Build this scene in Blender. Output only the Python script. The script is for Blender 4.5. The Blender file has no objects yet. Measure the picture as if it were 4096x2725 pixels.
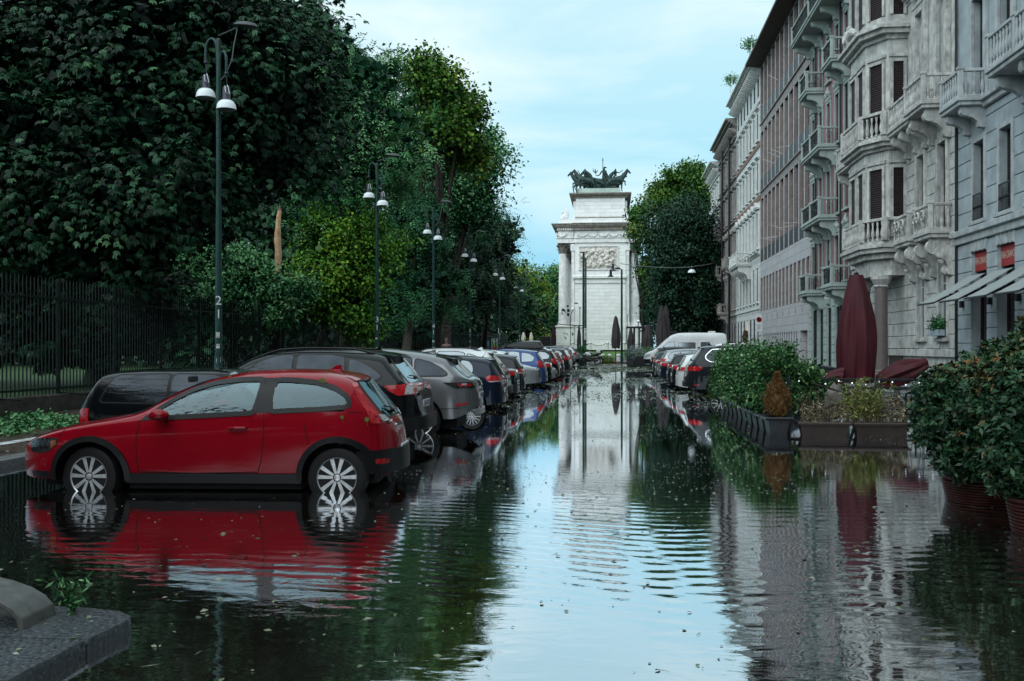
import bpy, bmesh, math, random
import numpy as np
from mathutils import Vector, Matrix, noise
R = math.radians
PI = math.pi
SC = bpy.context.scene
COL = SC.collection

# ------------------------------------------------------------------ camera
YAW = math.atan(401 / 3982)          # the street's vanishing point lies right of centre
CAMH = 1.53
FPX = 3982.0
cd = bpy.data.cameras.new("camera")
cd.lens = 35.0; cd.sensor_width = 36.0; cd.sensor_fit = 'HORIZONTAL'
cd.shift_y = 27.5 / 4096
cd.clip_start = 0.05; cd.clip_end = 4000
cd.dof.use_dof = True; cd.dof.focus_distance = 17.0; cd.dof.aperture_fstop = 11.0
cam = bpy.data.objects.new("camera", cd); COL.objects.link(cam)
cam.location = (0, 0, CAMH); cam.rotation_euler = (R(90), 0, YAW)
SC.camera = cam

# ------------------------------------------------------------------ world
SUN_EL, SUN_AZ = R(40), R(208)
w = bpy.data.worlds.new("World"); SC.world = w; w.use_nodes = True
nt = w.node_tree; nt.nodes.clear()
def N(t, kind, **kw):
    n = t.nodes.new(kind)
    for k, v in kw.items():
        if k.startswith('i_'):
            n.inputs[k[2:].replace('_', ' ')].default_value = v
        else: setattr(n, k, v)
    return n
wo = N(nt, 'ShaderNodeOutputWorld'); bg = N(nt, 'ShaderNodeBackground'); bg.inputs[1].default_value = 0.079
sky = N(nt, 'ShaderNodeTexSky', sky_type='NISHITA', sun_disc=False, sun_elevation=SUN_EL, sun_rotation=SUN_AZ)
tc = N(nt, 'ShaderNodeTexCoord')
sep = N(nt, 'ShaderNodeSeparateXYZ'); nt.links.new(tc.outputs['Generated'], sep.inputs[0])
zr = N(nt, 'ShaderNodeValToRGB')
zr.color_ramp.elements[0].position = 0.0; zr.color_ramp.elements[0].color = (2.6, 5.4, 6.6, 1)
zr.color_ramp.elements[1].position = 1.0; zr.color_ramp.elements[1].color = (6.4, 8.6, 9.2, 1)
for p_, c_ in ((0.09, (1.9, 4.9, 6.6)), (0.17, (3.1, 5.9, 6.9)), (0.30, (4.4, 6.6, 7.2)), (0.5, (5.4, 7.4, 8.0))):
    e = zr.color_ramp.elements.new(p_); e.color = c_ + (1,)
nt.links.new(sep.outputs[2], zr.inputs[0])
mp = N(nt, 'ShaderNodeMapping'); mp.inputs['Scale'].default_value = (1.3, 1.3, 5.0)
nt.links.new(tc.outputs['Generated'], mp.inputs[0])
cn = N(nt, 'ShaderNodeTexNoise'); cn.inputs['Scale'].default_value = 2.2; cn.inputs['Detail'].default_value = 5; cn.inputs['Roughness'].default_value = 0.55
cn.inputs['Distortion'].default_value = 0.4
nt.links.new(mp.outputs[0], cn.inputs[0])
cr = N(nt, 'ShaderNodeValToRGB'); cr.color_ramp.elements[0].position = 0.38; cr.color_ramp.elements[1].position = 0.60
nt.links.new(cn.outputs[0], cr.inputs[0])
mx = N(nt, 'ShaderNodeMix', data_type='RGBA'); mx.inputs[7].default_value = (7.2, 8.1, 8.1, 1)
mul = N(nt, 'ShaderNodeMath', operation='MULTIPLY'); mul.inputs[1].default_value = 0.88
zf = N(nt, 'ShaderNodeMapRange'); zf.inputs[1].default_value = 0.06; zf.inputs[2].default_value = 0.24; zf.inputs[3].default_value = 0.12; zf.inputs[4].default_value = 1.0; nt.links.new(sep.outputs[2], zf.inputs[0])
mu3 = N(nt, 'ShaderNodeMath', operation='MULTIPLY'); nt.links.new(zf.outputs[0], mu3.inputs[0]); nt.links.new(mul.outputs[0], mu3.inputs[1])
nt.links.new(cr.outputs[0], mul.inputs[0]); nt.links.new(mu3.outputs[0], mx.inputs[0]); nt.links.new(zr.outputs[0], mx.inputs[6])
m2 = N(nt, 'ShaderNodeMix', data_type='RGBA'); m2.inputs[0].default_value = 0.12
nt.links.new(mx.outputs[2], m2.inputs[6]); nt.links.new(sky.outputs[0], m2.inputs[7])
nt.links.new(m2.outputs[2], bg.inputs[0]); nt.links.new(bg.outputs[0], wo.inputs[0])
# overcast sun behind the camera
sl = bpy.data.lights.new("sun", 'SUN'); sl.energy = 1.5; sl.angle = R(88); sl.color = (0.93, 0.975, 1.0)
so = bpy.data.objects.new("sun", sl); COL.objects.link(so)
so.rotation_euler = (R(90) - SUN_EL, 0, R(180) - SUN_AZ)
so.location = (0, -10, 40)
SC.view_settings.view_transform = 'Standard'; SC.view_settings.look = 'None'
SC.view_settings.exposure = 0.86; SC.view_settings.gamma = 1.0
SC.cycles.max_bounces = 6; SC.cycles.diffuse_bounces = 2; SC.cycles.glossy_bounces = 4
SC.cycles.use_denoising = True
SC.cycles.caustics_reflective = False; SC.cycles.caustics_refractive = False

# ------------------------------------------------------------------ placing helpers
SY, CY = math.sin(YAW), math.cos(YAW)
K = 4096 / 2357
def P(px, py, d):            # photograph position (2357 px wide) at depth d -> world
    xc = (px * K - 2048) / FPX; zc = (1390 - py * K) / FPX
    return Vector((d * (-SY + xc * CY), d * (CY + xc * SY), CAMH + d * zc))
def PX(px, py, X):           # the same, on the vertical plane at lateral X
    xc = (px * K - 2048) / FPX
    d = X / (-SY + xc * CY)
    return P(px, py, d)
def PG(px, py, z=0.0):       # the same, on the ground level z
    d = (CAMH - z) * FPX / (py * K - 1390)
    return P(px, py, d)
def HZ(py, d):
    return CAMH + d * (1390 - py * K) / FPX

# ------------------------------------------------------------------ objects
def tag(o, label=None, cat=None, group=None, kind=None):
    if label: o['label'] = label
    if cat: o['category'] = cat
    if group: o['group'] = group
    if kind: o['kind'] = kind
    return o
def thing(name, label, cat, loc=(0, 0, 0), rz=0, group=None):
    o = bpy.data.objects.new(name, None); COL.objects.link(o)
    o.empty_display_size = 0.2
    o.location = loc; o.rotation_euler = (0, 0, rz)
    return tag(o, label, cat, group)
def kids(o): return [c for c in bpy.data.objects if c.parent == o]
def dup(root, loc, rz=0, label=None, scale=None, swap=None):
    def cp(o, par):
        c = o.copy(); COL.objects.link(c); c.parent = par
        for k in list(o.children): cp(k, c)
        return c
    r = cp(root, None)
    r.location = loc; r.rotation_euler = (0, 0, rz)
    if label: r['label'] = label
    if scale: r.scale = scale
    return r
bpy.context.view_layer.update()

class MB:
    """collects shapes and links them as one mesh object"""
    def __init__(s): s.v = []; s.f = []; s.m = []; s.cur = 0
    def add(s, vs, fs):
        b = len(s.v); s.v.extend([tuple(v) for v in vs]); s.f.extend([tuple(b + i for i in f) for f in fs])
        s.m.extend([s.cur] * len(fs)); return s
    def box(s, x0, x1, y0, y1, z0, z1, M=None, c=0.0):
        if c > 0:
            return s.cbox(x0, x1, y0, y1, z0, z1, M, c)
        vs = [(x0,y0,z0),(x1,y0,z0),(x1,y1,z0),(x0,y1,z0),(x0,y0,z1),(x1,y0,z1),(x1,y1,z1),(x0,y1,z1)]
        if M is not None: vs = [M @ Vector(v) for v in vs]
        return s.add(vs, [(0,3,2,1),(4,5,6,7),(0,1,5,4),(1,2,6,5),(2,3,7,6),(3,0,4,7)])
    def cbox(s, x0, x1, y0, y1, z0, z1, M=None, c=0.01):
        pl = [(x0+c,y0),(x1-c,y0),(x1,y0+c),(x1,y1-c),(x1-c,y1),(x0+c,y1),(x0,y1-c),(x0,y0+c)]
        cx, cy = (x0+x1)/2, (y0+y1)/2
        def ring(z, k):
            return [(px + (c if px < cx else -c)*k, py + (c if py < cy else -c)*k, z) for px, py in pl]
        vs = ring(z0, 1) + ring(z0+c, 0) + ring(z1-c, 0) + ring(z1, 1)
        if M is not None: vs = [M @ Vector(v) for v in vs]
        fs = [tuple(range(7, -1, -1)), tuple(range(24, 32))]
        for r in range(3):
            for i in range(8):
                j = (i+1) % 8
                fs.append((r*8+i, r*8+j, (r+1)*8+j, (r+1)*8+i))
        return s.add(vs, fs)
    def cyl(s, a, b, r0, r1=None, n=10, caps=True):
        r1 = r0 if r1 is None else r1
        a = Vector(a); b = Vector(b); d = (b - a)
        if d.length < 1e-9: return s
        d.normalize(); u = d.orthogonal().normalized(); w_ = d.cross(u)
        vs = []
        for p, r in ((a, r0), (b, r1)):
            for i in range(n):
                t = 2*PI*i/n; vs.append(p + (u*math.cos(t) + w_*math.sin(t))*r)
        fs = [(i, (i+1) % n, n+(i+1) % n, n+i) for i in range(n)]
        if caps: fs += [tuple(range(n-1, -1, -1)), tuple(range(n, 2*n))]
        return s.add(vs, fs)
    def tube(s, pts, rad, n=8, closed=False):
        pts = [Vector(p) for p in pts]; m = len(pts)
        rs = rad if isinstance(rad, (list, tuple)) else [rad]*m
        vs = []; pu = None
        for i, p in enumerate(pts):
            if closed: d = pts[(i+1) % m] - pts[i-1]
            else: d = pts[min(i+1, m-1)] - pts[max(i-1, 0)]
            if d.length < 1e-9: d = Vector((0, 0, 1))
            d.normalize()
            if pu is None: u = d.orthogonal().normalized()
            else:
                u = pu - d*pu.dot(d)
                u = u.normalized() if u.length > 1e-6 else d.orthogonal().normalized()
            pu = u; w_ = d.cross(u)
            for k in range(n):
                t = 2*PI*k/n; vs.append(p + (u*math.cos(t) + w_*math.sin(t))*rs[i])
        fs = []
        for i in range(m if closed else m-1):
            j = (i+1) % m
            for k in range(n):
                l = (k+1) % n; fs.append((i*n+k, i*n+l, j*n+l, j*n+k))
        if not closed: fs += [tuple(range(n-1, -1, -1)), tuple((m-1)*n+k for k in range(n))]
        return s.add(vs, fs)
    def lathe(s, prof, c=(0, 0, 0), n=16, M=None, sx=1, sy=1, fold=0, nf=8, ph=0):
        vs = []
        for r, z in prof:
            for i in range(n):
                t = 2*PI*i/n; rr = r*(1 + fold*math.cos(nf*t+ph))
                vs.append(Vector((c[0]+rr*math.cos(t)*sx, c[1]+rr*math.sin(t)*sy, c[2]+z)))
        if M is not None: vs = [M @ v for v in vs]
        m = len(prof); fs = []
        for j in range(m-1):
            for i in range(n):
                k = (i+1) % n; fs.append((j*n+i, j*n+k, (j+1)*n+k, (j+1)*n+i))
        if prof[0][0] > 1e-6: fs.append(tuple(range(n-1, -1, -1)))
        if prof[-1][0] > 1e-6: fs.append(tuple((m-1)*n+i for i in range(n)))
        return s.add(vs, fs)
    def prism(s, poly, y0, y1, M=None, axis='y'):
        """poly of (a, b): extruded along axis; 'y': (x,z), 'x': (y,z), 'z': (x,y)"""
        n = len(poly)
        def q(p, t): return {'y': (p[0], t, p[1]), 'x': (t, p[0], p[1]), 'z': (p[0], p[1], t)}[axis]
        vs = [q(p, y0) for p in poly] + [q(p, y1) for p in poly]
        if M is not None: vs = [M @ Vector(v) for v in vs]
        fs = [tuple(range(n)), tuple(range(2*n-1, n-1, -1))] + [(i, n+i, n+(i+1) % n, (i+1) % n) for i in range(n)]
        return s.add(vs, fs)
    def grid(s, fn, us, vs_, wrap=False):
        a = [fn(u, v) for v in vs_ for u in us]; nu = len(us)
        fs = [(j*nu+i, j*nu+i+1, (j+1)*nu+i+1, (j+1)*nu+i) for j in range(len(vs_)-1) for i in range(nu-1)]
        return s.add(a, fs)
    def sphere(s, c, r, n=12, m=8, sx=1, sy=1, sz=1):
        prof = [(r*math.sin(PI*j/m), -r*math.cos(PI*j/m)*sz) for j in range(m+1)]
        prof[0] = (0, prof[0][1]); prof[-1] = (0, prof[-1][1])
        return s.lathe(prof, c, n, sx=sx, sy=sy)
    def build(s, name, mat, parent=None, smooth=False, bevel=0, fix=True, wn=None):
        me = bpy.data.meshes.new(name)
        me.from_pydata(s.v, [], s.f); me.validate()
        mats = mat if isinstance(mat, (list, tuple)) else [mat]
        for m in mats: me.materials.append(m)
        if len(mats) > 1 and len(me.polygons) == len(s.m): me.polygons.foreach_set('material_index', s.m)
        if fix:
            bm = bmesh.new(); bm.from_mesh(me)
            bmesh.ops.recalc_face_normals(bm, faces=bm.faces)
            bm.to_mesh(me); bm.free()
        if smooth:
            me.polygons.foreach_set('use_smooth', [True]*len(me.polygons))
            try: me.set_sharp_from_angle(angle=R(smooth if smooth is not True else 40))
            except Exception: pass
        o = bpy.data.objects.new(name, me); COL.objects.link(o)
        if parent is not None: o.parent = parent
        if bevel:
            b = o.modifiers.new('bevel', 'BEVEL'); b.width = bevel; b.segments = 2; b.limit_method = 'ANGLE'
        return o

def fast_mesh(name, verts, faces_n, idx, mat, parent=None, tint=None, smooth=False):
    """numpy arrays: verts (n,3); faces all of size faces_n; idx flat"""
    me = bpy.data.meshes.new(name)
    nv = len(verts); nf = len(idx)//faces_n
    me.vertices.add(nv); me.vertices.foreach_set('co', np.asarray(verts, dtype=np.float32).ravel())
    me.loops.add(len(idx)); me.loops.foreach_set('vertex_index', np.asarray(idx, dtype=np.int32))
    me.polygons.add(nf); me.polygons.foreach_set('loop_start', np.arange(0, len(idx), faces_n, dtype=np.int32))
    me.polygons.foreach_set('loop_total', np.full(nf, faces_n, dtype=np.int32))
    if smooth: me.polygons.foreach_set('use_smooth', np.ones(nf, dtype=bool))
    if tint is not None:
        a = me.attributes.new('tint', 'FLOAT', 'FACE'); a.data.foreach_set('value', np.asarray(tint, dtype=np.float32))
    me.update(); me.validate()
    mats = mat if isinstance(mat, (list, tuple)) else [mat]
    for m in mats: me.materials.append(m)
    o = bpy.data.objects.new(name, me); COL.objects.link(o)
    if parent is not None: o.parent = parent
    return o

# ------------------------------------------------------------------ materials
_M = {}
def mat(name, col, rough=0.5, metal=0.0, var=0.15, scale=3.0, bump=0.0, bscale=30.0, coat=0.0, col2=None,
        stain=0.0, sscale=1.0, streak=0.0, emit=None, ior=1.5, tint=None, brick=None, spec=0.3, droplets=0.0, rvar=0.1):
    if name in _M: return _M[name]
    m = bpy.data.materials.new(name); m.use_nodes = True; t = m.node_tree; t.nodes.clear()
    out = N(t, 'ShaderNodeOutputMaterial'); b = N(t, 'ShaderNodeBsdfPrincipled'); t.links.new(b.outputs[0], out.inputs[0])
    b.inputs['Roughness'].default_value = rough; b.inputs['Metallic'].default_value = metal
    b.inputs['IOR'].default_value = ior; b.inputs['Specular IOR Level'].default_value = spec
    if coat: b.inputs['Coat Weight'].default_value = coat; b.inputs['Coat Roughness'].default_value = 0.035; b.inputs['Coat IOR'].default_value = 1.28
    tcn = N(t, 'ShaderNodeTexCoord'); src = tcn.outputs['Object']
    nz = N(t, 'ShaderNodeTexNoise'); nz.inputs['Scale'].default_value = scale; nz.inputs['Detail'].default_value = 6; t.links.new(src, nz.inputs[0])
    c2 = col2 if col2 else tuple(c*(1-var*1.6) for c in col)
    ramp = N(t, 'ShaderNodeValToRGB'); ramp.color_ramp.elements[0].position = 0.3; ramp.color_ramp.elements[1].position = 0.7
    ramp.color_ramp.elements[0].color = tuple(c2)+(1,); ramp.color_ramp.elements[1].color = tuple(min(1, c*(1+var*0.3)) for c in col)+(1,)
    t.links.new(nz.outputs[0], ramp.inputs[0]); cur = ramp.outputs[0]
    def mixin(fac, colr, mode='MIX'):
        nonlocal cur
        mm = N(t, 'ShaderNodeMix', data_type='RGBA', blend_type=mode)
        if isinstance(fac, float): mm.inputs[0].default_value = fac
        else: t.links.new(fac, mm.inputs[0])
        t.links.new(cur, mm.inputs[6])
        if isinstance(colr, tuple): mm.inputs[7].default_value = colr+(1,)
        else: t.links.new(colr, mm.inputs[7])
        cur = mm.outputs[2]
    hbump = None
    if brick:
        bw, bh, mort, off, mcol = brick
        mpn = N(t, 'ShaderNodeMapping'); t.links.new(src, mpn.inputs[0]); mpn.inputs['Rotation'].default_value = (R(90), 0, 0)
        sx_ = N(t, 'ShaderNodeSeparateXYZ'); t.links.new(src, sx_.inputs[0])
        ad = N(t, 'ShaderNodeMath', operation='ADD'); t.links.new(sx_.outputs[0], ad.inputs[0]); t.links.new(sx_.outputs[1], ad.inputs[1])
        cb = N(t, 'ShaderNodeCombineXYZ'); t.links.new(ad.outputs[0], cb.inputs[0]); t.links.new(sx_.outputs[2], cb.inputs[1])
        br = N(t, 'ShaderNodeTexBrick'); t.links.new(cb.outputs[0], br.inputs[0])
        br.inputs['Scale'].default_value = 1.0; br.inputs['Brick Width'].default_value = bw; br.inputs['Row Height'].default_value = bh
        br.inputs['Mortar Size'].default_value = mort; br.inputs['Mortar Smooth'].default_value = 0.1; br.offset = off
        br.inputs['Color1'].default_value = (1, 1, 1, 1); br.inputs['Color2'].default_value = (0.86, 0.86, 0.84, 1); br.inputs['Mortar'].default_value = tuple(mcol)+(1,)
        br.inputs['Bias'].default_value = -0.3
        mixin(1.0, br.outputs[0], 'MULTIPLY')
        inv = N(t, 'ShaderNodeMath', operation='SUBTRACT'); inv.inputs[0].default_value = 1.0; t.links.new(br.outputs['Fac'], inv.inputs[1]); hbump = inv.outputs[0]
    if stain:
        n2 = N(t, 'ShaderNodeTexNoise'); n2.inputs['Scale'].default_value = sscale; n2.inputs['Detail'].default_value = 8; n2.inputs['Roughness'].default_value = 0.65
        t.links.new(src, n2.inputs[0]); r2 = N(t, 'ShaderNodeValToRGB'); r2.color_ramp.elements[0].position = 0.46; r2.color_ramp.elements[1].position = 0.70
        t.links.new(n2.outputs[0], r2.inputs[0]); mu = N(t, 'ShaderNodeMath', operation='MULTIPLY'); mu.inputs[1].default_value = stain
        t.links.new(r2.outputs[0], mu.inputs[0]); mixin(mu.outputs[0], (0.07, 0.065, 0.055))
    if streak:
        mp2 = N(t, 'ShaderNodeMapping'); mp2.inputs['Scale'].default_value = (6, 6, 0.35); t.links.new(src, mp2.inputs[0])
        n3 = N(t, 'ShaderNodeTexNoise'); n3.inputs['Scale'].default_value = 1.3; n3.inputs['Detail'].default_value = 5; t.links.new(mp2.outputs[0], n3.inputs[0])
        r3 = N(t, 'ShaderNodeValToRGB'); r3.color_ramp.elements[0].position = 0.52; r3.color_ramp.elements[1].position = 0.72
        t.links.new(n3.outputs[0], r3.inputs[0]); mu2 = N(t, 'ShaderNodeMath', operation='MULTIPLY'); mu2.inputs[1].default_value = streak
        t.links.new(r3.outputs[0], mu2.inputs[0]); mixin(mu2.outputs[0], (0.08, 0.075, 0.065))
    if tint:
        at = N(t, 'ShaderNodeAttribute', attribute_name='tint'); r4 = N(t, 'ShaderNodeValToRGB')
        r4.color_ramp.elements[0].color = tuple(tint[0])+(1,); r4.color_ramp.elements[1].color = tuple(tint[-1])+(1,)
        for i, c_ in enumerate(tint[1:-1]):
            e_ = r4.color_ramp.elements.new((i+1)/(len(tint)-1)); e_.color = tuple(c_)+(1,)
        t.links.new(at.outputs['Fac'], r4.inputs[0]); cur = r4.outputs[0]
    t.links.new(cur, b.inputs['Base Color'])
    if rvar:
        n5 = N(t, 'ShaderNodeMath', operation='MULTIPLY_ADD'); n5.inputs[1].default_value = rvar; n5.inputs[2].default_value = max(0.0, rough - rvar/2)
        t.links.new(nz.outputs[0], n5.inputs[0]); t.links.new(n5.outputs[0], b.inputs['Roughness'])
    if bump or hbump is not None or droplets:
        nb = N(t, 'ShaderNodeTexNoise'); nb.inputs['Scale'].default_value = bscale; nb.inputs['Detail'].default_value = 4; t.links.new(src, nb.inputs[0])
        bp = N(t, 'ShaderNodeBump'); bp.inputs['Strength'].default_value = 0.5; bp.inputs['Distance'].default_value = max(bump, 0.0005)
        t.links.new(nb.outputs[0], bp.inputs['Height']); last = bp.outputs[0]
        if hbump is not None:
            bp2 = N(t, 'ShaderNodeBump'); bp2.inputs['Strength'].default_value = 1.0; bp2.inputs['Distance'].default_value = 0.02
            t.links.new(hbump, bp2.inputs['Height']); t.links.new(last, bp2.inputs['Normal']); last = bp2.outputs[0]
        if droplets:
            vo = N(t, 'ShaderNodeTexVoronoi'); vo.inputs['Scale'].default_value = 90; t.links.new(src, vo.inputs[0])
            rr = N(t, 'ShaderNodeMapRange'); rr.inputs[1].default_value = 0.0; rr.inputs[2].default_value = 0.35; rr.inputs[3].default_value = 1.0; rr.inputs[4].default_value = 0.0
            t.links.new(vo.outputs['Distance'], rr.inputs[0]); bp3 = N(t, 'ShaderNodeBump'); bp3.inputs['Strength'].default_value = 0.6; bp3.inputs['Distance'].default_value = droplets
            t.links.new(rr.outputs[0], bp3.inputs['Height']); t.links.new(last, bp3.inputs['Normal']); last = bp3.outputs[0]
        t.links.new(last, b.inputs['Normal'])
        if coat: t.links.new(last, b.inputs['Coat Normal'])
    if emit:
        b.inputs['Emission Color'].default_value = tuple(emit[0])+(1,); b.inputs['Emission Strength'].default_value = emit[1]
    _M[name] = m
    return m

M_black = mat('black_plastic', (0.006, 0.006, 0.007), 0.45, var=0.2)
M_void = mat('dark_interior', (0.006, 0.006, 0.007), 0.9, var=0.1)
M_iron = mat('dark_green_iron', (0.003, 0.013, 0.012), 0.6, spec=0.2, var=0.3, scale=8, stain=0.2, sscale=4)
# ------------------------------------------------------------------ ground, water, pavements
def ground_z(x, y):
    z = -0.15
    if y > 52:
        k = min(1, (y-52)/34.0); k = k*k*(3-2*k); z += 0.19*k
    return z
M_asph = mat('wet_asphalt', (0.045, 0.046, 0.048), 0.20, spec=0.9, var=0.35, scale=1.5, bump=0.004, bscale=60, stain=0.35, sscale=0.6, rvar=0.35)
g = MB()
xs = [-900, -300, -100, -40, -20, -12, -8, -5, -2.5, 0, 2.5, 5, 8, 13, 20, 40, 100, 300, 900]
ys = [-60, -20, -5, 0, 5, 10, 20, 30, 40, 48] + [52 + 2*i for i in range(18)] + [90, 110, 140, 200, 300, 500, 900, 2200]
g.grid(lambda x, y: (x, y, ground_z(x, y)), xs, ys)
tag(g.build('ground', M_asph, smooth=True), kind='structure')

# flood water: dark and mirror-like, with travelling ripples
def water_mat():
    m = bpy.data.materials.new('flood_water'); m.use_nodes = True; t = m.node_tree; t.nodes.clear()
    L = t.links.new
    out = N(t, 'ShaderNodeOutputMaterial')
    dif = N(t, 'ShaderNodeBsdfDiffuse'); gl = N(t, 'ShaderNodeBsdfGlossy'); gl.inputs['Roughness'].default_value = 0.012
    gl.inputs['Color'].default_value = (0.92, 0.95, 1.0, 1)
    ms = N(t, 'ShaderNodeMixShader')
    g_ = N(t, 'ShaderNodeTexCoord'); O = g_.outputs['Object']
    # murk
    nz = N(t, 'ShaderNodeTexNoise'); nz.inputs['Scale'].default_value = 0.8; nz.inputs['Detail'].default_value = 5; L(O, nz.inputs[0])
    rp = N(t, 'ShaderNodeValToRGB'); rp.color_ramp.elements[0].color = (0.008, 0.009, 0.008, 1); rp.color_ramp.elements[1].color = (0.042, 0.036, 0.027, 1)
    L(nz.outputs[0], rp.inputs[0]); L(rp.outputs[0], dif.inputs[0])
    sp = N(t, 'ShaderNodeSeparateXYZ'); L(O, sp.inputs[0])
    def wave(scale, rot, dist, dscale, detail=1.0, off=0.0):
        mp_ = N(t, 'ShaderNodeMapping'); mp_.inputs['Rotation'].default_value = (0, 0, rot); L(O, mp_.inputs[0])
        wv = N(t, 'ShaderNodeTexWave', wave_type='BANDS', bands_direction='Y', wave_profile='SIN')
        wv.inputs['Scale'].default_value = scale; wv.inputs['Distortion'].default_value = dist; wv.inputs['Detail'].default_value = detail
        wv.inputs['Detail Scale'].default_value = dscale; wv.inputs['Phase Offset'].default_value = off
        L(mp_.outputs[0], wv.inputs[0]); return wv.outputs['Fac']
    def ring(cx, cy, scale):
        mp_ = N(t, 'ShaderNodeMapping'); mp_.inputs['Location'].default_value = (-cx, -cy, 0); L(O, mp_.inputs[0])
        wv = N(t, 'ShaderNodeTexWave', wave_type='RINGS', rings_direction='Z', wave_profile='SIN')
        wv.inputs['Scale'].default_value = scale; wv.inputs['Distortion'].default_value = 3.2; wv.inputs['Detail'].default_value = 2.0; wv.inputs['Detail Scale'].default_value = 0.5
        L(mp_.outputs[0], wv.inputs[0]); return wv.outputs['Fac']
    def rng(v, a, b, c=0.0, d=1.0):
        r = N(t, 'ShaderNodeMapRange', interpolation_type='SMOOTHSTEP'); r.inputs[1].default_value = a; r.inputs[2].default_value = b
        r.inputs[3].default_value = c; r.inputs[4].default_value = d; L(v, r.inputs[0]); return r.outputs[0]
    def mth(op, a, b):
        n = N(t, 'ShaderNodeMath', operation=op)
        for i, q in enumerate((a, b)):
            if isinstance(q, (int, float)): n.inputs[i].default_value = q
            else: L(q, n.inputs[i])
        return n.outputs[0]
    def noi(sc, sx, sy, det=3):
        mp_ = N(t, 'ShaderNodeMapping'); mp_.inputs['Scale'].default_value = (sx, sy, 1); L(O, mp_.inputs[0])
        n = N(t, 'ShaderNodeTexNoise'); n.inputs['Scale'].default_value = sc; n.inputs['Detail'].default_value = det; n.inputs['Distortion'].default_value = 0.6
        L(mp_.outputs[0], n.inputs[0]); return n.outputs[0]
    Y = sp.outputs[1]; X = sp.outputs[0]
    # ripple band about 5..9 m in front of the camera, dying out beyond
    band = mth('MULTIPLY', mth('MULTIPLY', rng(Y, 5.2, 6.4), rng(Y, 8.2, 10.5, 1.0, 0.0)), rng(noi(0.45, 1.0, 1.0, 2), 0.40, 0.58, 0.05, 1.0))
    wA = mth('MULTIPLY', ring(3.5, -2.5, 1.45), rng(X, -0.4, 0.8))
    wB = mth('MULTIPLY', ring(-3.2, -1.5, 1.55), mth('MULTIPLY', rng(X, -0.2, 1.0, 1.0, 0.0), rng(X, -2.6, -0.9, 0.28, 1.0)))
    wC = wave(1.35, 0.10, 2.0, 0.5, 1.0)
    rip = mth('MULTIPLY', mth('ADD', wA, wB), mth('MULTIPLY', band, 0.85))
    calm = mth('MULTIPLY', wC, mth('MULTIPLY', rng(Y, 7.0, 16.0, 0.10, 0.012), 1.0))
    near = mth('MULTIPLY', noi(2.6, 1.0, 1.6, 2), rng(Y, 6.0, 13.0, 1.15, 0.05))
    fine = mth('MULTIPLY', noi(9, 1.0, 2.6, 3), rng(Y, 8.0, 20.0, 0.16, 0.03))
    h = mth('ADD', mth('ADD', rip, calm), mth('ADD', near, fine))
    bp = N(t, 'ShaderNodeBump'); bp.inputs['Strength'].default_value = 1.0; bp.inputs['Distance'].default_value = 0.0027
    L(h, bp.inputs['Height']); L(bp.outputs[0], gl.inputs['Normal'])
    fr = N(t, 'ShaderNodeLayerWeight'); fr.inputs['Blend'].default_value = 0.5; L(bp.outputs[0], fr.inputs['Normal'])
    fm = N(t, 'ShaderNodeMapRange'); fm.inputs[1].default_value = 0.16; fm.inputs[2].default_value = 0.88; fm.inputs[3].default_value = 0.10; fm.inputs[4].default_value = 0.96
    L(fr.outputs['Facing'], fm.inputs[0])
    L(fm.outputs[0], ms.inputs[0]); L(dif.outputs[0], ms.inputs[1]); L(gl.outputs[0], ms.inputs[2]); L(ms.outputs[0], out.inputs[0])
    return m
wtr = MB()
wtr.grid(lambda x, y: (x, y, 0.0), [-60, -30, -12, -6, 0, 6, 12.9], [-30, -10, 0, 5, 10, 20, 30, 45, 60, 78])
tag(wtr.build('water', water_mat()), kind='structure')

# left pavement with kerb; park ground behind the fence
M_pave = mat('wet_pavement', (0.085, 0.06, 0.05), 0.3, var=0.35, scale=2.5, bump=0.003, stain=0.5, sscale=1.2, rvar=0.3)
M_kerb = mat('granite_kerb', (0.20, 0.21, 0.22), 0.35, var=0.4, scale=40, bump=0.002, bscale=120, stain=0.3, sscale=3)
p = MB(); p.grid(lambda x, y: (x, y, 0.085 + 0.004*math.sin(y*1.3+x)), np.linspace(-12.5, -7.98, 8), np.linspace(-15, 110, 60))
tag(p.build('pavement_left', M_pave, smooth=True), kind='structure')
k = MB()
yy = -15.0; rk = random.Random(4)
while yy < 110:
    l_ = 1.15 if yy < 40 else 4.0
    k.cbox(-7.98, -7.72, yy+0.006, yy+l_-0.006, -0.2, 0.10+rk.uniform(-.004, .004), c=0.015); yy += l_
tag(k.build('kerb_left', M_kerb), kind='structure')
ln = MB(); ln.grid(lambda x, y: (x, y, 0.0925), [-9.2, -8.95], np.linspace(-15, 60, 30))
tag(ln.build('painted_line', mat('worn_white_paint', (0.62, 0.64, 0.66), 0.4, var=0.4, scale=6)), kind='structure')
M_grass = mat('park_lawn', (0.03, 0.075, 0.02), 0.8, var=0.4, scale=1.2, bump=0.02, bscale=30)  # base colour darkened to stand for the trees' shade on the lawn
p = MB(); p.grid(lambda x, y: (x, y, 0.34 + 0.1*noise.noise(Vector((x*.1, y*.1, 0)))), np.linspace(-160, -12.7, 30), np.linspace(-20, 135, 40))
tag(p.build('lawn', M_grass, smooth=True), kind='structure')
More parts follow.
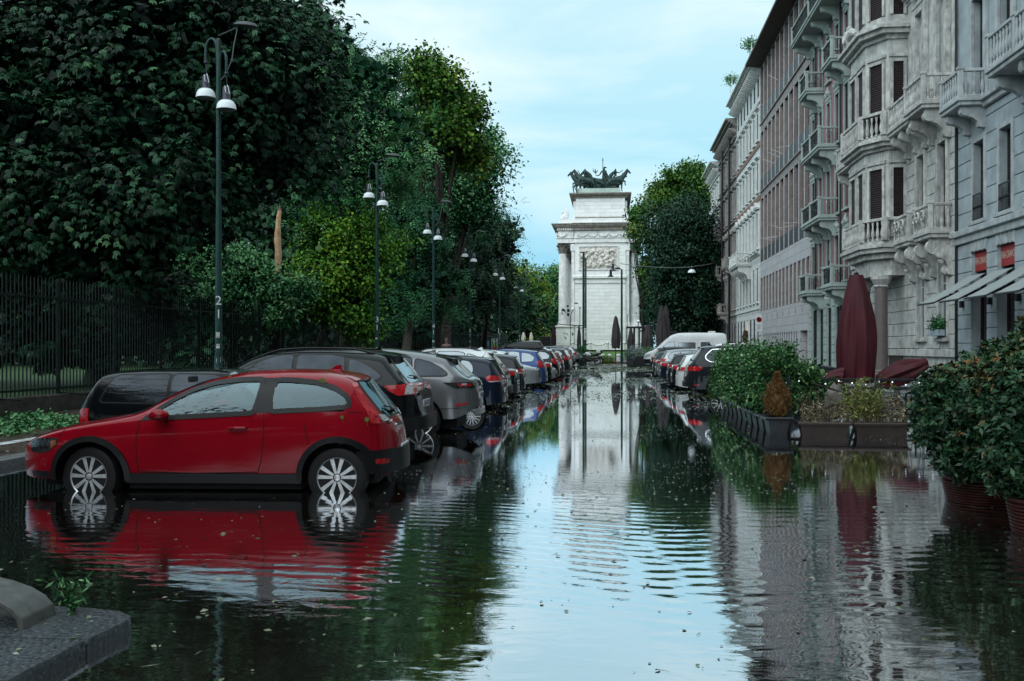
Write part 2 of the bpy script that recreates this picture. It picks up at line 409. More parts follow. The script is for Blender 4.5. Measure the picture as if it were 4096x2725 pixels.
# right pavement
M_pr = mat('stone_pavement', (0.16, 0.16, 0.165), 0.3, var=0.3, scale=2, bump=0.002, stain=0.4, sscale=0.8, rvar=0.3, brick=(0.9, 0.45, 0.012, 0.5, (0.5, 0.5, 0.5)))
p = MB(); p.box(9.25, 13.4, 14, 140, -0.3, 0.10)
tag(p.build('pavement_right', M_pr), kind='structure')
k = MB(); yy = 14.0
while yy < 140:
    k.cbox(9.0, 9.25, yy+0.006, yy+1.494, -0.3, 0.104, c=0.012); yy += 1.5
tag(k.build('kerb_right', M_kerb), kind='structure')
# square and lawn at the foot of the arch
p = MB(); p.box(-40, 60, 118, 119, -0.2, 0.28); p.box(-40, 60, 88, 88.3, -0.2, 0.075)
tag(p.build('kerb_square', M_kerb), kind='structure')
p = MB(); p.grid(lambda x, y: (x, y, 0.30 + (y-119)*0.028), np.linspace(-60, 70, 20), np.linspace(119, 150, 8))
tag(p.build('lawn_square', mat('clipped_lawn', (0.07, 0.17, 0.03), 0.8, var=0.25, scale=1.0, bump=0.02, bscale=20), smooth=True), kind='structure')
p = MB(); p.grid(lambda x, y: (x, y, 0.9), np.linspace(-300, 300, 8), np.linspace(150, 420, 8))
tag(p.build('park_ground', M_grass), kind='structure')
# ------------------------------------------------------------------ cars
def paint(name, col, metal=0.0, rough=0.28):
    return mat('paint_'+name, col, rough, metal=metal, var=0.12, scale=1.2, coat=1.0, droplets=0.00008, rvar=0.08, spec=0.05)
M_glass = mat('car_glass', (0.22, 0.25, 0.27), 0.03, metal=0.8, var=0.15, scale=2.2, rvar=0.02, droplets=0.0001)
M_dglass = mat('tinted_car_glass', (0.035, 0.042, 0.05), 0.03, metal=0.8, var=0.25, scale=2.5, rvar=0.02, droplets=0.0001)
M_bglass = mat('fogged_car_glass', (0.17, 0.21, 0.235), 0.03, metal=0.7, var=0.25, scale=2.4, rvar=0.03, droplets=0.0001)
def clear_glass():
    m = bpy.data.materials.new('clear_car_glass'); m.use_nodes = True; t = m.node_tree; t.nodes.clear(); o = N(t, 'ShaderNodeOutputMaterial'); a = N(t, 'ShaderNodeBsdfTransparent'); a.inputs[0].default_value = (.42, .50, .50, 1)
    g = N(t, 'ShaderNodeBsdfGlossy'); g.inputs['Roughness'].default_value = .015; g.inputs['Color'].default_value = (.70, .92, 1, 1); lw = N(t, 'ShaderNodeLayerWeight'); lw.inputs[0].default_value = .35; x = N(t, 'ShaderNodeMixShader')
    mr = N(t, 'ShaderNodeMath', operation='MULTIPLY_ADD'); mr.inputs[1].default_value = .25; mr.inputs[2].default_value = .06; t.links.new(lw.outputs['Facing'], mr.inputs[0]); t.links.new(mr.outputs[0], x.inputs[0]); t.links.new(a.outputs[0], x.inputs[1]); t.links.new(g.outputs[0], x.inputs[2]); t.links.new(x.outputs[0], o.inputs[0]); return m
M_cglass = clear_glass()
M_rub = mat('tyre_rubber', (0.006, 0.006, 0.006), 0.6, spec=.2, var=0.3, scale=20)
M_trim = mat('black_trim', (0.006, 0.006, 0.007), 0.38, spec=.25, var=0.3, scale=12, droplets=0.0005)
M_alloy = mat('alloy_rim', (0.66, 0.66, 0.67), 0.34, metal=0.75, var=0.2, scale=14)
M_chrome = mat('chrome', (0.75, 0.77, 0.8), 0.12, metal=1.0, var=0.1)
M_red = mat('red_lamp_lens', (0.50, 0.012, 0.02), 0.12, var=0.4, scale=30, coat=1.0)
M_clear = mat('clear_lamp_lens', (0.55, 0.58, 0.60), 0.1, var=0.4, scale=40, coat=1.0, metal=0.3)
M_dlens = mat('smoked_lamp_lens', (0.03, 0.032, 0.035), 0.08, var=0.5, scale=30, coat=1.0)
M_amber = mat('amber_lens', (0.30, 0.07, 0.012), 0.15, coat=1.0)
M_plate = mat('number_plate', (0.62, 0.64, 0.65), 0.35, var=0.1)
M_ink = mat('plate_ink', (0.02, 0.02, 0.03), 0.5)
M_blue = mat('plate_blue', (0.02, 0.06, 0.35), 0.4)

def interp(pts, x):
    """monotone cubic through (x, z) points"""
    n = len(pts)
    if x <= pts[0][0]: return pts[0][1]
    if x >= pts[-1][0]: return pts[-1][1]
    for i in range(n-1):
        if pts[i][0] <= x <= pts[i+1][0]: break
    def sl(j): return (pts[j+1][1]-pts[j][1])/max(1e-9, pts[j+1][0]-pts[j][0])
    def tg(j):
        if j == 0: return sl(0)
        if j == n-1: return sl(n-2)
        a, b = sl(j-1), sl(j)
        return 0 if a*b <= 0 else 2*a*b/(a+b)
    h = pts[i+1][0]-pts[i][0]; t = (x-pts[i][0])/h
    m0, m1 = tg(i)*h, tg(i+1)*h
    return ((2*t**3-3*t*t+1)*pts[i][1] + (t**3-2*t*t+t)*m0 + (-2*t**3+3*t*t)*pts[i+1][1] + (t**3-t*t)*m1)

class Shell:
    def __init__(s, c):
        s.c = c; s.L = c['len']; s.W = c['wid']; s.ct = {}; s.cb = {}
        s.top = c['top']; s.belt = c['belt']; s.tb = c.get('tumble', 0.34)
        s.nose = c.get('nose', 0.75); s.tail = c.get('tail', 0.5); s.nn = c.get('nn', 2.6); s.tn = c.get('tn', 3.4)
        s.sill = c.get('sill', 0.24)
    def T(s, x):
        k = round(x, 4); v = s.ct.get(k)
        if v is None: v = s.ct[k] = interp(s.top, x)
        return v
    def B(s, x):
        k = round(x, 4); v = s.cb.get(k)
        if v is None: v = s.cb[k] = min(interp(s.belt, x), s.T(x)-0.004)
        return v
    def w(s, x):
        W = s.W
        if x < s.nose:
            k = (s.nose-x)/s.nose; return W*max(1e-4, 1-min(1, k)**s.nn)**(1/s.nn)
        if x > s.L-s.tail:
            k = (x-(s.L-s.tail))/s.tail; return W*max(1e-4, 1-min(1, k)**s.tn)**(1/s.tn)
        return W
    def Lo(s, x, arch=True):
        z = s.sill
        e0 = 0.10; e1 = s.L-0.10
        if x < 0.35: z = s.sill + 0.06*((0.35-x)/0.35)**2
        if x > s.L-0.45: z = s.sill + s.c.get('tail_lift', 0.10)*((x-s.L+0.45)/0.45)**1.5
        if arch:
            for hx in s.c['wheels']:
                r = s.c['arch']
                d = abs(x-hx)
                if d < r: z = max(z, s.c['hub'] + math.sqrt(r*r-d*d))
        return min(z, s.B(x)-0.01)
    def side(s, x, z):
        """half width of the body skin at x, z"""
        B, T = s.B(x), s.T(x); W = s.w(x)
        if z <= B:
            t = (z-s.sill)/max(.05, (B-s.sill)); t = min(1, max(0, t))
            return W*(1 - 0.075*(1-t)**2.2 - 0.030*t**4)
        h = max(1e-4, T-B); n = 2.3 + min(1, h/0.35)*s.c.get('box', 2.0)
        sn = min(1, (z-B)/h)**(n/2); ph = math.asin(min(1, sn))
        return max(0, W*0.97*math.cos(ph)**(2/n)*(1 - s.tb*(z-B)))
    def up(s, x, ph):
        B, T = s.B(x), s.T(x); h = max(1e-4, T-B); n = 2.3 + min(1, h/0.35)*s.c.get('box', 2.0)
        z = B + h*max(0, math.sin(ph))**(2/n)
        return (s.w(x)*0.97*max(0, math.cos(ph))**(2/n)*(1 - s.tb*(z-B)), z)
    def zat(s, x, y):
        """height of the upper skin at x, lateral y"""
        lo, hi = 0.0, PI/2
        for _ in range(22):
            m = (lo+hi)/2
            if s.up(x, m)[0] > abs(y): lo = m
            else: hi = m
        return s.up(x, (lo+hi)/2)[1]
    def rear_x(s, y, z):
        lo, hi = s.L-s.tail-0.9, s.L
        if s.side_(lo, z) < abs(y): return lo
        for _ in range(24):
            m = (lo+hi)/2
            if s.side_(m, z) > abs(y): lo = m
            else: hi = m
        return (lo+hi)/2
    def front_x(s, y, z):
        lo, hi = 0.0, s.nose+0.9
        for _ in range(24):
            m = (lo+hi)/2
            if s.side_(m, z) > abs(y): hi = m
            else: lo = m
        return (lo+hi)/2
    def side_(s, x, z):
        if z > s.T(x): return 0
        return s.side(x, z)
    def body(s):
        c = s.c; xs = set()
        for i in range(15): xs.add(round(s.nose*(1-math.cos(PI/2*i/14)), 4))
        for i in range(15): xs.add(round(s.L - s.tail*(1-math.cos(PI/2*i/14)), 4))
        hero = c.get('open'); n = int(s.L/(0.03 if hero else 0.07))
        for i in range(n+1): xs.add(round(s.L*i/n, 4))
        for hx in c['wheels']:
            r = c['arch']
            for i in range(19): xs.add(round(hx - r*math.cos(PI*i/18), 4))
            xs.add(round(hx-r-0.003, 4)); xs.add(round(hx+r+0.003, 4))
        xs = sorted(x for x in xs if 0 <= x <= s.L)
        xs2 = [xs[0]]
        for x in xs[1:]:
            if x-xs2[-1] > 0.0025: xs2.append(x)
        xs = xs2
        nl, nu = (9, 26) if hero else (9, 12)
        rows = []
        for x in xs:
            lo, B = s.Lo(x), s.B(x); col = []
            for i in range(nl):
                t = i/(nl-1); z = lo + (B-lo)*t; col.append((x, -s.side(x, z), z))
            for i in range(1, nu+1):
                ph = PI/2*i/nu; y, z = s.up(x, ph); col.append((x, -y, z))
            full = col + [(a, -b, c_) for a, b, c_ in reversed(col[:-1])]
            rows.append(full)
        if hero:
            nr = len(rows[0]); V = [v for r in rows for v in r]; F = []
            wsp = [[(q[0], -q[2]), (q[1], -q[3]), (q[1], q[3]), (q[0], q[2])] for q in (c['ws'], c['rw'])]
            for i in range(len(rows)-1):
                for j in range(nr-1):
                    f = (i*nr+j, i*nr+j+1, (i+1)*nr+j+1, (i+1)*nr+j); cx, cy, cz = (sum(V[k][a] for k in f)/4 for a in range(3))
                    if abs(cy) > .35 and any(inpoly(p, cx, cz) for p in c['windows']): continue
                    if cz > s.B(cx)+.01 and any(inpoly(p, cx, cy) for p in wsp): continue
                    F.append(f)
            m = MB(); m.add(V, F); return m
        m = MB(); nr = len(rows[0])
        m.add([v for r in rows for v in r], [(i*nr+j, i*nr+j+1, (i+1)*nr+j+1, (i+1)*nr+j) for i in range(len(rows)-1) for j in range(nr-1)])
        return m

def patch(poly, fn, nfn, thick=0.004, step=0.06):
    """polygon in a 2D plane, cut fine, mapped by fn onto the skin and given a thickness along nfn"""
    bm = bmesh.new()
    vs = [bm.verts.new((p[0], p[1], 0)) for p in poly]
    try: bm.faces.new(vs)
    except ValueError: bm.free(); return MB()
    for ax in (0, 1):
        lo = min(p[ax] for p in poly); hi = max(p[ax] for p in poly); k = int((hi-lo)/step)
        for i in range(1, k+1):
            co = [0, 0, 0]; co[ax] = lo + (hi-lo)*i/(k+1); no = [0, 0, 0]; no[ax] = 1
            bmesh.ops.bisect_plane(bm, geom=bm.verts[:]+bm.edges[:]+bm.faces[:], plane_co=co, plane_no=no, dist=1e-5)
    bmesh.ops.triangulate(bm, faces=[f for f in bm.faces if len(f.verts) > 4])
    bm.verts.index_update(); n = len(bm.verts); m = MB()
    base = [fn(v.co.x, v.co.y) for v in bm.verts]; nor = [nfn(v.co.x, v.co.y) for v in bm.verts]
    top = [b + q*thick for b, q in zip(base, nor)]; bot = [b - q*0.01 for b, q in zip(base, nor)]
    fs = [tuple(v.index for v in f.verts) for f in bm.faces]
    ed = [(e.verts[0].index, e.verts[1].index) for e in bm.edges if e.is_boundary]
    bm.free()
    m.add(top + bot, fs + [(a, b, n+b, n+a) for a, b in ed])
    return m

def inpoly(p, x, y):
    r = False; n = len(p)
    for i in range(n):
        (x1, y1), (x2, y2) = p[i-1], p[i]
        if (y1 > y) != (y2 > y) and x < (x2-x1)*(y-y1)/(y2-y1)+x1: r = not r
    return r
def ringpatch(poly, a, b, fn, nfn, th):
    o = grow(poly, a); i_ = grow(poly, -b); n = len(poly); m = MB(); vs = []
    for k in range(n):
        for p_ in (o[k], i_[k]):
            c_ = fn(*p_); q = nfn(*p_); vs += [c_+q*th, c_-q*.02]
    m.add(vs, [(4*k, 4*((k+1) % n), 4*((k+1) % n)+2, 4*k+2) for k in range(n)] + [(4*k+2, 4*((k+1) % n)+2, 4*((k+1) % n)+3, 4*k+3) for k in range(n)] + [(4*k+1, 4*((k+1) % n)+1, 4*((k+1) % n), 4*k) for k in range(n)])
    return m
def rounded(poly, r=0.03, n=3):
    out = []; m = len(poly)
    for i in range(m):
        p0, p1, p2 = (Vector(poly[i-1]), Vector(poly[i]), Vector(poly[(i+1) % m]))
        a = (p0-p1); b = (p2-p1); ra = min(r, a.length*0.45); rb = min(r, b.length*0.45)
        A = p1 + a.normalized()*ra; Bp = p1 + b.normalized()*rb
        for k in range(n+1):
            t = k/n; q = A*(1-t)**2 + p1*2*t*(1-t) + Bp*t*t; out.append((q.x, q.y))
    return out

def grow(poly, d):
    """offset a polygon outwards by d"""
    m = len(poly); ar = sum(poly[i-1][0]*poly[i][1]-poly[i][0]*poly[i-1][1] for i in range(m)); sgn = 1 if ar > 0 else -1
    out = []
    for i in range(m):
        p0, p1, p2 = Vector(poly[i-1]), Vector(poly[i]), Vector(poly[(i+1) % m])
        a = (p1-p0).normalized(); b = (p2-p1).normalized()
        n1 = Vector((a.y, -a.x))*sgn; n2 = Vector((b.y, -b.x))*sgn; q = (n1+n2)
        q = q/max(0.5, q.length_squared/2) if q.length > 1e-6 else n1
        out.append((p1.x+q.x*d, p1.y+q.y*d))
    return out

def wheel(parent, x, y, r, side, steer=0.0, spokes=10, rimr=None, style=0, rim_m=None, w=0.205):
    """tyre with its rim as sub-part; side -1 faces -y"""
    rimr = rimr or r*0.70
    t = MB(); hw = w/2
    prof = [(rimr*0.97, -hw*0.9), (rimr*1.02, -hw), (r*0.88, -hw*1.0), (r*0.97, -hw*0.86), (r, -hw*0.55), (r, 0), (r, hw*0.55), (r*0.97, hw*0.86), (r*0.88, hw), (rimr*1.02, hw), (rimr*0.97, hw*0.9)]
    Mx = Matrix.Rotation(R(90), 4, 'X')
    t.lathe(prof, n=36, M=Mx)
    o = t.build('wheel', M_rub, parent, smooth=True)
    o.location = (x, y, parent['_hub']); o.rotation_euler = (0, 0, steer)
    q = MB(); f = -1 if side < 0 else 1      # outer face
    S = Matrix.Rotation(R(90), 4, 'X') if side < 0 else Matrix.Rotation(R(-90), 4, 'X')
    oz = hw*0.92
    q.lathe([(rimr*0.93, oz-0.10), (rimr*0.95, oz-0.02), (rimr*1.0, oz), (rimr*0.985, oz+0.008), (rimr*0.93, oz-0.004), (rimr*0.91, oz-0.03), (rimr*0.90, oz-0.10)], n=36, M=S)
    def spoke(ang, wi, wo_):
        Rz = Matrix.Rotation(ang, 4, 'Z')
        r0, r1 = rimr*0.20, rimr*0.93
        vs = [(r0, -wi, oz-0.020), (r1, -wo_, oz-0.012), (r1, wo_, oz-0.012), (r0, wi, oz-0.020),
              (r0, -wi*0.75, oz-0.002), (r1, -wo_*0.8, oz+0.001), (r1, wo_*0.8, oz+0.001), (r0, wi*0.75, oz-0.002)]
        vs = [S @ (Rz @ Vector(v)) for v in vs]
        q.add(vs, [(0,1,2,3), (7,6,5,4), (0,4,5,1), (1,5,6,2), (2,6,7,3), (3,7,4,0)])
    if style == 0:       # paired spokes
        for i in range(spokes//2):
            for s_ in (-1, 1): spoke(2*PI*i/(spokes//2) + s_*0.27 + PI/2, rimr*0.085, rimr*0.125)
    else:
        for i in range(spokes): spoke(2*PI*i/spokes, rimr*0.06, rimr*0.075)
    q.lathe([(rimr*0.27, oz-0.03), (rimr*0.26, oz-0.006), (rimr*0.13, oz-0.001), (rimr*0.13, oz+0.006), (0, oz+0.010)], n=20, M=S)
    q.build('rim', rim_m or M_alloy, o, smooth=25)
    d = MB(); d.lathe([(rimr*0.95, oz-0.095), (rimr*0.5, oz-0.10), (0, oz-0.10)], n=24, M=S)  # near-black disc and bolts behind the spokes
    for i in range(5):
        a = 2*PI*i/5+PI/2; c0 = Vector((rimr*.185*math.cos(a), rimr*.185*math.sin(a), oz-0.008)); c1 = c0 + Vector((0, 0, 0.008))
        d.cyl(S @ c0, S @ c1, rimr*0.035, n=8)
    d.build('backing_disc', M_void, o)
    return o

def build_car(c, name, label, cat, loc, rz, group, detail=2):
    """nose towards local -x, length along +x, ground at z=0"""
    root = thing(name, label, cat, loc, rz, group); root['_hub'] = c['hub']
    s = Shell(c); body_m = c['paint']
    s.body().build('body', body_m, root, smooth=35)
    ctr = (c['wheels'][0]+c['wheels'][1])/2
    def sp(x, z, sg=-1): return Vector((x, sg*s.side(x, z), z))
    def sn(sg):
        def f(x, z):
            e = 0.01
            dx = (sp(x+e, z, sg)-sp(x-e, z, sg)); dz = (sp(x, z+e, sg)-sp(x, z-e, sg))
            n = dz.cross(dx)
            if n.length < 1e-9: return Vector((0, sg, 0))
            n.normalize()
            return n if n.y*sg > 0 else -n
        return f
    # windows
    gm = c.get('glass', M_glass)
    for wi, poly in enumerate(c['windows']):
        for sg in (-1, 1):
            rp = rounded(poly, c.get('wr', 0.05))
            ps = [Vector((p[0], p[1])) for p in rp]
            f = lambda x, z, sg=sg: sp(x, min(z, s.T(x)-0.015), sg)
            m = patch(rp, f, sn(sg), 0.010, 0.09)
            mm = patch(grow(rp, 0.022), f, sn(sg), 0.006, 0.09)
            if c.get('open'): m = patch(rp, f, sn(sg), 0.001, 0.09); m.v = m.v[:len(m.v)//2]; m.f = [q for q in m.f if max(q) < len(m.v)]; m.m = [0]*len(m.f); mm = ringpatch(rp, .026, .024, f, sn(sg), .007)
            mm.build('window_frame', c.get('frame_m', M_trim), root, smooth=30)
            g = m.build('side_window', c['gl_list'][wi] if 'gl_list' in c else gm, root, smooth=True)
    for poly in c.get('blackout', []):
        for sg in (-1, 1):
            mm = patch(poly, lambda x, z, sg=sg: sp(x, min(z, s.T(x)-0.01), sg), sn(sg), 0.0045, 0.09)
            mm.build('pillar_trim', M_trim, root, smooth=30)
    # windscreen and rear glass on the upper skin
    def us(x, y): 
        return Vector((x, y, s.zat(x, y)))
    def un(x, y):
        e = 0.01; a = us(x+e, y)-us(x-e, y); b = us(x, y+e)-us(x, y-e); n = a.cross(b); n.normalize()
        return n if n.z > 0 else -n
    for nm, key in (('windscreen', 'ws'), ('rear_window', 'rw')):
        if key in c:
            x0, x1, y0, y1 = c[key]    # half widths at x0 and x1
            poly = rounded([(x0, -y0), (x1, -y1), (x1, y1), (x0, y0)], 0.06)
            (ringpatch(poly, .03, .03, us, un, .005) if c.get('open') else patch(grow(poly, 0.03), us, un, 0.004, 0.12)).build(nm+'_surround', M_trim, root, smooth=30)
            gp = patch(poly, us, un, 0.008, 0.12)
            if c.get('open'): gp.v = gp.v[:len(gp.v)//2]; gp.f = [q for q in gp.f if max(q) < len(gp.v)]; gp.m = [0]*len(gp.f)
            gp.build(nm, c.get('rglass', M_glass) if key == 'rw' else M_glass, root, smooth=True)
    # rear features: polygons in (y, z)
    def rp_(y, z): return Vector((s.rear_x(y, z), y, z))
    def rn_(y, z):
        e = 0.012; a = rp_(y+e, z)-rp_(y-e, z); b = rp_(y, z+e)-rp_(y, z-e); n = a.cross(b)
        if n.length < 1e-9: return Vector((1, 0, 0))
        n.normalize(); return n if n.x > 0 else -n
    def fp_(y, z): return Vector((s.front_x(y, z), y, z))
    def fn_(y, z):
        e = 0.012; a = fp_(y+e, z)-fp_(y-e, z); b = fp_(y, z+e)-fp_(y, z-e); n = a.cross(b)
        if n.length < 1e-9: return Vector((-1, 0, 0))
        n.normalize(); return n if n.x < 0 else -n
    for nm, m_, polyS, polyR, th in c.get('rear_parts', []):
        for sg in (-1, 1):
            m = MB()
            if polyS:
                q = patch(polyS, lambda x, z, sg=sg: sp(x, z, sg), sn(sg), th, 0.05); m.add(q.v, q.f)
            if polyR:
                q = patch([(sg*p[0], p[1]) for p in polyR], rp_, rn_, th, 0.05); m.add(q.v, q.f)
            m.build(nm, m_, root, smooth=30)
    for nm, m_, poly, th in c.get('rear_mid', []):
        patch(poly, rp_, rn_, th, 0.08).build(nm, m_, root, smooth=30)
    for nm, m_, poly, th in c.get('front_mid', []):
        patch(poly, fp_, fn_, th, 0.08).build(nm, m_, root, smooth=30)
    for nm, m_, polyS, polyF, th in c.get('front_parts', []):
        for sg in (-1, 1):
            m = MB()
            if polyS:
                q = patch(polyS, lambda x, z, sg=sg: sp(x, z, sg), sn(sg), th, 0.05); m.add(q.v, q.f)
            if polyF:
                q = patch([(sg*p[0], p[1]) for p in polyF], fp_, fn_, th, 0.05); m.add(q.v, q.f)
            m.build(nm, m_, root, smooth=30)
    # arch cladding and sills
    if c.get('clad'):
        Ro = c['clad']; Ri = c['arch']-0.002
        for hx in c['wheels']:
            for sg in (-1, 1):
                a0 = math.asin(max(-1, min(1, (s.sill-0.01-c['hub'])/Ro)))
                outer = []; inner = []
                for i in range(25):
                    a = a0 + (PI-2*a0)*i/24
                    for r_, l_ in ((Ro, outer), (Ri, inner)):
                        x = hx - r_*math.cos(a); z = c['hub'] + r_*math.sin(a); x = max(0.05, min(s.L-0.05, x))
                        l_.append((x, max(z, s.sill-0.01)))
                vs = []; ff = sn(sg); cl = MB()
                for (x, z), (x2, z2) in zip(outer, inner):
                    pO = sp(x, min(z, s.B(x)), sg); pI = sp(x2, min(z2, s.B(x2)), sg); off = Vector((0, sg*0.022, 0)); ofi = Vector((0, sg*0.028, 0))
                    vs += [pO + off*0.1, pO + off, pI + ofi, pI - Vector((0, sg*0.10, 0))]
                n4 = 25
                fs = []
                for i in range(24):
                    for k in range(3): fs.append((i*4+k, i*4+k+1, (i+1)*4+k+1, (i+1)*4+k))
                cl.add(vs, fs); cl.build('arch_cladding', M_trim, root, smooth=40)
        x0 = c['wheels'][0]+Ro-0.05; x1 = c['wheels'][1]-Ro+0.05
        for sg in (-1, 1):
            q = patch([(x0, s.sill-0.03), (x1, s.sill-0.03), (x1, s.sill+0.075), (x0, s.sill+0.075)], lambda x, z, sg=sg: sp(x, z, sg), sn(sg), 0.02, 0.3); q.build('sill_trim', M_trim, root, smooth=40)
    # underside and wheel wells
    ub = MB(); W = s.W
    ub.box(0.55, s.L-0.50, -W+0.36, W-0.36, 0.20, s.B(ctr)-(.42 if c.get('open') else .12))
    ub.box(c['wheels'][0]+c['arch']+0.02, c['wheels'][1]-c['arch']-0.02, -W+0.12, W-0.12, 0.17, s.sill+0.2)
    ub.box(min(.42, c['wheels'][0]-c['arch']-.03), c['wheels'][0]-c['arch']-0.01, -W*0.72, W*0.72, 0.19, s.sill+0.12)
    ub.box(c['wheels'][1]+c['arch']+0.01, s.L-0.38, -W*0.70, W*0.70, 0.22, s.sill+0.14)
    for hx in c['wheels']:
        for sg in (-1, 1):
            r_ = c['arch']+0.015; pr = [(hx - r_*math.cos(PI*i/14), c['hub'] + r_*math.sin(PI*i/14)) for i in range(15)]
            vs = []
            for x, z in pr:
                z = min(z, s.T(x)-0.05); vs += [(x, sg*(s.side(x, z)-0.015), z), (x, sg*(W-0.36), z)]
            ub.add(vs, [(2*i, 2*i+1, 2*i+3, 2*i+2) for i in range(14)])
    ub.build('underbody', M_void, root)
    # wheels
    for i, hx in enumerate(c['wheels']):
        for sg in (-1, 1):
            wheel(root, hx, sg*(W-0.135), c['tyre'], sg, c.get('steer', 0) if i == 0 else 0, c.get('spokes', 10), c.get('rim'), c.get('style', 0), c.get('rim_m'))
    # door gaps and handles
    for ln_ in c.get('gaps', []):
        for sg in (-1, 1):
            dg = MB()
            ln2 = [(a[0]+(b[0]-a[0])*t/5, a[1]+(b[1]-a[1])*t/5) for a, b in zip(ln_, ln_[1:]) for t in range(5)] + [ln_[-1]]
            pts = [sp(x, z, sg) + Vector((0, sg*0.0022, 0)) for x, z in ln2]
            dg.tube(pts, 0.0045, 5); dg.build('door_gap', M_void, root)
    for (x, z) in c.get('handles', []):
        for sg in (-1, 1):
            h = MB(); b = sp(x, z, sg); b2 = sp(x+0.19, z+0.005, sg)
            h.tube([b + Vector((-.01, 0, 0)), b + Vector((0.02, sg*0.025, 0)), b + Vector((.10, sg*.040, 0.004)), b2 + Vector((-.01, sg*.03, 0)), b2 + Vector((.01, 0, 0))], [.012, .017, .018, .016, .010], 8)
            h.build('door_handle', c.get('handle_m', body_m), root, smooth=True)
    if 'mirror' in c:
        mx_, mz = c['mirror']
        for sg in (-1, 1):
            h = MB(); b = sp(mx_+0.1, mz-0.02, sg)
            h.cyl(b + Vector((0, -sg*.03, 0)), b + Vector((-.03, sg*.08, 0.01)), .018, n=8)
            Mx = Matrix.Translation(b + Vector((-0.04, sg*0.15, 0.055))) @ Matrix.Diagonal((0.115, 0.075, 0.062, 1))
            h.lathe([(math.sin(PI*j/8), -math.cos(PI*j/8)) for j in range(9)], n=14, M=Mx)
            h.build('wing_mirror', body_m, root, smooth=True)
    if 'rails' in c:
        x0, x1 = c['rails']
        for sg in (-1, 1):
            pts = []; h = MB()
            for i in range(13):
                t = i/12; x = x0+(x1-x0)*t; yy_ = s.W*0.60; lift = 0.045*min(1, 6*t, 6*(1-t))
                pts.append((x, sg*yy_, s.zat(x, yy_) + lift))
            h.tube(pts, 0.016, 6); h.build('roof_rail', c.get('rail_m', M_trim), root, smooth=True)
    if 'spoiler' in c:
        x0, x1, hw_ = c['spoiler']; h = MB()
        def top(x, y): return s.zat(min(x, x0+0.02), y*0.98)
        vs = []; ny = 12
        for j in range(ny+1):
            y = -hw_ + 2*hw_*j/ny; z0 = s.zat(x0, y)+0.004; xe = x1 - 0.05*(abs(y)/hw_)**2
            ze = s.T(x0) - 0.012 - (x1-x0)*c.get('sp_slope', 0.12) - 0.5*(s.T(x0)+0.004-z0)
            vs += [(x0, y, z0), ((x0+xe)/2, y, (z0+ze)/2+0.006), (xe, y, ze), (xe-0.005, y, ze-0.022), (x0+0.03, y, z0-0.05)]
        h.add(vs, [(j*5+k, j*5+k+1, (j+1)*5+k+1, (j+1)*5+k) for j in range(ny) for k in range(4)] + [tuple(range(5)), tuple(ny*5+k for k in range(4, -1, -1))])
        h.build('roof_spoiler', c.get('sp_m', body_m), root, smooth=30)
    if 'antenna' in c:
        x, kind = c['antenna']; h = MB(); z = s.T(x)
        if kind == 'fin':
            h.prism([(x-.09, z-.01), (x+.02, z+.055), (x+.07, z+.06), (x+.08, z-.01)], -0.012, 0.012)
            h.lathe([(0.05, 0), (0.045, .012), (0, .02)], (x, 0, z-.005), n=10, sx=1.9, sy=.7)
            h.build('antenna', c.get('ant_m', body_m), root, smooth=30)
        else:
            h.cyl((x, 0, z), (x+0.18, 0, z+0.28), 0.005, 0.003, 6); h.lathe([(0.02, 0), (0.012, .02), (0, .03)], (x, 0, z-.005), n=8)
            h.build('antenna', M_trim, root)
    if 'wiper' in c:
        y0, z0, y1, z1 = c['wiper']; h = MB()
        a = rp_(y0, z0); b = rp_(y1, z1); h.tube([a + Vector((.03, 0, 0)), (a+b)/2 + Vector((.045, 0, 0.01)), b + Vector((.035, 0, .0))], .009, 6)
        h.cyl(a - Vector((.02, 0, 0)), a + Vector((.05, 0, 0)), .02, n=8); h.build('rear_wiper', M_trim, root)
    if 'plate' in c:
        z = c['plate']; x = max(rp_(0.0, z).x, rp_(0, z+.05).x, rp_(0, z-.05).x) + 0.012
        h = MB(); h.box(x-0.02, x, -0.26, 0.26, z-0.056, z+0.056); po = h.build('number_plate', M_plate, root)
        h = MB()
        for yy_ in (-0.24, 0.21): h.box(x+0.001, x+0.002, yy_, yy_+0.03, z-0.053, z+0.053)
        h.build('plate_band', M_blue, po)
        h = MB(); rr = random.Random(int(z*1000+s.L*100)); y = -0.185
        for i in range(7):
            ww = 0.034; 
            h.box(x+0.001, x+0.003, y, y+0.008, z-0.035, z+0.035)
            if rr.random() < .8: h.box(x+0.001, x+0.003, y+0.009, y+ww, z+0.027, z+0.035)
            if rr.random() < .6: h.box(x+0.001, x+0.003, y+0.009, y+ww, z-0.004, z+0.004)
            if rr.random() < .6: h.box(x+0.001, x+0.003, y+ww-.007, y+ww, z-0.035, z-0.006)
            y += 0.046 + (0.03 if i in (1, 4) else 0)
        h.build('plate_text', M_ink, po)
    for b in c.get('boxes', []):      # (name, material, x0,x1,y0,y1,z0,z1)
        h = MB(); h.cbox(*b[2:], c=0.008); h.build(b[0], b[1], root)
    del root['_hub']
    return root, s
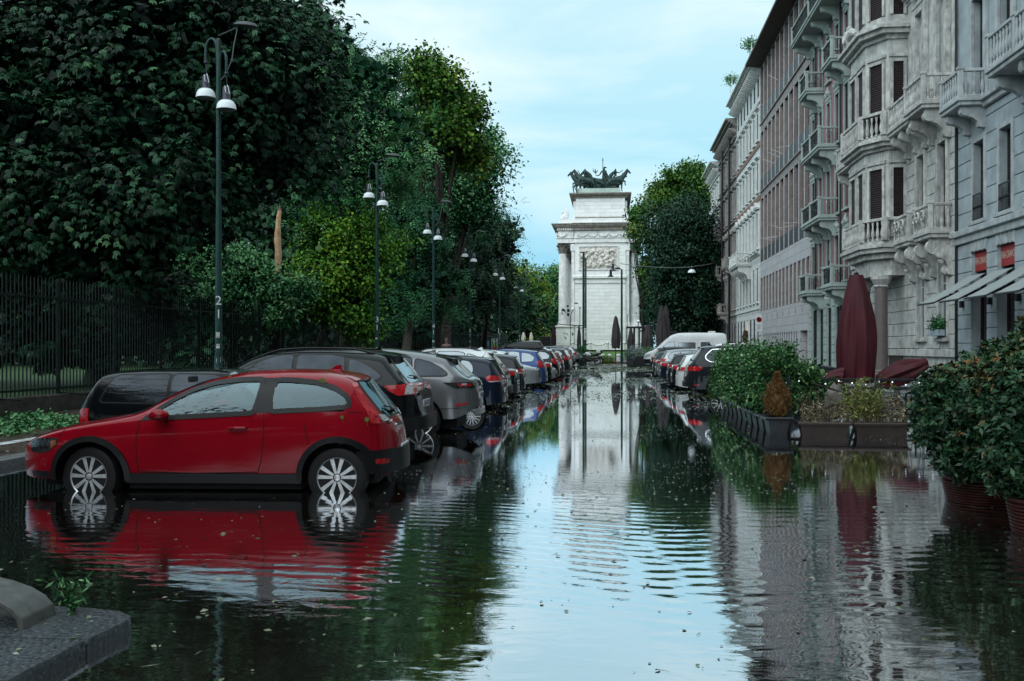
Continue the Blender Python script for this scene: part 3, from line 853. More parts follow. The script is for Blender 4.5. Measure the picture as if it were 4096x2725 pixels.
# ------------------------------------------------------------------ car shapes
P_red = paint('red', (0.25, 0.002, 0.010)); P_black = paint('black', (0.004, 0.005, 0.006)); P_grey = paint('grey', (0.17, 0.175, 0.185), 0.5)
P_dark = paint('dark_teal', (0.008, 0.02, 0.028), 0.3); P_white = paint('white', (0.66, 0.69, 0.70)); P_navy = paint('navy', (0.006, 0.012, 0.026), 0.2)
P_bluec = paint('blue', (0.03, 0.07, 0.22), 0.3); P_silver = paint('silver', (0.32, 0.34, 0.36), 0.6); P_char = paint('charcoal', (0.014, 0.018, 0.023), 0.3)
P_burg = paint('burgundy', (0.10, 0.015, 0.02), 0.2)

def spec(**kw): return dict(kw)
C30 = spec(len=4.24, wid=0.885, sill=0.27, hub=0.305, tyre=0.317, rim=0.215, arch=0.375, clad=0.435, wheels=(0.86, 3.50), tumble=0.42, box=1.6,
    nose=0.85, nn=2.3, tail=0.80, tn=2.45, tail_lift=0.06, glass=M_cglass, rglass=M_cglass, open=True,
    top=[(0, 0.50), (0.05, 0.60), (0.17, 0.69), (0.35, 0.765), (0.60, 0.845), (0.90, 0.91), (1.15, 0.955), (1.32, 1.00), (1.62, 1.17), (1.92, 1.30), (2.2, 1.375), (2.5, 1.42), (2.9, 1.432), (3.2, 1.425), (3.5, 1.385), (3.62, 1.345), (3.78, 1.20), (3.95, 1.04), (4.08, 0.915), (4.16, 0.80), (4.21, 0.60), (4.24, 0.45)],
    belt=[(0, 0.47), (0.15, 0.60), (0.5, 0.74), (0.9, 0.83), (1.3, 0.885), (1.8, 0.915), (2.6, 0.975), (3.2, 1.0), (3.6, 1.0), (3.9, 0.95), (4.1, 0.80), (4.24, 0.42)],
    windows=[[(1.58, 0.925), (1.56, 1.0), (1.74, 1.125), (1.92, 1.222), (2.15, 1.292), (2.42, 1.325), (2.675, 1.33), (2.62, 0.985)],
             [(2.79, 1.00), (2.81, 1.325), (3.0, 1.322), (3.27, 1.295), (3.46, 1.24), (3.60, 1.155), (3.645, 1.075), (3.60, 1.045), (3.3, 1.025)]],
    blackout=[[(1.40, 0.895), (1.52, 1.01), (1.62, 1.01), (1.66, 0.925)], [(2.60, 0.98), (2.66, 1.345), (2.82, 1.345), (2.80, 0.99)]],
    ws=(1.25, 1.98, 0.66, 0.52), rw=(3.66, 4.07, 0.44, 0.52), paint=P_red, frame_m=M_trim,
    rear_parts=[('tail_light', M_red, [(3.62, 1.29), (3.66, 1.29), (3.80, 1.13), (3.93, 1.0), (4.03, 0.935), (4.10, 0.885), (4.11, 0.865), (3.90, 0.86), (3.88, 0.93), (3.86, 0.98), (3.76, 1.10)], None, 0.008),
                ('reversing_lamp', M_clear, rounded([(3.985, 0.955), (4.025, 0.945), (4.09, 0.885), (4.04, 0.878)], .012), None, 0.013),
                ('reflector', M_red, rounded([(3.94, 0.49), (4.09, 0.485), (4.09, 0.435), (3.95, 0.435)], .02), None, 0.030),
                ('bumper_trim', M_trim, [(3.84, 0.335), (3.84, 0.56), (3.95, 0.575), (4.18, 0.585), (4.18, 0.34)], None, 0.022)],
    rear_mid=[('rear_bumper', M_trim, [(-0.80, 0.33), (0.80, 0.33), (0.80, 0.58), (-0.80, 0.58)], 0.03), ('badge', M_chrome, rounded([(-0.2, .80), (.2, .80), (.2, .83), (-.2, .83)], .01), .01)],
    front_parts=[('headlight', M_dlens, rounded([(0.27, 0.555), (0.25, 0.66), (0.33, 0.70), (0.56, 0.722), (0.575, 0.67), (0.50, 0.585), (0.42, 0.555)], .03), None, 0.008),
                 ('indicator', M_amber, rounded([(0.50, 0.60), (0.50, 0.68), (0.55, 0.695), (0.555, 0.67), (0.52, 0.61)], .012), None, 0.012),
                 ('front_lip', M_trim, [(0.26, 0.29), (0.26, 0.35), (0.47, 0.36), (0.47, 0.28)], None, 0.008)],
    gaps=[[(1.40, 0.90), (1.37, 0.75), (1.365, 0.5), (1.38, 0.36)], [(2.73, 0.99), (2.725, 0.7), (2.70, 0.5), (2.66, 0.36)], [(1.40, 0.36), (2.0, 0.345), (2.66, 0.36)],
          [(3.62, 1.0), (3.80, 0.99)], [(3.16, .86), (3.19, .70), (3.20, .65)], [(0.62, 0.80), (0.58, 0.73)]],
    handles=[(2.36, 0.825)], mirror=(1.60, 0.935), spoiler=(3.52, 3.72, 0.50), sp_slope=0.25, antenna=(3.30, 'fin'), wiper=(0.0, 0.97, -0.3, 1.03), steer=R(-8), spokes=10, style=0, plate=0.55)

def remap(c, g):
    for k in ('top', 'belt'): c[k] = [(g(x), z) for x, z in c[k]]
    for k in ('windows', 'blackout', 'gaps'): c[k] = [[(g(x), z) for x, z in p] for p in c[k]]
    c['handles'] = [(g(x), z) for x, z in c['handles']]; c['wheels'] = tuple(g(x) for x in c['wheels'])
    for k in ('rear_parts', 'front_parts'): c[k] = [(a, b, [(g(x), z) for x, z in p] if p else p, q, t) for a, b, p, q, t in c[k]]
    for k in ('ws', 'rw'): a = c[k]; c[k] = (g(a[0]), g(a[1]), a[2], a[3])
    a = c['spoiler']; c['spoiler'] = (g(a[0]), g(a[1]), a[2]); c['len'] = g(c['len']); c['mirror'] = (g(c['mirror'][0]), c['mirror'][1]); c['antenna'] = (g(c['antenna'][0]), c['antenna'][1])
remap(C30, lambda x: .15 + x*(1 - .15/.86) + 0 if False else ((x-.86)*1.16+.998 if x < .86 else (x+.138 if x < 3.55 else 3.688+(x-3.55)*.80)))
SUV = spec(len=4.62, wid=0.94, sill=0.34, hub=0.36, tyre=0.365, rim=0.24, arch=0.42, clad=0.48, wheels=(0.92, 3.63), tumble=0.40, box=2.0,
    nose=0.75, nn=2.6, tail=0.55, tn=3.0, tail_lift=0.12,
    top=[(0, 0.62), (0.05, 0.80), (0.2, 0.92), (0.6, 1.02), (1.0, 1.08), (1.25, 1.13), (1.6, 1.36), (1.95, 1.56), (2.3, 1.645), (2.8, 1.675), (3.3, 1.665), (3.8, 1.62), (4.0, 1.58), (4.18, 1.40), (4.38, 1.17), (4.48, 1.08), (4.53, 0.95), (4.56, 0.75), (4.62, 0.52)],
    belt=[(0, 0.60), (0.2, 0.84), (0.6, 0.95), (1.2, 1.03), (2.5, 1.09), (3.4, 1.13), (3.9, 1.15), (4.3, 1.10), (4.5, 0.95), (4.62, 0.50)],
    windows=[[(1.56, 1.06), (1.80, 1.25), (2.10, 1.46), (2.35, 1.545), (2.60, 1.555), (2.60, 1.10)], [(2.68, 1.10), (2.68, 1.56), (3.2, 1.555), (3.42, 1.52), (3.46, 1.14)], [(3.52, 1.15), (3.50, 1.50), (3.70, 1.45), (3.92, 1.33), (4.03, 1.24), (3.98, 1.19)]],
    ws=(1.30, 2.0, 0.70, 0.56), rw=(4.04, 4.42, 0.50, 0.60), paint=P_black, glass=M_dglass, rglass=M_glass,
    rear_parts=[('tail_light', M_red, rounded([(4.08, 1.10), (4.50, 1.12), (4.52, 0.96), (4.28, 0.95), (4.14, 1.03)], .02), [(0.70, 1.12), (0.52, 1.10), (0.50, 0.98), (0.70, 0.96)], 0.012),
                ('reversing_lamp', M_clear, [(4.40, 1.10), (4.50, 1.11), (4.515, 0.97), (4.38, 0.965)], None, 0.017),
                ('bumper_trim', M_trim, [(4.12, 0.40), (4.12, 0.62), (4.56, 0.64), (4.58, 0.46)], None, 0.02)],
    rear_mid=[('rear_bumper', M_trim, [(-0.86, 0.42), (0.86, 0.42), (0.86, 0.62), (-0.86, 0.62)], 0.05), ('tailgate_step', M_black, [(-0.5, 0.93), (0.5, 0.93), (0.5, 1.0), (-0.5, 1.0)], 0.02)],
    front_parts=[('headlight', M_clear, [(0.14, 0.82), (0.16, 0.92), (0.55, 0.95), (0.45, 0.84)], [(0.85, 0.82), (0.45, 0.80), (0.45, 0.90), (0.85, 0.92)], 0.008)],
    front_mid=[('grille', M_black, rounded([(-0.42, 0.55), (0.42, 0.55), (0.50, 0.84), (-0.50, 0.84)], .05), 0.012)],
    gaps=[[(1.45, 1.04), (1.42, 0.7), (1.50, 0.42)], [(2.64, 1.1), (2.64, 0.42)], [(3.48, 1.13), (3.42, 0.9), (3.22, 0.65), (3.15, 0.45)]],
    handles=[(2.36, 0.98), (3.20, 1.02)], mirror=(1.70, 1.06), rails=(2.05, 3.85), spoiler=(3.82, 4.22, 0.56), antenna=(3.75, 'fin'), wiper=(0.0, 1.20, -0.35, 1.24), spokes=10, style=1, plate=0.80)

VELAR = dict(SUV)
VELAR.update(len=4.80, wid=0.965, sill=0.40, hub=0.38, tyre=0.385, rim=0.27, arch=0.43, clad=None, wheels=(0.90, 3.77), tumble=0.44, tail=0.60, tn=2.6, tail_lift=0.22,
    top=[(0, 0.65), (0.05, 0.85), (0.2, 0.97), (0.6, 1.05), (1.0, 1.10), (1.3, 1.15), (1.7, 1.40), (2.05, 1.57), (2.5, 1.66), (3.0, 1.665), (3.5, 1.62), (4.0, 1.55), (4.2, 1.50), (4.38, 1.33), (4.58, 1.16), (4.70, 1.10), (4.76, 0.98), (4.78, 0.80), (4.80, 0.60)],
    belt=[(0, 0.63), (0.2, 0.88), (0.6, 0.98), (1.2, 1.06), (2.5, 1.12), (3.4, 1.15), (4.2, 1.15), (4.55, 1.12), (4.7, 1.0), (4.80, 0.58)],
    windows=[[(1.68, 1.10), (1.9, 1.27), (2.2, 1.46), (2.5, 1.535), (2.75, 1.54), (2.75, 1.14)], [(2.81, 1.14), (2.81, 1.545), (3.3, 1.53), (3.60, 1.48), (3.64, 1.17)], [(3.70, 1.17), (3.68, 1.465), (3.95, 1.40), (4.15, 1.30), (4.28, 1.20), (4.22, 1.175)]],
    ws=(1.4, 2.1, 0.72, 0.58), rw=(4.24, 4.60, 0.52, 0.62), paint=P_grey, rails=None, sp_m=P_black,
    rear_parts=[('tail_light', M_dlens, [(4.20, 1.05), (4.70, 1.06), (4.73, 0.95), (4.42, 0.95), (4.28, 1.01)], [(0.66, 1.06), (0.42, 1.05), (0.42, 0.96), (0.66, 0.95)], 0.010),
                ('lamp_strip', M_red, [(4.44, 1.03), (4.66, 1.035), (4.68, 0.985), (4.50, 0.985)], None, 0.016), ('reversing_lamp', M_clear, [(4.52, 1.035), (4.60, 1.035), (4.60, 1.005), (4.53, 1.005)], None, 0.019),
                ('reflector', M_red, [(4.42, 0.66), (4.62, 0.70), (4.62, 0.665), (4.42, 0.63)], None, 0.012)],
    rear_mid=[('tail_panel', M_dlens, [(-0.42, 0.96), (0.42, 0.96), (0.42, 1.05), (-0.42, 1.05)], 0.010), ('bumper_guard', M_alloy, [(-0.55, 0.46), (0.55, 0.46), (0.70, 0.56), (-0.70, 0.56)], 0.03), ('badge', M_chrome, [(-0.3, .90), (.3, .90), (.3, .92), (-.3, .92)], .01)],
    gaps=[[(1.55, 1.08), (1.52, 0.7), (1.60, 0.46)], [(2.78, 1.13), (2.78, 0.46)], [(3.66, 1.15), (3.60, 0.95), (3.38, 0.7), (3.3, 0.5)], [(3.9, 0.60), (4.2, 0.585), (4.6, 0.60)]],
    handles=[], mirror=(1.82, 1.10), spoiler=(4.02, 4.42, 0.60), antenna=(3.85, 'fin'), wiper=None, plate=0.80, handle_m=M_trim)
for k_ in ('rails', 'wiper'): VELAR.pop(k_)

GOLF = spec(len=4.20, wid=0.885, sill=0.26, hub=0.31, tyre=0.318, rim=0.225, arch=0.365, wheels=(0.88, 3.45), tumble=0.40, box=2.0,
    nose=0.7, nn=2.6, tail=0.42, tn=3.2, tail_lift=0.06,
    top=[(0, 0.52), (0.05, 0.66), (0.25, 0.77), (0.7, 0.88), (1.1, 0.95), (1.3, 1.0), (1.65, 1.22), (2.0, 1.40), (2.35, 1.47), (2.8, 1.485), (3.3, 1.465), (3.7, 1.425), (3.85, 1.38), (3.98, 1.18), (4.10, 0.98), (4.15, 0.90), (4.17, 0.75), (4.20, 0.48)],
    belt=[(0, 0.50), (0.2, 0.70), (0.7, 0.82), (1.3, 0.90), (2.5, 0.96), (3.6, 1.0), (3.95, 0.97), (4.12, 0.84), (4.20, 0.46)],
    windows=[[(1.60, 0.945), (1.85, 1.15), (2.1, 1.30), (2.35, 1.37), (2.52, 1.375), (2.52, 0.97)], [(2.60, 0.97), (2.60, 1.38), (2.95, 1.375), (3.10, 1.36), (3.22, 1.01), (3.16, 0.985)], [(3.20, 1.0), (3.16, 1.355), (3.36, 1.33), (3.46, 1.22), (3.48, 1.09), (3.42, 1.02)]],
    ws=(1.33, 2.0, 0.66, 0.54), rw=(3.88, 4.08, 0.48, 0.58), paint=P_navy,
    rear_parts=[('tail_light', M_red, rounded([(3.80, 0.94), (3.86, 0.99), (4.10, 0.98), (4.14, 0.84), (3.90, 0.83), (3.82, 0.86)], .02), [(0.66, 0.98), (0.50, 0.98), (0.50, 0.85), (0.66, 0.84)], 0.010),
                ('reversing_lamp', M_clear, [(3.84, 0.855), (4.13, 0.865), (4.14, 0.835), (3.90, 0.825)], None, 0.014)],
    rear_mid=[('badge', M_chrome, rounded([(-.05, .90), (.05, .90), (.05, .99), (-.05, .99)], .04), .012)],
    front_parts=[('headlight', M_clear, [(0.12, 0.64), (0.14, 0.73), (0.5, 0.79), (0.42, 0.67)], [(0.80, 0.64), (0.42, 0.62), (0.42, 0.70), (0.80, 0.74)], 0.008)],
    front_mid=[('grille', M_black, rounded([(-0.40, 0.60), (0.40, 0.60), (0.42, 0.69), (-0.42, 0.69)], .03), 0.010), ('air_intake', M_black, [(-0.5, 0.34), (0.5, 0.34), (0.45, 0.48), (-0.45, 0.48)], .01)],
    gaps=[[(1.45, 0.91), (1.42, 0.6), (1.46, 0.36)], [(2.56, 0.97), (2.56, 0.36)], [(3.22, 1.0), (3.16, 0.8), (3.05, 0.6), (3.0, 0.4)]],
    handles=[(2.28, 0.86), (3.0, 0.89)], mirror=(1.70, 0.93), spoiler=(3.72, 3.92, 0.54), antenna=(3.6, 'rod'), wiper=(0.0, 1.03, -0.33, 1.08), spokes=14, style=1, plate=0.62)

SEDAN = dict(GOLF); SEDAN.update(len=4.75, wid=0.92, wheels=(0.90, 3.70), tail=0.5, tn=3.0,
    top=[(0, 0.52), (0.05, 0.66), (0.25, 0.76), (0.8, 0.87), (1.3, 0.94), (1.5, 1.0), (1.9, 1.25), (2.3, 1.42), (2.7, 1.455), (3.1, 1.42), (3.5, 1.31), (3.9, 1.14), (4.15, 1.07), (4.55, 1.04), (4.68, 1.0), (4.72, 0.80), (4.75, 0.50)],
    belt=[(0, 0.50), (0.2, 0.69), (0.8, 0.82), (1.5, 0.91), (2.7, 0.95), (3.7, 0.985), (4.3, 0.97), (4.6, 0.93), (4.70, 0.85), (4.75, 0.48)],
    windows=[[(1.8, 0.95), (2.1, 1.16), (2.4, 1.32), (2.65, 1.35), (2.75, 1.345), (2.75, 0.97)], [(2.82, 0.97), (2.82, 1.345), (3.1, 1.32), (3.4, 1.23), (3.66, 1.09), (3.60, 1.01)]],
    ws=(1.52, 2.25, 0.66, 0.54), rw=(3.35, 4.02, 0.52, 0.60), paint=P_dark,
    rear_parts=[('tail_light', M_red, [(4.36, 0.97), (4.66, 0.98), (4.70, 0.84), (4.52, 0.83), (4.44, 0.90)], [(0.68, 0.97), (0.40, 0.96), (0.42, 0.88), (0.68, 0.84)], 0.010), ('bumper_trim', M_trim, [(4.3, .34), (4.3, .44), (4.7, .45), (4.7, .36)], None, .012)],
    gaps=[[(1.6, 0.92), (1.58, 0.6), (1.62, 0.36)], [(2.78, 0.96), (2.78, 0.36)], [(3.6, 1.0), (3.5, 0.8), (3.3, 0.6), (3.25, 0.4)]], handles=[(2.5, 0.85), (3.35, 0.88)], mirror=(1.9, 0.93), antenna=(3.2, 'fin'))
for k_ in ('spoiler', 'wiper'): SEDAN.pop(k_)

MPV = dict(GOLF); MPV.update(len=4.38, wid=0.91, wheels=(0.88, 3.54), box=2.2,
    top=[(0, 0.54), (0.05, 0.70), (0.25, 0.83), (0.7, 0.97), (1.0, 1.05), (1.3, 1.22), (1.7, 1.44), (2.1, 1.57), (2.6, 1.62), (3.2, 1.61), (3.8, 1.55), (3.95, 1.50), (4.12, 1.25), (4.26, 1.05), (4.32, 0.95), (4.35, 0.78), (4.38, 0.50)],
    belt=[(0, 0.52), (0.2, 0.76), (0.7, 0.88), (1.3, 0.97), (2.5, 1.03), (3.7, 1.08), (4.1, 1.03), (4.28, 0.9), (4.38, 0.48)],
    windows=[[(1.50, 1.02), (1.8, 1.25), (2.1, 1.43), (2.35, 1.49), (2.55, 1.50), (2.55, 1.05)], [(2.62, 1.05), (2.62, 1.51), (3.1, 1.50), (3.3, 1.48), (3.36, 1.09)], [(3.42, 1.10), (3.40, 1.47), (3.72, 1.42), (3.92, 1.28), (3.86, 1.13)]],
    ws=(1.12, 2.0, 0.68, 0.58), rw=(3.97, 4.22, 0.50, 0.60), paint=P_bluec, mirror=(1.55, 1.02), spoiler=(3.80, 4.05, 0.56), antenna=(3.7, 'rod'), wiper=(0.0, 1.10, -0.33, 1.15),
    rear_parts=[('tail_light', M_red, [(4.0, 1.12), (4.16, 1.15), (4.32, 0.97), (4.34, 0.86), (4.10, 0.90)], [(0.66, 1.0), (0.48, 0.96), (0.48, 0.88), (0.66, 0.87)], 0.010)],
    gaps=[[(1.4, 0.98), (1.38, 0.6), (1.42, 0.36)], [(2.58, 1.05), (2.58, 0.36)], [(3.38, 1.08), (3.3, 0.8), (3.12, 0.6), (3.08, 0.4)]], handles=[(2.3, 0.93), (3.1, 0.96)])

MINI = dict(GOLF); MINI.update(len=3.70, wid=0.845, wheels=(0.72, 3.19), nose=0.6, tail=0.5, tumble=0.36, box=2.6,
    top=[(0, 0.50), (0.05, 0.68), (0.2, 0.80), (0.6, 0.90), (1.05, 0.96), (1.2, 1.02), (1.45, 1.22), (1.70, 1.38), (2.0, 1.41), (2.6, 1.41), (3.1, 1.39), (3.3, 1.36), (3.45, 1.18), (3.56, 0.98), (3.62, 0.88), (3.67, 0.72), (3.70, 0.46)],
    belt=[(0, 0.48), (0.2, 0.74), (0.6, 0.86), (1.1, 0.92), (2.5, 0.95), (3.3, 0.96), (3.55, 0.86), (3.70, 0.44)],
    windows=[[(1.28, 0.965), (1.45, 1.14), (1.68, 1.325), (2.35, 1.335), (2.35, 0.985)], [(2.40, 0.985), (2.40, 1.335), (3.10, 1.32), (3.26, 1.0)]],
    ws=(1.2, 1.66, 0.64, 0.58), rw=(3.34, 3.54, 0.5, 0.56), paint=P_black, glass=M_dglass, mirror=(1.4, 0.93), spoiler=(3.20, 3.36, 0.5), handles=[(2.1, .85)],
    gaps=[[(1.25, 0.93), (1.22, 0.6), (1.28, 0.36)], [(2.38, 0.97), (2.38, 0.36)]], antenna=(1.9, 'rod'), wiper=(0, 1.0, -.3, 1.04),
    rear_parts=[('tail_light', M_red, rounded([(3.40, 0.70), (3.40, 0.92), (3.54, 0.90), (3.58, 0.72)], .03), None, 0.012)])

X7 = dict(SUV); X7.update(len=5.05, wid=1.0, hub=0.39, tyre=0.39, arch=0.44, clad=None, wheels=(0.92, 3.98), sill=0.34, box=2.6, tumble=0.30, rim=0.28,
    top=[(0, 0.65), (0.05, 0.90), (0.25, 1.04), (0.8, 1.13), (1.3, 1.19), (1.55, 1.25), (1.95, 1.52), (2.3, 1.70), (2.8, 1.77), (3.5, 1.78), (4.2, 1.74), (4.45, 1.70), (4.62, 1.50), (4.82, 1.25), (4.92, 1.12), (4.97, 0.95), (5.0, 0.80), (5.05, 0.55)],
    belt=[(0, 0.63), (0.25, 0.95), (0.8, 1.05), (1.5, 1.13), (3.0, 1.16), (4.3, 1.18), (4.75, 1.12), (4.95, 0.98), (5.05, 0.53)],
    windows=[[(1.95, 1.17), (2.2, 1.40), (2.45, 1.60), (2.9, 1.63), (2.9, 1.20)], [(2.98, 1.20), (2.98, 1.635), (3.70, 1.63), (3.70, 1.21)], [(3.80, 1.22), (3.80, 1.62), (4.22, 1.60), (4.42, 1.42), (4.42, 1.32), (4.28, 1.23)]],
    ws=(1.6, 2.3, 0.74, 0.62), rw=(4.50, 4.80, 0.56, 0.66), paint=P_char,
    rear_parts=[('tail_light', M_red, rounded([(4.52, 1.03), (4.58, 1.08), (4.93, 1.07), (4.97, 0.93), (4.64, 0.93)], .02), [(0.74, 1.06), (0.45, 1.05), (0.45, 0.99), (0.74, 0.95)], 0.012),
                ('reflector', M_red, [(4.62, 0.50), (4.95, 0.50), (4.95, 0.47), (4.62, 0.47)], None, 0.012)],
    rear_mid=[('rear_bumper', M_trim, [(-0.9, 0.42), (0.9, 0.42), (0.9, 0.58), (-0.9, 0.58)], 0.04), ('chrome_bar', M_chrome, [(-.45, 1.0), (.45, 1.0), (.45, 1.03), (-.45, 1.03)], .015)],
    gaps=[[(1.75, 1.15), (1.72, 0.7), (1.80, 0.42)], [(2.94, 1.18), (2.94, 0.42)], [(3.75, 1.2), (3.66, 0.95), (3.5, 0.7), (3.45, 0.5)], [(4.30, .98), (4.5, .98), (4.5, .86), (4.30, .86), (4.30, .98)]],
    handles=[(2.65, 1.06), (3.5, 1.08)], mirror=(2.05, 1.13), rails=(2.4, 4.1), rail_m=M_alloy, spoiler=(4.28, 4.62, 0.66), antenna=(4.2, 'fin'), wiper=(0.0, 1.28, -0.35, 1.32), plate=0.80, frame_m=M_chrome)

VAN = dict(SUV); VAN.update(len=5.9, wid=1.02, hub=0.34, tyre=0.345, arch=0.40, clad=None, wheels=(0.95, 4.7), sill=0.36, box=4.2, tumble=0.07, nose=0.6, tail=0.25, tn=4.5, tail_lift=0.0, rim=0.21,
    top=[(0, 0.75), (0.06, 1.02), (0.3, 1.22), (0.7, 1.40), (1.0, 1.62), (1.4, 2.0), (1.8, 2.32), (2.1, 2.50), (2.6, 2.60), (4.0, 2.62), (5.4, 2.60), (5.72, 2.52), (5.82, 2.2), (5.86, 1.4), (5.9, 0.60)],
    belt=[(0, 0.70), (0.3, 1.10), (0.7, 1.22), (1.2, 1.35), (2.5, 1.5), (5.5, 1.5), (5.8, 1.4), (5.9, 0.55)],
    windows=[[(1.28, 1.36), (1.40, 1.62), (1.72, 1.90), (2.12, 1.95), (2.12, 1.38)], [(2.45, 1.45), (2.45, 1.90), (3.6, 1.90), (3.6, 1.45)], [(4.0, 1.45), (4.0, 1.92), (4.6, 1.92), (4.6, 1.45)]],
    ws=(0.85, 1.78, 0.82, 0.74), paint=P_white, glass=M_glass, mirror=(1.3, 1.35), spoiler=None,
    rear_parts=[('tail_light', M_red, [(5.70, 1.0), (5.70, 1.5), (5.82, 1.5), (5.84, 1.0)], None, 0.012)], rear_mid=[('rear_bumper', M_trim, [(-.9, .40), (.9, .40), (.9, .55), (-.9, .55)], .05)],
    front_parts=[('headlight', M_clear, [(0.08, 0.86), (0.12, 1.05), (0.50, 1.16), (0.42, 0.92)], [(0.9, 0.86), (0.6, 0.84), (0.6, 1.0), (0.9, 1.05)], 0.010), ('front_bumper', M_trim, [(0.03, .42), (0.03, .74), (.46, .74), (.52, .42)], None, .02)],
    front_mid=[('front_bumper', M_trim, [(-0.95, .42), (0.95, .42), (0.95, .74), (-0.95, .74)], .03)],
    gaps=[[(1.2, 1.3), (1.28, 0.8), (1.36, 0.42)], [(2.2, 2.0), (2.2, 0.42)], [(3.75, 2.0), (3.75, 0.42)]], handles=[(2.0, 1.15)], frame_m=M_trim, wr=0.06, rails=None)
for k_ in ('rails', 'spoiler', 'rw', 'antenna', 'wiper'): VAN.pop(k_, None)
# ------------------------------------------------------------------ trees
def leafmat(name, cols, rough=0.42, spec=0.16):
    return mat(name, cols[0], rough, tint=cols, rvar=0.2, spec=spec, scale=2)
L_dark = leafmat('chestnut_leaves', [(0.003, 0.014, 0.008), (0.007, 0.033, 0.016), (0.020, 0.08, 0.036), (0.10, 0.22, 0.10)])  # last tone paints the highlights on the dark crown
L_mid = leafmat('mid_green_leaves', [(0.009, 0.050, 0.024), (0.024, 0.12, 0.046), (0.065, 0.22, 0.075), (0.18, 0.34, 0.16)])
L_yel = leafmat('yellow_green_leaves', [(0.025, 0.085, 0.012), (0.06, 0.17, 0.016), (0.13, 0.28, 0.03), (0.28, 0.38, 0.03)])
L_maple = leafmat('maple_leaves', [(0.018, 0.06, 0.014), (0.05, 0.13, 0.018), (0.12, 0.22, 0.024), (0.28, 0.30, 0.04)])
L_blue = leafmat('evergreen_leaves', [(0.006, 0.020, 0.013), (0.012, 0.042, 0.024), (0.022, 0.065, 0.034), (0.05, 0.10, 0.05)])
M_bark = mat('wet_bark', (0.035, 0.028, 0.022), 0.7, var=0.5, scale=6, bump=0.02, bscale=14)

def rnd_unit(rg, n):
    v = rg.normal(size=(n, 3)); return v/np.linalg.norm(v, axis=1)[:, None]
def nrm(v): return v/np.maximum(1e-9, np.linalg.norm(v, axis=1))[:, None]
def leaves(pos, dirs, nor, length, width, rg, fold=0.15):
    """diamond leaves: pos base, dirs long axis, nor rough normal; returns verts (4n,3)"""
    n = len(pos); side = nrm(np.cross(dirs, nor)); nn = nrm(np.cross(side, dirs))
    L = length[:, None]; W = width[:, None]
    b = pos; tip = pos + dirs*L - nn*L*0.12
    mid = pos + dirs*L*0.5
    a = mid + side*W*0.5 + nn*W*fold; c = mid - side*W*0.5 + nn*W*fold
    v = np.empty((n, 4, 3)); v[:, 0] = b; v[:, 1] = a; v[:, 2] = tip; v[:, 3] = c
    return v.reshape(-1, 3)
def crown_pts(blobs, n, rg, shell=0.3):
    vol = np.array([b[3]*b[4]*b[5] for b in blobs])**0.72; pr = vol/vol.sum()
    k = rg.choice(len(blobs), n, p=pr); crown_pts.k = k; B = np.array(blobs)[k]
    d = rnd_unit(rg, n); r = rg.random(n)**shell
    lump = 1 + 0.16*np.sin(d[:, 0]*7+k*1.7) * np.cos(d[:, 2]*6+k) + 0.10*np.sin(d[:, 1]*13+k*2.3)
    return B[:, :3] + d*B[:, 3:6]*(r*lump)[:, None], d, r
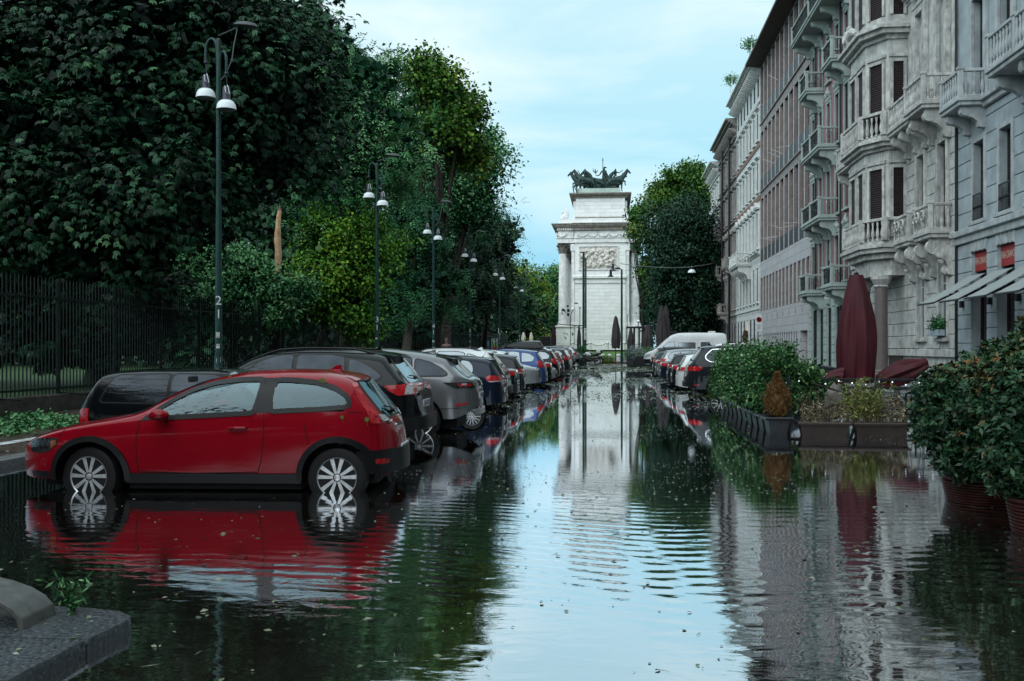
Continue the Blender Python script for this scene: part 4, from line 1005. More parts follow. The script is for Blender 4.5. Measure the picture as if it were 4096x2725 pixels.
def tree(name, label, cat, base, blobs, m, n=8000, leaf=0.12, kind='leaf', seed=1, trunk=0.3, group=None, clump=5, cr=0.35, droop=0.5, core=0.25, aspect=0.5, hue=0.5, limbs=True, corek=2.4, stuff=False, smax=1.3, per=26):
    rg = np.random.default_rng(seed); base = Vector(base)
    if stuff: root = None
    else: root = thing(name, label, cat, base, 0, group)
    off = np.array(base if not stuff else (0, 0, 0))
    if not stuff and len(blobs) > 2:
        ex = []
        for b in blobs:
            for _ in range(4):
                d_ = rg.normal(0, 1, 3); d_ /= np.linalg.norm(d_); f_ = rg.uniform(.22, .42); q = rg.uniform(.85, 1.08)
                ex.append((b[0]+d_[0]*b[3]*q, b[1]+d_[1]*b[4]*q, b[2]+d_[2]*b[5]*q, b[3]*f_, b[4]*f_, b[5]*f_*.7))
        blobs = list(blobs) + ex
    nc = n//clump
    ns = max(12, nc//per); ps, ds, r_s = crown_pts(blobs, ns, rg, shell=0.22); bs = np.array([(b[3]*b[4]*b[5])**(1/3) for b in blobs])[crown_pts.k]
    kk = rg.integers(0, ns, nc); sig = np.clip(bs*0.26, cr*0.35, smax)[kk][:, None]
    rel = rg.normal(0, 1, (nc, 3))*np.array([1, 1, 0.55])*sig*rg.uniform(0.6, 1.25, (ns, 1))[kk]
    pc = ps[kk] + rel; dc = nrm(ds[kk]*0.6 + nrm(rel)*0.7); rc = r_s[kk]
    tc_ = np.clip(rg.normal(0, 0.20, ns)[kk] + rg.normal(hue, 0.13, nc) + 0.12*rel[:, 2]/sig[:, 0], 0, 1)  # leaves higher in a clump get lighter, painting in light from above
    V = []; T = []
    if kind == 'palm':       # leaflets fan out from one stalk and hang
        out = nrm(dc*0.8 + rg.normal(0, .45, (nc, 3)) + np.array([0, 0, -droop]))
        up = nrm(np.array([0, 0, 1.0]) + 0.5*dc + rg.normal(0, .3, (nc, 3)))
        s_ = nrm(np.cross(out, up)); u_ = nrm(np.cross(s_, out))
        for j in range(clump):
            a = (j-(clump-1)/2)*0.52
            dd = nrm(out*math.cos(a) + s_*math.sin(a) + np.array([0, 0, -0.25]) + rg.normal(0, .08, (nc, 3)))
            ll = leaf*(1.0-0.32*abs(a)/1.3)*rg.uniform(.8, 1.25, nc)
            V.append(leaves(pc, dd, u_, ll, ll*0.34, rg, 0.10)); T.append(np.clip(tc_ + rg.normal(0, .05, nc), 0, 1))
    elif kind == 'frond':
        ax = nrm(dc*0.6 + rg.normal(0, .5, (nc, 3)) + np.array([0, 0, -droop])); up = nrm(np.array([0, 0, 1.0]) + rg.normal(0, .3, (nc, 3)))
        s_ = nrm(np.cross(ax, up)); u_ = nrm(np.cross(s_, ax)); h = max(1, clump//2)
        for j in range(h):
            for sg in (-1, 1):
                p = pc + ax*(cr*j/h) - np.array([0, 0, 1])*(cr*0.3*(j/h)**2)
                dd = nrm(ax*0.7 + s_*sg*0.8 + rg.normal(0, .12, (nc, 3)))
                ll = leaf*rg.uniform(.7, 1.2, nc)*(1-0.4*j/h); V.append(leaves(p, dd, u_, ll, ll*aspect, rg)); T.append(np.clip(tc_ + rg.normal(0, .06, nc), 0, 1))
    else:
        for j in range(clump):
            p = pc + rg.normal(0, cr*0.5, (nc, 3)); dd = nrm(dc*0.5 + rg.normal(0, .7, (nc, 3)) + np.array([0, 0, -droop*0.6]))
            up = nrm(np.array([0, 0, 0.9]) + 0.5*dc + rg.normal(0, .5, (nc, 3)))
            ll = leaf*rg.uniform(.6, 1.3, nc); V.append(leaves(p, dd, up, ll, ll*aspect, rg)); T.append(np.clip(tc_ + rg.normal(0, .08, nc), 0, 1))
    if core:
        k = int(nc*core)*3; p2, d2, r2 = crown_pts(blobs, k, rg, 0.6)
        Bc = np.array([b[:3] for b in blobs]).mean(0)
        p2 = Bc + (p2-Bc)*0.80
        ll = leaf*corek*0.75*rg.uniform(.8, 1.5, k); V.append(leaves(p2, rnd_unit(rg, k), rnd_unit(rg, k), ll, ll*0.8, rg)); T.append(np.full(k, 0.0))  # inner leaves all take the darkest tint, painting shade inside the crown
    V = np.concatenate(V) - off; T = np.concatenate(T)
    if stuff:
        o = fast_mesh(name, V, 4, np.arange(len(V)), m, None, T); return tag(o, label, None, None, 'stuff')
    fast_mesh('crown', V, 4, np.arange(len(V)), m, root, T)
    tb = MB(); rr = random.Random(seed)
    cen = sum((Vector(b[:3]) for b in blobs), Vector())/len(blobs)
    topz = max(b[2] for b in blobs); fork = base.lerp(Vector((cen.x, cen.y, (base.z+topz)/2)), 0.62)
    tb.tube([Vector((0, 0, -0.2)), (fork-base)*0.5 + Vector((rr.uniform(-.1, .1), rr.uniform(-.1, .1), 0)), fork-base], [trunk*1.25, trunk*0.95, trunk*0.8], 10)
    to = tb.build('trunk', M_bark, root, smooth=True)
    if limbs:
        for b in blobs[:9]:
            q = Vector(b[:3]); md = fork.lerp(q, 0.5) + Vector((rr.uniform(-.5, .5), rr.uniform(-.5, .5), rr.uniform(0, .6)))
            lb = MB(); lb.tube([fork-base, md-base, q-base, q-base + (q-fork).normalized()*min(b[3:6])*0.6], [trunk*.55, trunk*.36, trunk*.2, trunk*.05], 7)
            lb.build('branch', M_bark, root, smooth=True)
    return root
def bl(px, py, d, rx, ry, rd=None):
    """blob by photograph position, radii in photograph pixels (2357 wide), rd in metres"""
    c = P(px, py, d); s_ = K*d/FPX
    return (c.x, c.y, c.z, rx*s_, rd or (rx+ry)*0.5*s_, ry*s_)
GT = 'park trees behind the fence'
# horse chestnut overhanging the fence, left
ch = [bl(60, 130, 29, 250, 230), bl(330, 110, 27, 230, 230), bl(560, 120, 28, 190, 200), bl(690, 240, 30, 135, 230), bl(90, 420, 27, 230, 170), bl(330, 420, 26, 200, 190),
      bl(480, 400, 28, 110, 150), bl(-120, 300, 28, 200, 300), bl(250, 640, 27.5, 150, 110), bl(690, 30, 31, 80, 90), bl(60, 590, 27.5, 90, 90)]
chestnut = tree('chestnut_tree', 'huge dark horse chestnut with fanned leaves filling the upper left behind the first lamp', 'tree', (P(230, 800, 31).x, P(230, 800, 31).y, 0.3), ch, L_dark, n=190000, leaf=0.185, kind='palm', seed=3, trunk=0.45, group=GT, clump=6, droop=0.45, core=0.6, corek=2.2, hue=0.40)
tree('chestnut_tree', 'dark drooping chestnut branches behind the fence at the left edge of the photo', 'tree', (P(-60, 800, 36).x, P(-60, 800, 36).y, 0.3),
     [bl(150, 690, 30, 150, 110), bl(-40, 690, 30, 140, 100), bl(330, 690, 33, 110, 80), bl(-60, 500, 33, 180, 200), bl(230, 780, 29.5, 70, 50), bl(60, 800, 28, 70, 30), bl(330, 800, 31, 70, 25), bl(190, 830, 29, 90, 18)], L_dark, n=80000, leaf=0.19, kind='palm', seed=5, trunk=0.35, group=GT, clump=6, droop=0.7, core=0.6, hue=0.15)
# feathery tree beyond, then maple and the tall dark ones
tree('feathery_tree', 'tall blue-green feathery tree right of the dark chestnut', 'tree', (P(800, 800, 46).x, P(800, 800, 46).y, 0.35),
     [bl(740, 130, 44, 70, 120), bl(800, 200, 44, 80, 130), bl(880, 200, 46, 60, 90), bl(840, 350, 44, 120, 130), bl(930, 330, 46, 80, 110), bl(760, 420, 43, 110, 110), bl(700, 60, 46, 60, 60)], L_mid, n=36000, leaf=0.24, kind='frond', seed=7, trunk=0.32, group=GT, clump=8, cr=0.6, droop=0.35, core=0.35, aspect=0.3, hue=0.66)
tree('maple_tree', 'tall maple with yellowing crown rising above its neighbours', 'tree', (P(1000, 800, 62).x, P(1000, 800, 62).y, 0.35),
     [bl(975, 190, 60, 50, 55), bl(1035, 215, 60, 58, 60), bl(1010, 285, 60, 75, 60), bl(1060, 270, 61, 40, 50), bl(1000, 350, 63, 70, 50), bl(1060, 340, 63, 55, 50)], L_maple, n=16000, leaf=0.26, seed=8, trunk=0.3, group=GT, clump=6, cr=0.7, core=0.2, aspect=0.8, hue=0.40)
tree('plane_tree', 'broad green tree spreading below the tall maple', 'tree', (P(1020, 800, 66).x, P(1020, 800, 66).y, 0.35),
     [bl(1000, 400, 72, 110, 90), bl(1095, 380, 74, 62, 75), bl(1080, 480, 74, 80, 80), bl(960, 470, 70, 90, 90), bl(1130, 340, 76, 22, 36)], L_mid, n=26000, leaf=0.26, seed=9, trunk=0.35, group=GT, clump=6, cr=0.7, core=0.4, aspect=0.65, hue=0.42)
tree('locust_tree', 'dark locust tree with feathery drooping branches nearest the far square', 'tree', (P(1110, 800, 98).x, P(1110, 800, 98).y, 0.35),
     [bl(1100, 560, 92, 90, 110), bl(1160, 530, 94, 40, 45), bl(1195, 500, 94, 20, 12), bl(1145, 620, 94, 50, 70), bl(1040, 640, 84, 90, 110), bl(1185, 575, 94, 22, 12), bl(1100, 700, 92, 80, 50), bl(1165, 690, 96, 30, 50)], L_blue, n=30000, leaf=0.26, kind='frond', seed=10, trunk=0.3, group=GT, clump=8, cr=0.9, droop=0.8, core=0.45, aspect=0.35, hue=0.6)
tree('locust_tree', 'blue-green feathery tree behind the second street lamp', 'tree', (P(930, 800, 50).x, P(930, 800, 50).y, 0.35),
     [bl(930, 560, 56, 85, 110), bl(990, 620, 62, 70, 110), bl(900, 700, 54, 80, 70), bl(970, 480, 62, 70, 60)], L_mid, n=26000, leaf=0.24, kind='frond', seed=11, trunk=0.25, group=GT, clump=8, cr=0.8, droop=0.7, core=0.5, aspect=0.35, hue=0.30)
tree('lime_tree', 'bright yellow-green tree leaning over the fence beside the second lamp', 'tree', (P(740, 800, 47).x-.6, P(740, 800, 47).y, 0.35),
     [bl(790, 520, 43, 85, 50), bl(870, 550, 43.5, 48, 50), bl(760, 600, 42, 95, 65), bl(850, 620, 42, 60, 60), bl(700, 670, 41, 85, 45), bl(790, 700, 41.5, 75, 60), bl(835, 765, 41.5, 40, 35), bl(640, 700, 40, 45, 28), bl(730, 520, 43, 40, 40)], L_yel, n=26000, leaf=0.17, seed=12, trunk=0.2, group=GT, clump=6, cr=0.45, core=0.25, aspect=0.6, hue=0.30)
tree('elder_bush', 'green leafy bush thicket above the fence between the first lamp and the broken trunk', 'bush', (P(520, 800, 37).x, P(520, 800, 37).y, 0.35),
     [bl(440, 625, 38, 50, 50), bl(530, 640, 38, 80, 50), bl(640, 680, 37.5, 60, 40), bl(480, 690, 37, 80, 40), bl(570, 620, 40, 40, 40), bl(590, 720, 37, 70, 30)], L_mid, n=26000, leaf=0.17, seed=13, trunk=0.1, group=GT, clump=6, cr=0.4, core=0.3, aspect=0.5, hue=0.66)
# far trees beyond the square
GF = 'trees beyond the square'
tree('far_tree', 'pale green tree left of the arch columns', 'tree', (P(1215, 800, 190).x, P(1215, 800, 190).y, 0.9),
     [bl(1215, 690, 185, 35, 75), bl(1180, 640, 190, 28, 40), bl(1225, 770, 185, 40, 30)], L_maple, n=22000, leaf=0.38, seed=14, group=GF, cr=0.9, core=0.5, aspect=0.8, hue=0.6)
tree('far_tree', 'green round tree directly left of the arch', 'tree', (P(1262, 800, 200).x, P(1262, 800, 200).y, 0.9),
     [bl(1262, 660, 200, 34, 50), bl(1290, 700, 200, 40, 60), bl(1250, 740, 200, 50, 50), bl(1310, 640, 205, 25, 30)], L_mid, n=26000, leaf=0.38, seed=15, group=GF, cr=0.9, core=0.6, aspect=0.8, hue=0.6)
tree('far_tree', 'dark tree seen between the left arch columns', 'tree', (P(1340, 800, 215).x, P(1340, 800, 215).y, 0.9),
     [bl(1330, 700, 215, 60, 70), bl(1420, 720, 215, 60, 60), bl(1480, 690, 215, 60, 80)], L_blue, n=26000, leaf=0.45, seed=16, group=GF, cr=1.0, core=0.6, aspect=0.8, hue=0.5)
tree('magnolia_tree', 'big round dark evergreen tree right of the arch', 'tree', (P(1545, 800, 118).x, P(1545, 800, 118).y, 0.4),
     [bl(1562, 560, 118, 70, 95), bl(1590, 540, 120, 60, 80), bl(1532, 600, 116, 34, 50), bl(1580, 680, 118, 68, 90), bl(1535, 690, 116, 30, 40), bl(1610, 650, 120, 50, 90), bl(1620, 770, 120, 60, 50), bl(1560, 760, 120, 52, 36)], L_blue, n=46000, leaf=0.34, seed=17, trunk=0.5, group=GF, clump=6, cr=0.8, core=0.6, aspect=0.6, hue=0.42)
tree('plane_tree', 'lighter green tree showing above the round dark evergreen', 'tree', (P(1570, 800, 150).x, P(1570, 800, 150).y, 0.9),
     [bl(1560, 440, 148, 60, 50), bl(1605, 450, 150, 45, 55), bl(1590, 400, 148, 22, 26), bl(1520, 480, 148, 45, 40)], L_maple, n=18000, leaf=0.42, seed=18, trunk=0.5, group=GF, clump=6, cr=1.0, core=0.25, aspect=0.8, hue=0.22)
tree('plane_tree', 'sparse yellow-green branches crossing the right side of the arch', 'tree', (P(1480, 800, 124).x, P(1480, 800, 124).y, 0.6),
     [bl(1478, 490, 124, 28, 18), bl(1470, 530, 123, 24, 22), bl(1500, 560, 124, 26, 50), bl(1458, 575, 123, 12, 16), bl(1492, 640, 122, 16, 40)], L_maple, n=3600, leaf=0.34, seed=19, trunk=0.22, group=GF, clump=6, cr=0.8, core=0.15, aspect=0.8, hue=0.3)
# the wood deep in the park reads as one mass
wood = []
rw_ = random.Random(8)
for i in range(52):
    x = -150 + i*2.55; yb = rw_.uniform(70, 84) if i % 2 else rw_.uniform(100, 140)
    if x > -30: yb = rw_.uniform(105, 150); wood.append((x, yb, rw_.uniform(5, 8), 9, 7, rw_.uniform(5.5, 8)))
for i in range(16): wood.append((-62+i*3, 64+rw_.uniform(-5, 5), 6.5, 4, 4, 5.6))
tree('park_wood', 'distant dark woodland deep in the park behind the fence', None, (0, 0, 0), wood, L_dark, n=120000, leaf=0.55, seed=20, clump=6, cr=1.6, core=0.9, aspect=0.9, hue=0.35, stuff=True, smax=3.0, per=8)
# understorey behind the railings
hb = []
for i in range(46):
    y = 38 + i*1.6; hb.append((-13.9-rw_.uniform(0, 1.2), y, 0.75, 0.8, 1.2, 0.5 + (0.9 if y > 40 else 0.15)))
tree('undergrowth', 'low dark hedge and undergrowth along the foot of the railings', None, (0, 0, 0), hb, L_dark, n=36000, leaf=0.15, seed=21, clump=6, cr=0.4, core=0.7, hue=0.15, stuff=True)

# storm-snapped trunk, bare pale wood
bt = thing('broken_trunk', 'splintered pale orange stump of a snapped tree above the thicket', 'broken tree', (P(637, 800, 38).x, P(637, 800, 38).y, 0.3))
m = MB(); rs = random.Random(5)
def btr(u, v):
    zb, zt = HZ(640, 38)-.3, HZ(480, 38)-.3
    a = 2*PI*u; jag = 1.0 if v < 0.9 else 1.0
    wv = 0.125*(0.75+0.45*math.sin(PI*min(1, v*1.0))**1)*(1-0.35*v) + 0.012*math.sin(a*5+v*3) + 0.008*math.sin(v*23+a*2)
    z = zb + (zt-zb)*v
    if v > 0.99: z -= 0.35*abs(math.sin(a*2.5+.7)); wv *= 0.55
    return Vector((wv*math.cos(a) + 0.10*v + 0.03*math.sin(v*7), wv*0.6*math.sin(a), z))
m.grid(btr, [i/22 for i in range(23)], [j/26 for j in range(27)])
m.build('heartwood', mat('splintered_wood', (0.60, 0.41, 0.25), 0.7, var=0.4, scale=5, col2=(0.42, 0.24, 0.12), streak=0.25, bump=0.02, bscale=12), bt, smooth=True)
m = MB(); m.tube([(0, 0, -.3), (0.02, 0, 1.2), (-0.02, 0, HZ(640, 38)-.25)], [.22, .16, .12], 10); m.build('trunk', M_bark, bt, smooth=True)
m = MB()
for k_ in range(4):
    a = k_*1.7; zt = HZ(480, 38)-.35; m.cyl((0.10+.03*math.cos(a), .02*math.sin(a), zt-.4), (0.10+.06*math.cos(a), .04*math.sin(a), zt+rs.uniform(.0, .2)), .03, .003, 5)
m.build('splinters', mat('splintered_wood', (0.6, 0.3, 0.15)), bt)
# ------------------------------------------------------------------ buildings on the right (street wall at X = 13)
XF = 13.0
M_st1 = mat('pale_blue_grey_stone', (0.36, 0.415, 0.44), 0.75, var=0.18, scale=1.5, bump=0.004, bscale=25, stain=0.12, sscale=0.7, streak=0.15)
M_st1t = mat('grey_stone_trim', (0.42, 0.455, 0.465), 0.7, var=0.2, scale=3, bump=0.003, stain=0.25, sscale=1.6, streak=0.25)
M_st2 = mat('weathered_limestone', (0.55, 0.555, 0.53), 0.8, var=0.25, scale=2.2, bump=0.010, bscale=12, stain=0.30, sscale=1.3, streak=0.35)
M_st2t = mat('weathered_limestone_trim', (0.55, 0.55, 0.525), 0.8, var=0.25, scale=3, bump=0.006, bscale=16, stain=0.5, sscale=2.2, streak=0.45)
M_col = mat('polished_granite', (0.15, 0.125, 0.12), 0.35, var=0.3, scale=35, bscale=90)
M_pink = mat('pink_render', (0.30, 0.175, 0.185), 0.85, var=0.12, scale=1.2, bump=0.003, stain=0.12, sscale=0.5, streak=0.15)
M_mint = mat('mint_grey_stone', (0.36, 0.43, 0.405), 0.75, var=0.15, scale=2, bump=0.003, stain=0.15, sscale=1.0, streak=0.2)
M_brn = mat('brown_stone_cladding', (0.27, 0.232, 0.225), 0.6, var=0.2, scale=1.3, bump=0.002, stain=0.1, sscale=0.6, brick=(1.1, 0.55, 0.012, 0.5, (0.45, 0.42, 0.4)))
M_fin = mat('brown_stone_fins', (0.25, 0.205, 0.19), 0.6, var=0.18, scale=2, streak=0.1)
M_panel = mat('pale_stone_panels', (0.46, 0.46, 0.48), 0.6, var=0.1, scale=1.0, stain=0.08, brick=(2.6, 0.62, 0.012, 0.0, (0.35, 0.34, 0.34)), streak=0.15)
M_wht = mat('white_render', (0.62, 0.65, 0.64), 0.8, var=0.12, scale=1.4, stain=0.12, sscale=0.8, streak=0.22)
M_whtt = mat('white_stone_trim', (0.66, 0.68, 0.66), 0.75, var=0.15, scale=3, stain=0.2, sscale=1.5, streak=0.25)
M_gry = mat('grey_brown_stone', (0.27, 0.25, 0.235), 0.8, var=0.25, scale=2, stain=0.3, sscale=1.2, streak=0.4, bump=0.006)
M_gryt = mat('grey_brown_trim', (0.33, 0.31, 0.29), 0.8, var=0.25, scale=3, stain=0.35, sscale=2, streak=0.4)
M_terra = mat('terracotta_band', (0.26, 0.15, 0.12), 0.8, var=0.2)
M_wgl = mat('window_glass', (0.012, 0.016, 0.02), 0.04, var=0.6, scale=0.7, spec=0.5, rvar=0.03)
M_wfr = mat('white_window_frame', (0.45, 0.50, 0.52), 0.5, var=0.1)
M_wdk = mat('dark_window_frame', (0.02, 0.025, 0.03), 0.5, var=0.1)
M_irn = mat('black_iron', (0.008, 0.010, 0.014), 0.45, var=0.2, scale=9)
M_roof = mat('dark_roof_metal', (0.03, 0.032, 0.036), 0.5, var=0.3)
M_blind = mat('pale_roller_blind', (.30, .33, .33), .7, var=.15)
def shutter_mat():
    m = mat('brown_louvre_shutter', (0.022, 0.012, 0.013), 0.6, var=0.25, scale=4); t = m.node_tree
    b = [n for n in t.nodes if n.type == 'BSDF_PRINCIPLED'][0]; tcn = [n for n in t.nodes if n.type == 'TEX_COORD'][0]
    wv = N(t, 'ShaderNodeTexWave', bands_direction='Z'); wv.inputs['Scale'].default_value = 3.2; t.links.new(tcn.outputs['Object'], wv.inputs[0])
    bp = N(t, 'ShaderNodeBump'); bp.inputs['Distance'].default_value = 0.03; bp.inputs['Strength'].default_value = 1.0; t.links.new(wv.outputs['Fac'], bp.inputs['Height']); t.links.new(bp.outputs[0], b.inputs['Normal'])
    return m
M_shut = shutter_mat()

class Fac:
    """a building front: u along the street (world y), o outwards (towards the lane), z up"""
    def __init__(s, name, label, y0, y1, wallm, trimm, depth=9.0, xf=XF, ztop=27, rec=-0.2):
        s.rec = rec
        s.yc = (y0+y1)/2; s.y0, s.y1 = y0, y1; s.xf = xf; s.wm, s.tm = wallm, trimm; s.ztop = ztop
        s.root = thing(name, label, 'building', (xf, s.yc, 0.08)); s.wall = MB(); s.trim = MB(); s.depth = depth; s.holes = []
    def q(s, u, o, z): return (-o, u-s.yc, z-0.08)
    def bx(s, m, u0, u1, o0, o1, z0, z1, c=0.0):
        m.box(-o1, -o0, u0-s.yc, u1-s.yc, z0-0.08, z1-0.08, c=c)
    def M(s, u, o, z): return Matrix.Translation(s.q(u, o, z))
    def storey(s, z0, z1, wins, sill, head, rustic=0.0, g=0.0, proud=0.035):
        """wall strip z0..z1 with openings wins = [(u centre, width)], z sill..head"""
        t = 0.45; a = s.y0
        if sill > z0+0.01: s.bx(s.wall, s.y0, s.y1, -t, 0, z0, sill)
        if head < z1-0.01: s.bx(s.wall, s.y0, s.y1, -t, 0, head, z1)
        segs = []
        for uc, w_ in sorted(wins):
            segs.append((a, uc-w_/2)); a = uc+w_/2
        segs.append((a, s.y1))
        for a0, a1 in segs:
            if a1-a0 > 0.02: s.bx(s.wall, a0, a1, -t, 0, sill, head)
        if rustic:
            z = z0 + 0.02; k = 0
            while z < z1-0.05:
                h = min(rustic, z1-z-0.02)
                inside = (z+h > sill+0.05 and z < head-0.05)
                sg = segs if inside else [(s.y0, s.y1)]
                for a0, a1 in sg:
                    nn = max(1, round((a1-a0)/1.25)); 
                    for i in range(nn):
                        b0 = a0 + (a1-a0)*i/nn; b1 = a0 + (a1-a0)*(i+1)/nn
                        if k % 2 and nn > 1: 
                            b0 = b0 - 0.0; 
                        s.bx(s.wall, b0+0.012, b1-0.012, 0.0, proud, z+0.012, z+h-0.012, c=0.012)
                z += rustic; k += 1
    def window(s, uc, w_, z0, z1, kind='glass', arched=False, o=None, frame=M_wdk, sub=True, rail=False):
        m = MB(); yy_ = uc-s.yc; o = s.rec if o is None else o
        if kind == 'shutter':
            s.bx(m, uc-w_/2, uc+w_/2, o-0.05, o, z0, z1); wn_ = m.build('shutter', M_shut, s.root)
        else:
            s.bx(m, uc-w_/2, uc+w_/2, o-0.05, o, z0, z1); wn_ = m.build('window', M_wgl, s.root)
            f = MB(); b = min(0.07, w_*.09)
            for a0, a1 in ((uc-w_/2, uc-w_/2+b), (uc+w_/2-b, uc+w_/2), (uc-b*.45, uc+b*.45)): s.bx(f, a0, a1, o, o+0.05, z0, z1)
            zm = z0+(z1-z0)*0.72
            for c0, c1 in ((z0, z0+b), (z1-b, z1), (zm-b*.4, zm+b*.4)): s.bx(f, uc-w_/2+b, uc+w_/2-b, o, o+0.045, c0, c1)
            f.build('frame', frame, wn_)
            rb_ = random.Random(round(uc*31+z0*7)); k_ = rb_.random()
            if k_ < .62:
                f = MB(); s.bx(f, uc-w_/2+b, uc+w_/2-b, o+.001, o+.03, z1-b-(z1-z0-2*b)*rb_.choice([.18, .3, .45, .6, .95]), z1-b); f.build('blind', M_blind if k_ < .3 else M_shut, wn_)
        if arched:      # stone spandrels closing the corners of a round head
            for sg in (-1, 1):
                r_ = w_/2; pts = [(uc-s.yc+sg*r_, z1-0.08+0.01)]
                for i in range(9):
                    a = PI/2*i/8; pts.append((uc-s.yc+sg*r_*math.cos(a), z1-r_-0.08+r_*math.sin(a)))
                s.trim.prism(pts, -s.rec*-.0+.01, .06-s.rec, axis='x')
        return wn_
    def surround(s, uc, w_, z0, z1, wd=0.16, pr=0.08, lintel=None, sill=True):
        t = s.trim
        s.bx(t, uc-w_/2-wd, uc-w_/2, 0.003, pr, z0, z1+wd, c=.01); s.bx(t, uc+w_/2, uc+w_/2+wd, 0.003, pr, z0, z1+wd, c=.01)
        s.bx(t, uc-w_/2, uc+w_/2, 0.003, pr, z1, z1+wd, c=.01)
        if sill: s.bx(t, uc-w_/2-wd-.05, uc+w_/2+wd+.05, 0.003, pr+0.1, z0-0.14, z0, c=.015)
        h = w_/2+wd+0.10
        if lintel == 'flat':
            s.bx(t, uc-h, uc+h, 0.003, pr+0.05, z1+wd+0.15, z1+wd+0.26, c=.01); s.bx(t, uc-h-.06, uc+h+.06, 0.003, pr+0.2, z1+wd+0.26, z1+wd+0.36, c=.015)
        elif lintel == 'tri':
            s.bx(t, uc-h-.06, uc+h+.06, 0.003, pr+0.16, z1+wd+0.12, z1+wd+0.24, c=.01); zz = z1+wd+0.24-.08
            t.prism([(uc-s.yc-h-.1, zz), (uc-s.yc+h+.1, zz), (uc-s.yc, zz+0.55)], -(pr+0.22), -0.003, axis='x')
        elif lintel == 'carved':
            s.bx(t, uc-w_/2-wd, uc+w_/2+wd, 0.003, pr+0.04, z1+wd, z1+wd+0.22, c=.02)
            for k_ in range(3):
                t.lathe([(0, -.22), (.13, -.1), (.16, 0), (.1, .14), (0, .2)], s.q(uc+(k_-1)*w_*0.36, pr+.02, z1+wd+0.36+(0.12 if k_ == 1 else 0)), n=8)
            t.lathe([(.09, 0), (.12, .1), (.05, .3), (0, .42)], s.q(uc, pr, z1+wd+0.5), n=8)
    def course(s, z, h, pr, c=0.02, u0=None, u1=None, m=None):
        s.bx(m or s.trim, (s.y0 if u0 is None else u0), (s.y1 if u1 is None else u1), 0.0, pr, z, z+h, c=c)
    def bracket(s, m, u, w_, z1, proj, h, o0=0.0):
        """scrolled console under a balcony"""
        pts = [(-(o0), z1-.08), (-(o0+proj), z1-.08), (-(o0+proj), z1-.08-h*0.25), (-(o0+proj*0.86), z1-.08-h*0.42), (-(o0+proj*0.55), z1-.08-h*0.52), (-(o0+proj*0.34), z1-.08-h*0.72), (-(o0+proj*0.30), z1-.08-h*0.95), (-(o0+proj*.12), z1-.08-h), (-o0, z1-.08-h*0.98)]
        m.prism(pts, u-s.yc-w_/2, u-s.yc+w_/2, axis='y')
        m.cyl(s.q(u-w_/2-.02, o0+proj*0.84, z1-h*0.24), s.q(u+w_/2+.02, o0+proj*0.84, z1-h*0.24), h*0.20, n=12)
        m.cyl(s.q(u-w_/2-.015, o0+proj*0.2, z1-h*0.86), s.q(u+w_/2+.015, o0+proj*0.2, z1-h*0.86), h*0.13, n=12)
    def balcony(s, u0, u1, z, proj, h=1.0, style='stone', brk=2, bh=0.7, slab=0.28, name='balcony', tm=None):
        tm = tm or s.tm
        m = MB(); s.bx(m, u0, u1, 0.002, proj, z-slab*0.5, z, c=.02); s.bx(m, u0+.06, u1-.06, 0.002, proj-.07, z-slab, z-slab*0.5, c=.02)
        for i in range(brk):
            u = u0+.35 + (u1-u0-.7)*(i/(brk-1) if brk > 1 else .5); s.bracket(m, u, 0.24, z-slab, proj*0.82, bh)
        b = m.build(name, tm, s.root, smooth=30)
        r_ = MB(); g_ = 0.17
        peds = [(u0+g_/2+.02, proj-g_/2-.04), (u1-g_/2-.02, proj-g_/2-.04)]
        if u1-u0 > 3.6: peds.append(((u0+u1)/2, proj-g_/2-.04))
        for pu, po in peds: s.bx(r_, pu-g_/2, pu+g_/2, po-g_/2, po+g_/2, z, z+h, c=.015); s.bx(r_, pu-g_/2-.03, pu+g_/2+.03, po-g_/2-.03, po+g_/2+.03, z+h-.05, z+h+.06, c=.015)
        runs = [((u0+g_, proj-g_/2-.04), (u1-g_, proj-g_/2-.04)), ((u0+g_/2+.02, 0.05), (u0+g_/2+.02, proj-g_)), ((u1-g_/2-.02, 0.05), (u1-g_/2-.02, proj-g_))]
        for (ua, oa), (ub, ob) in runs:
            ww = .075
            s.bx(r_, min(ua, ub)-(ww if ua == ub else 0), max(ua, ub)+(ww if ua == ub else 0), min(oa, ob)-(ww if oa == ob else 0), max(oa, ob)+(ww if oa == ob else 0), z+h-.11, z+h, c=.015)
            s.bx(r_, min(ua, ub)-(ww if ua == ub else 0), max(ua, ub)+(ww if ua == ub else 0), min(oa, ob)-(ww if oa == ob else 0), max(oa, ob)+(ww if oa == ob else 0), z, z+.08, c=.015)
            ln_ = math.hypot(ub-ua, ob-oa); n = max(2, int(ln_/0.24))
            if style == 'stone':
                for i in range(n):
                    t = (i+.5)/n; c_ = s.q(ua+(ub-ua)*t, oa+(ob-oa)*t, z+.08); hh = h-.19
                    r_.lathe([(.05, 0), (.05, .06*hh), (.03, .1*hh), (.075, .30*hh), (.07, .42*hh), (.028, .72*hh), (.05, .84*hh), (.035, .9*hh), (.05, hh)], c_, n=7)
        r_.build('balustrade', tm, b, smooth=30)
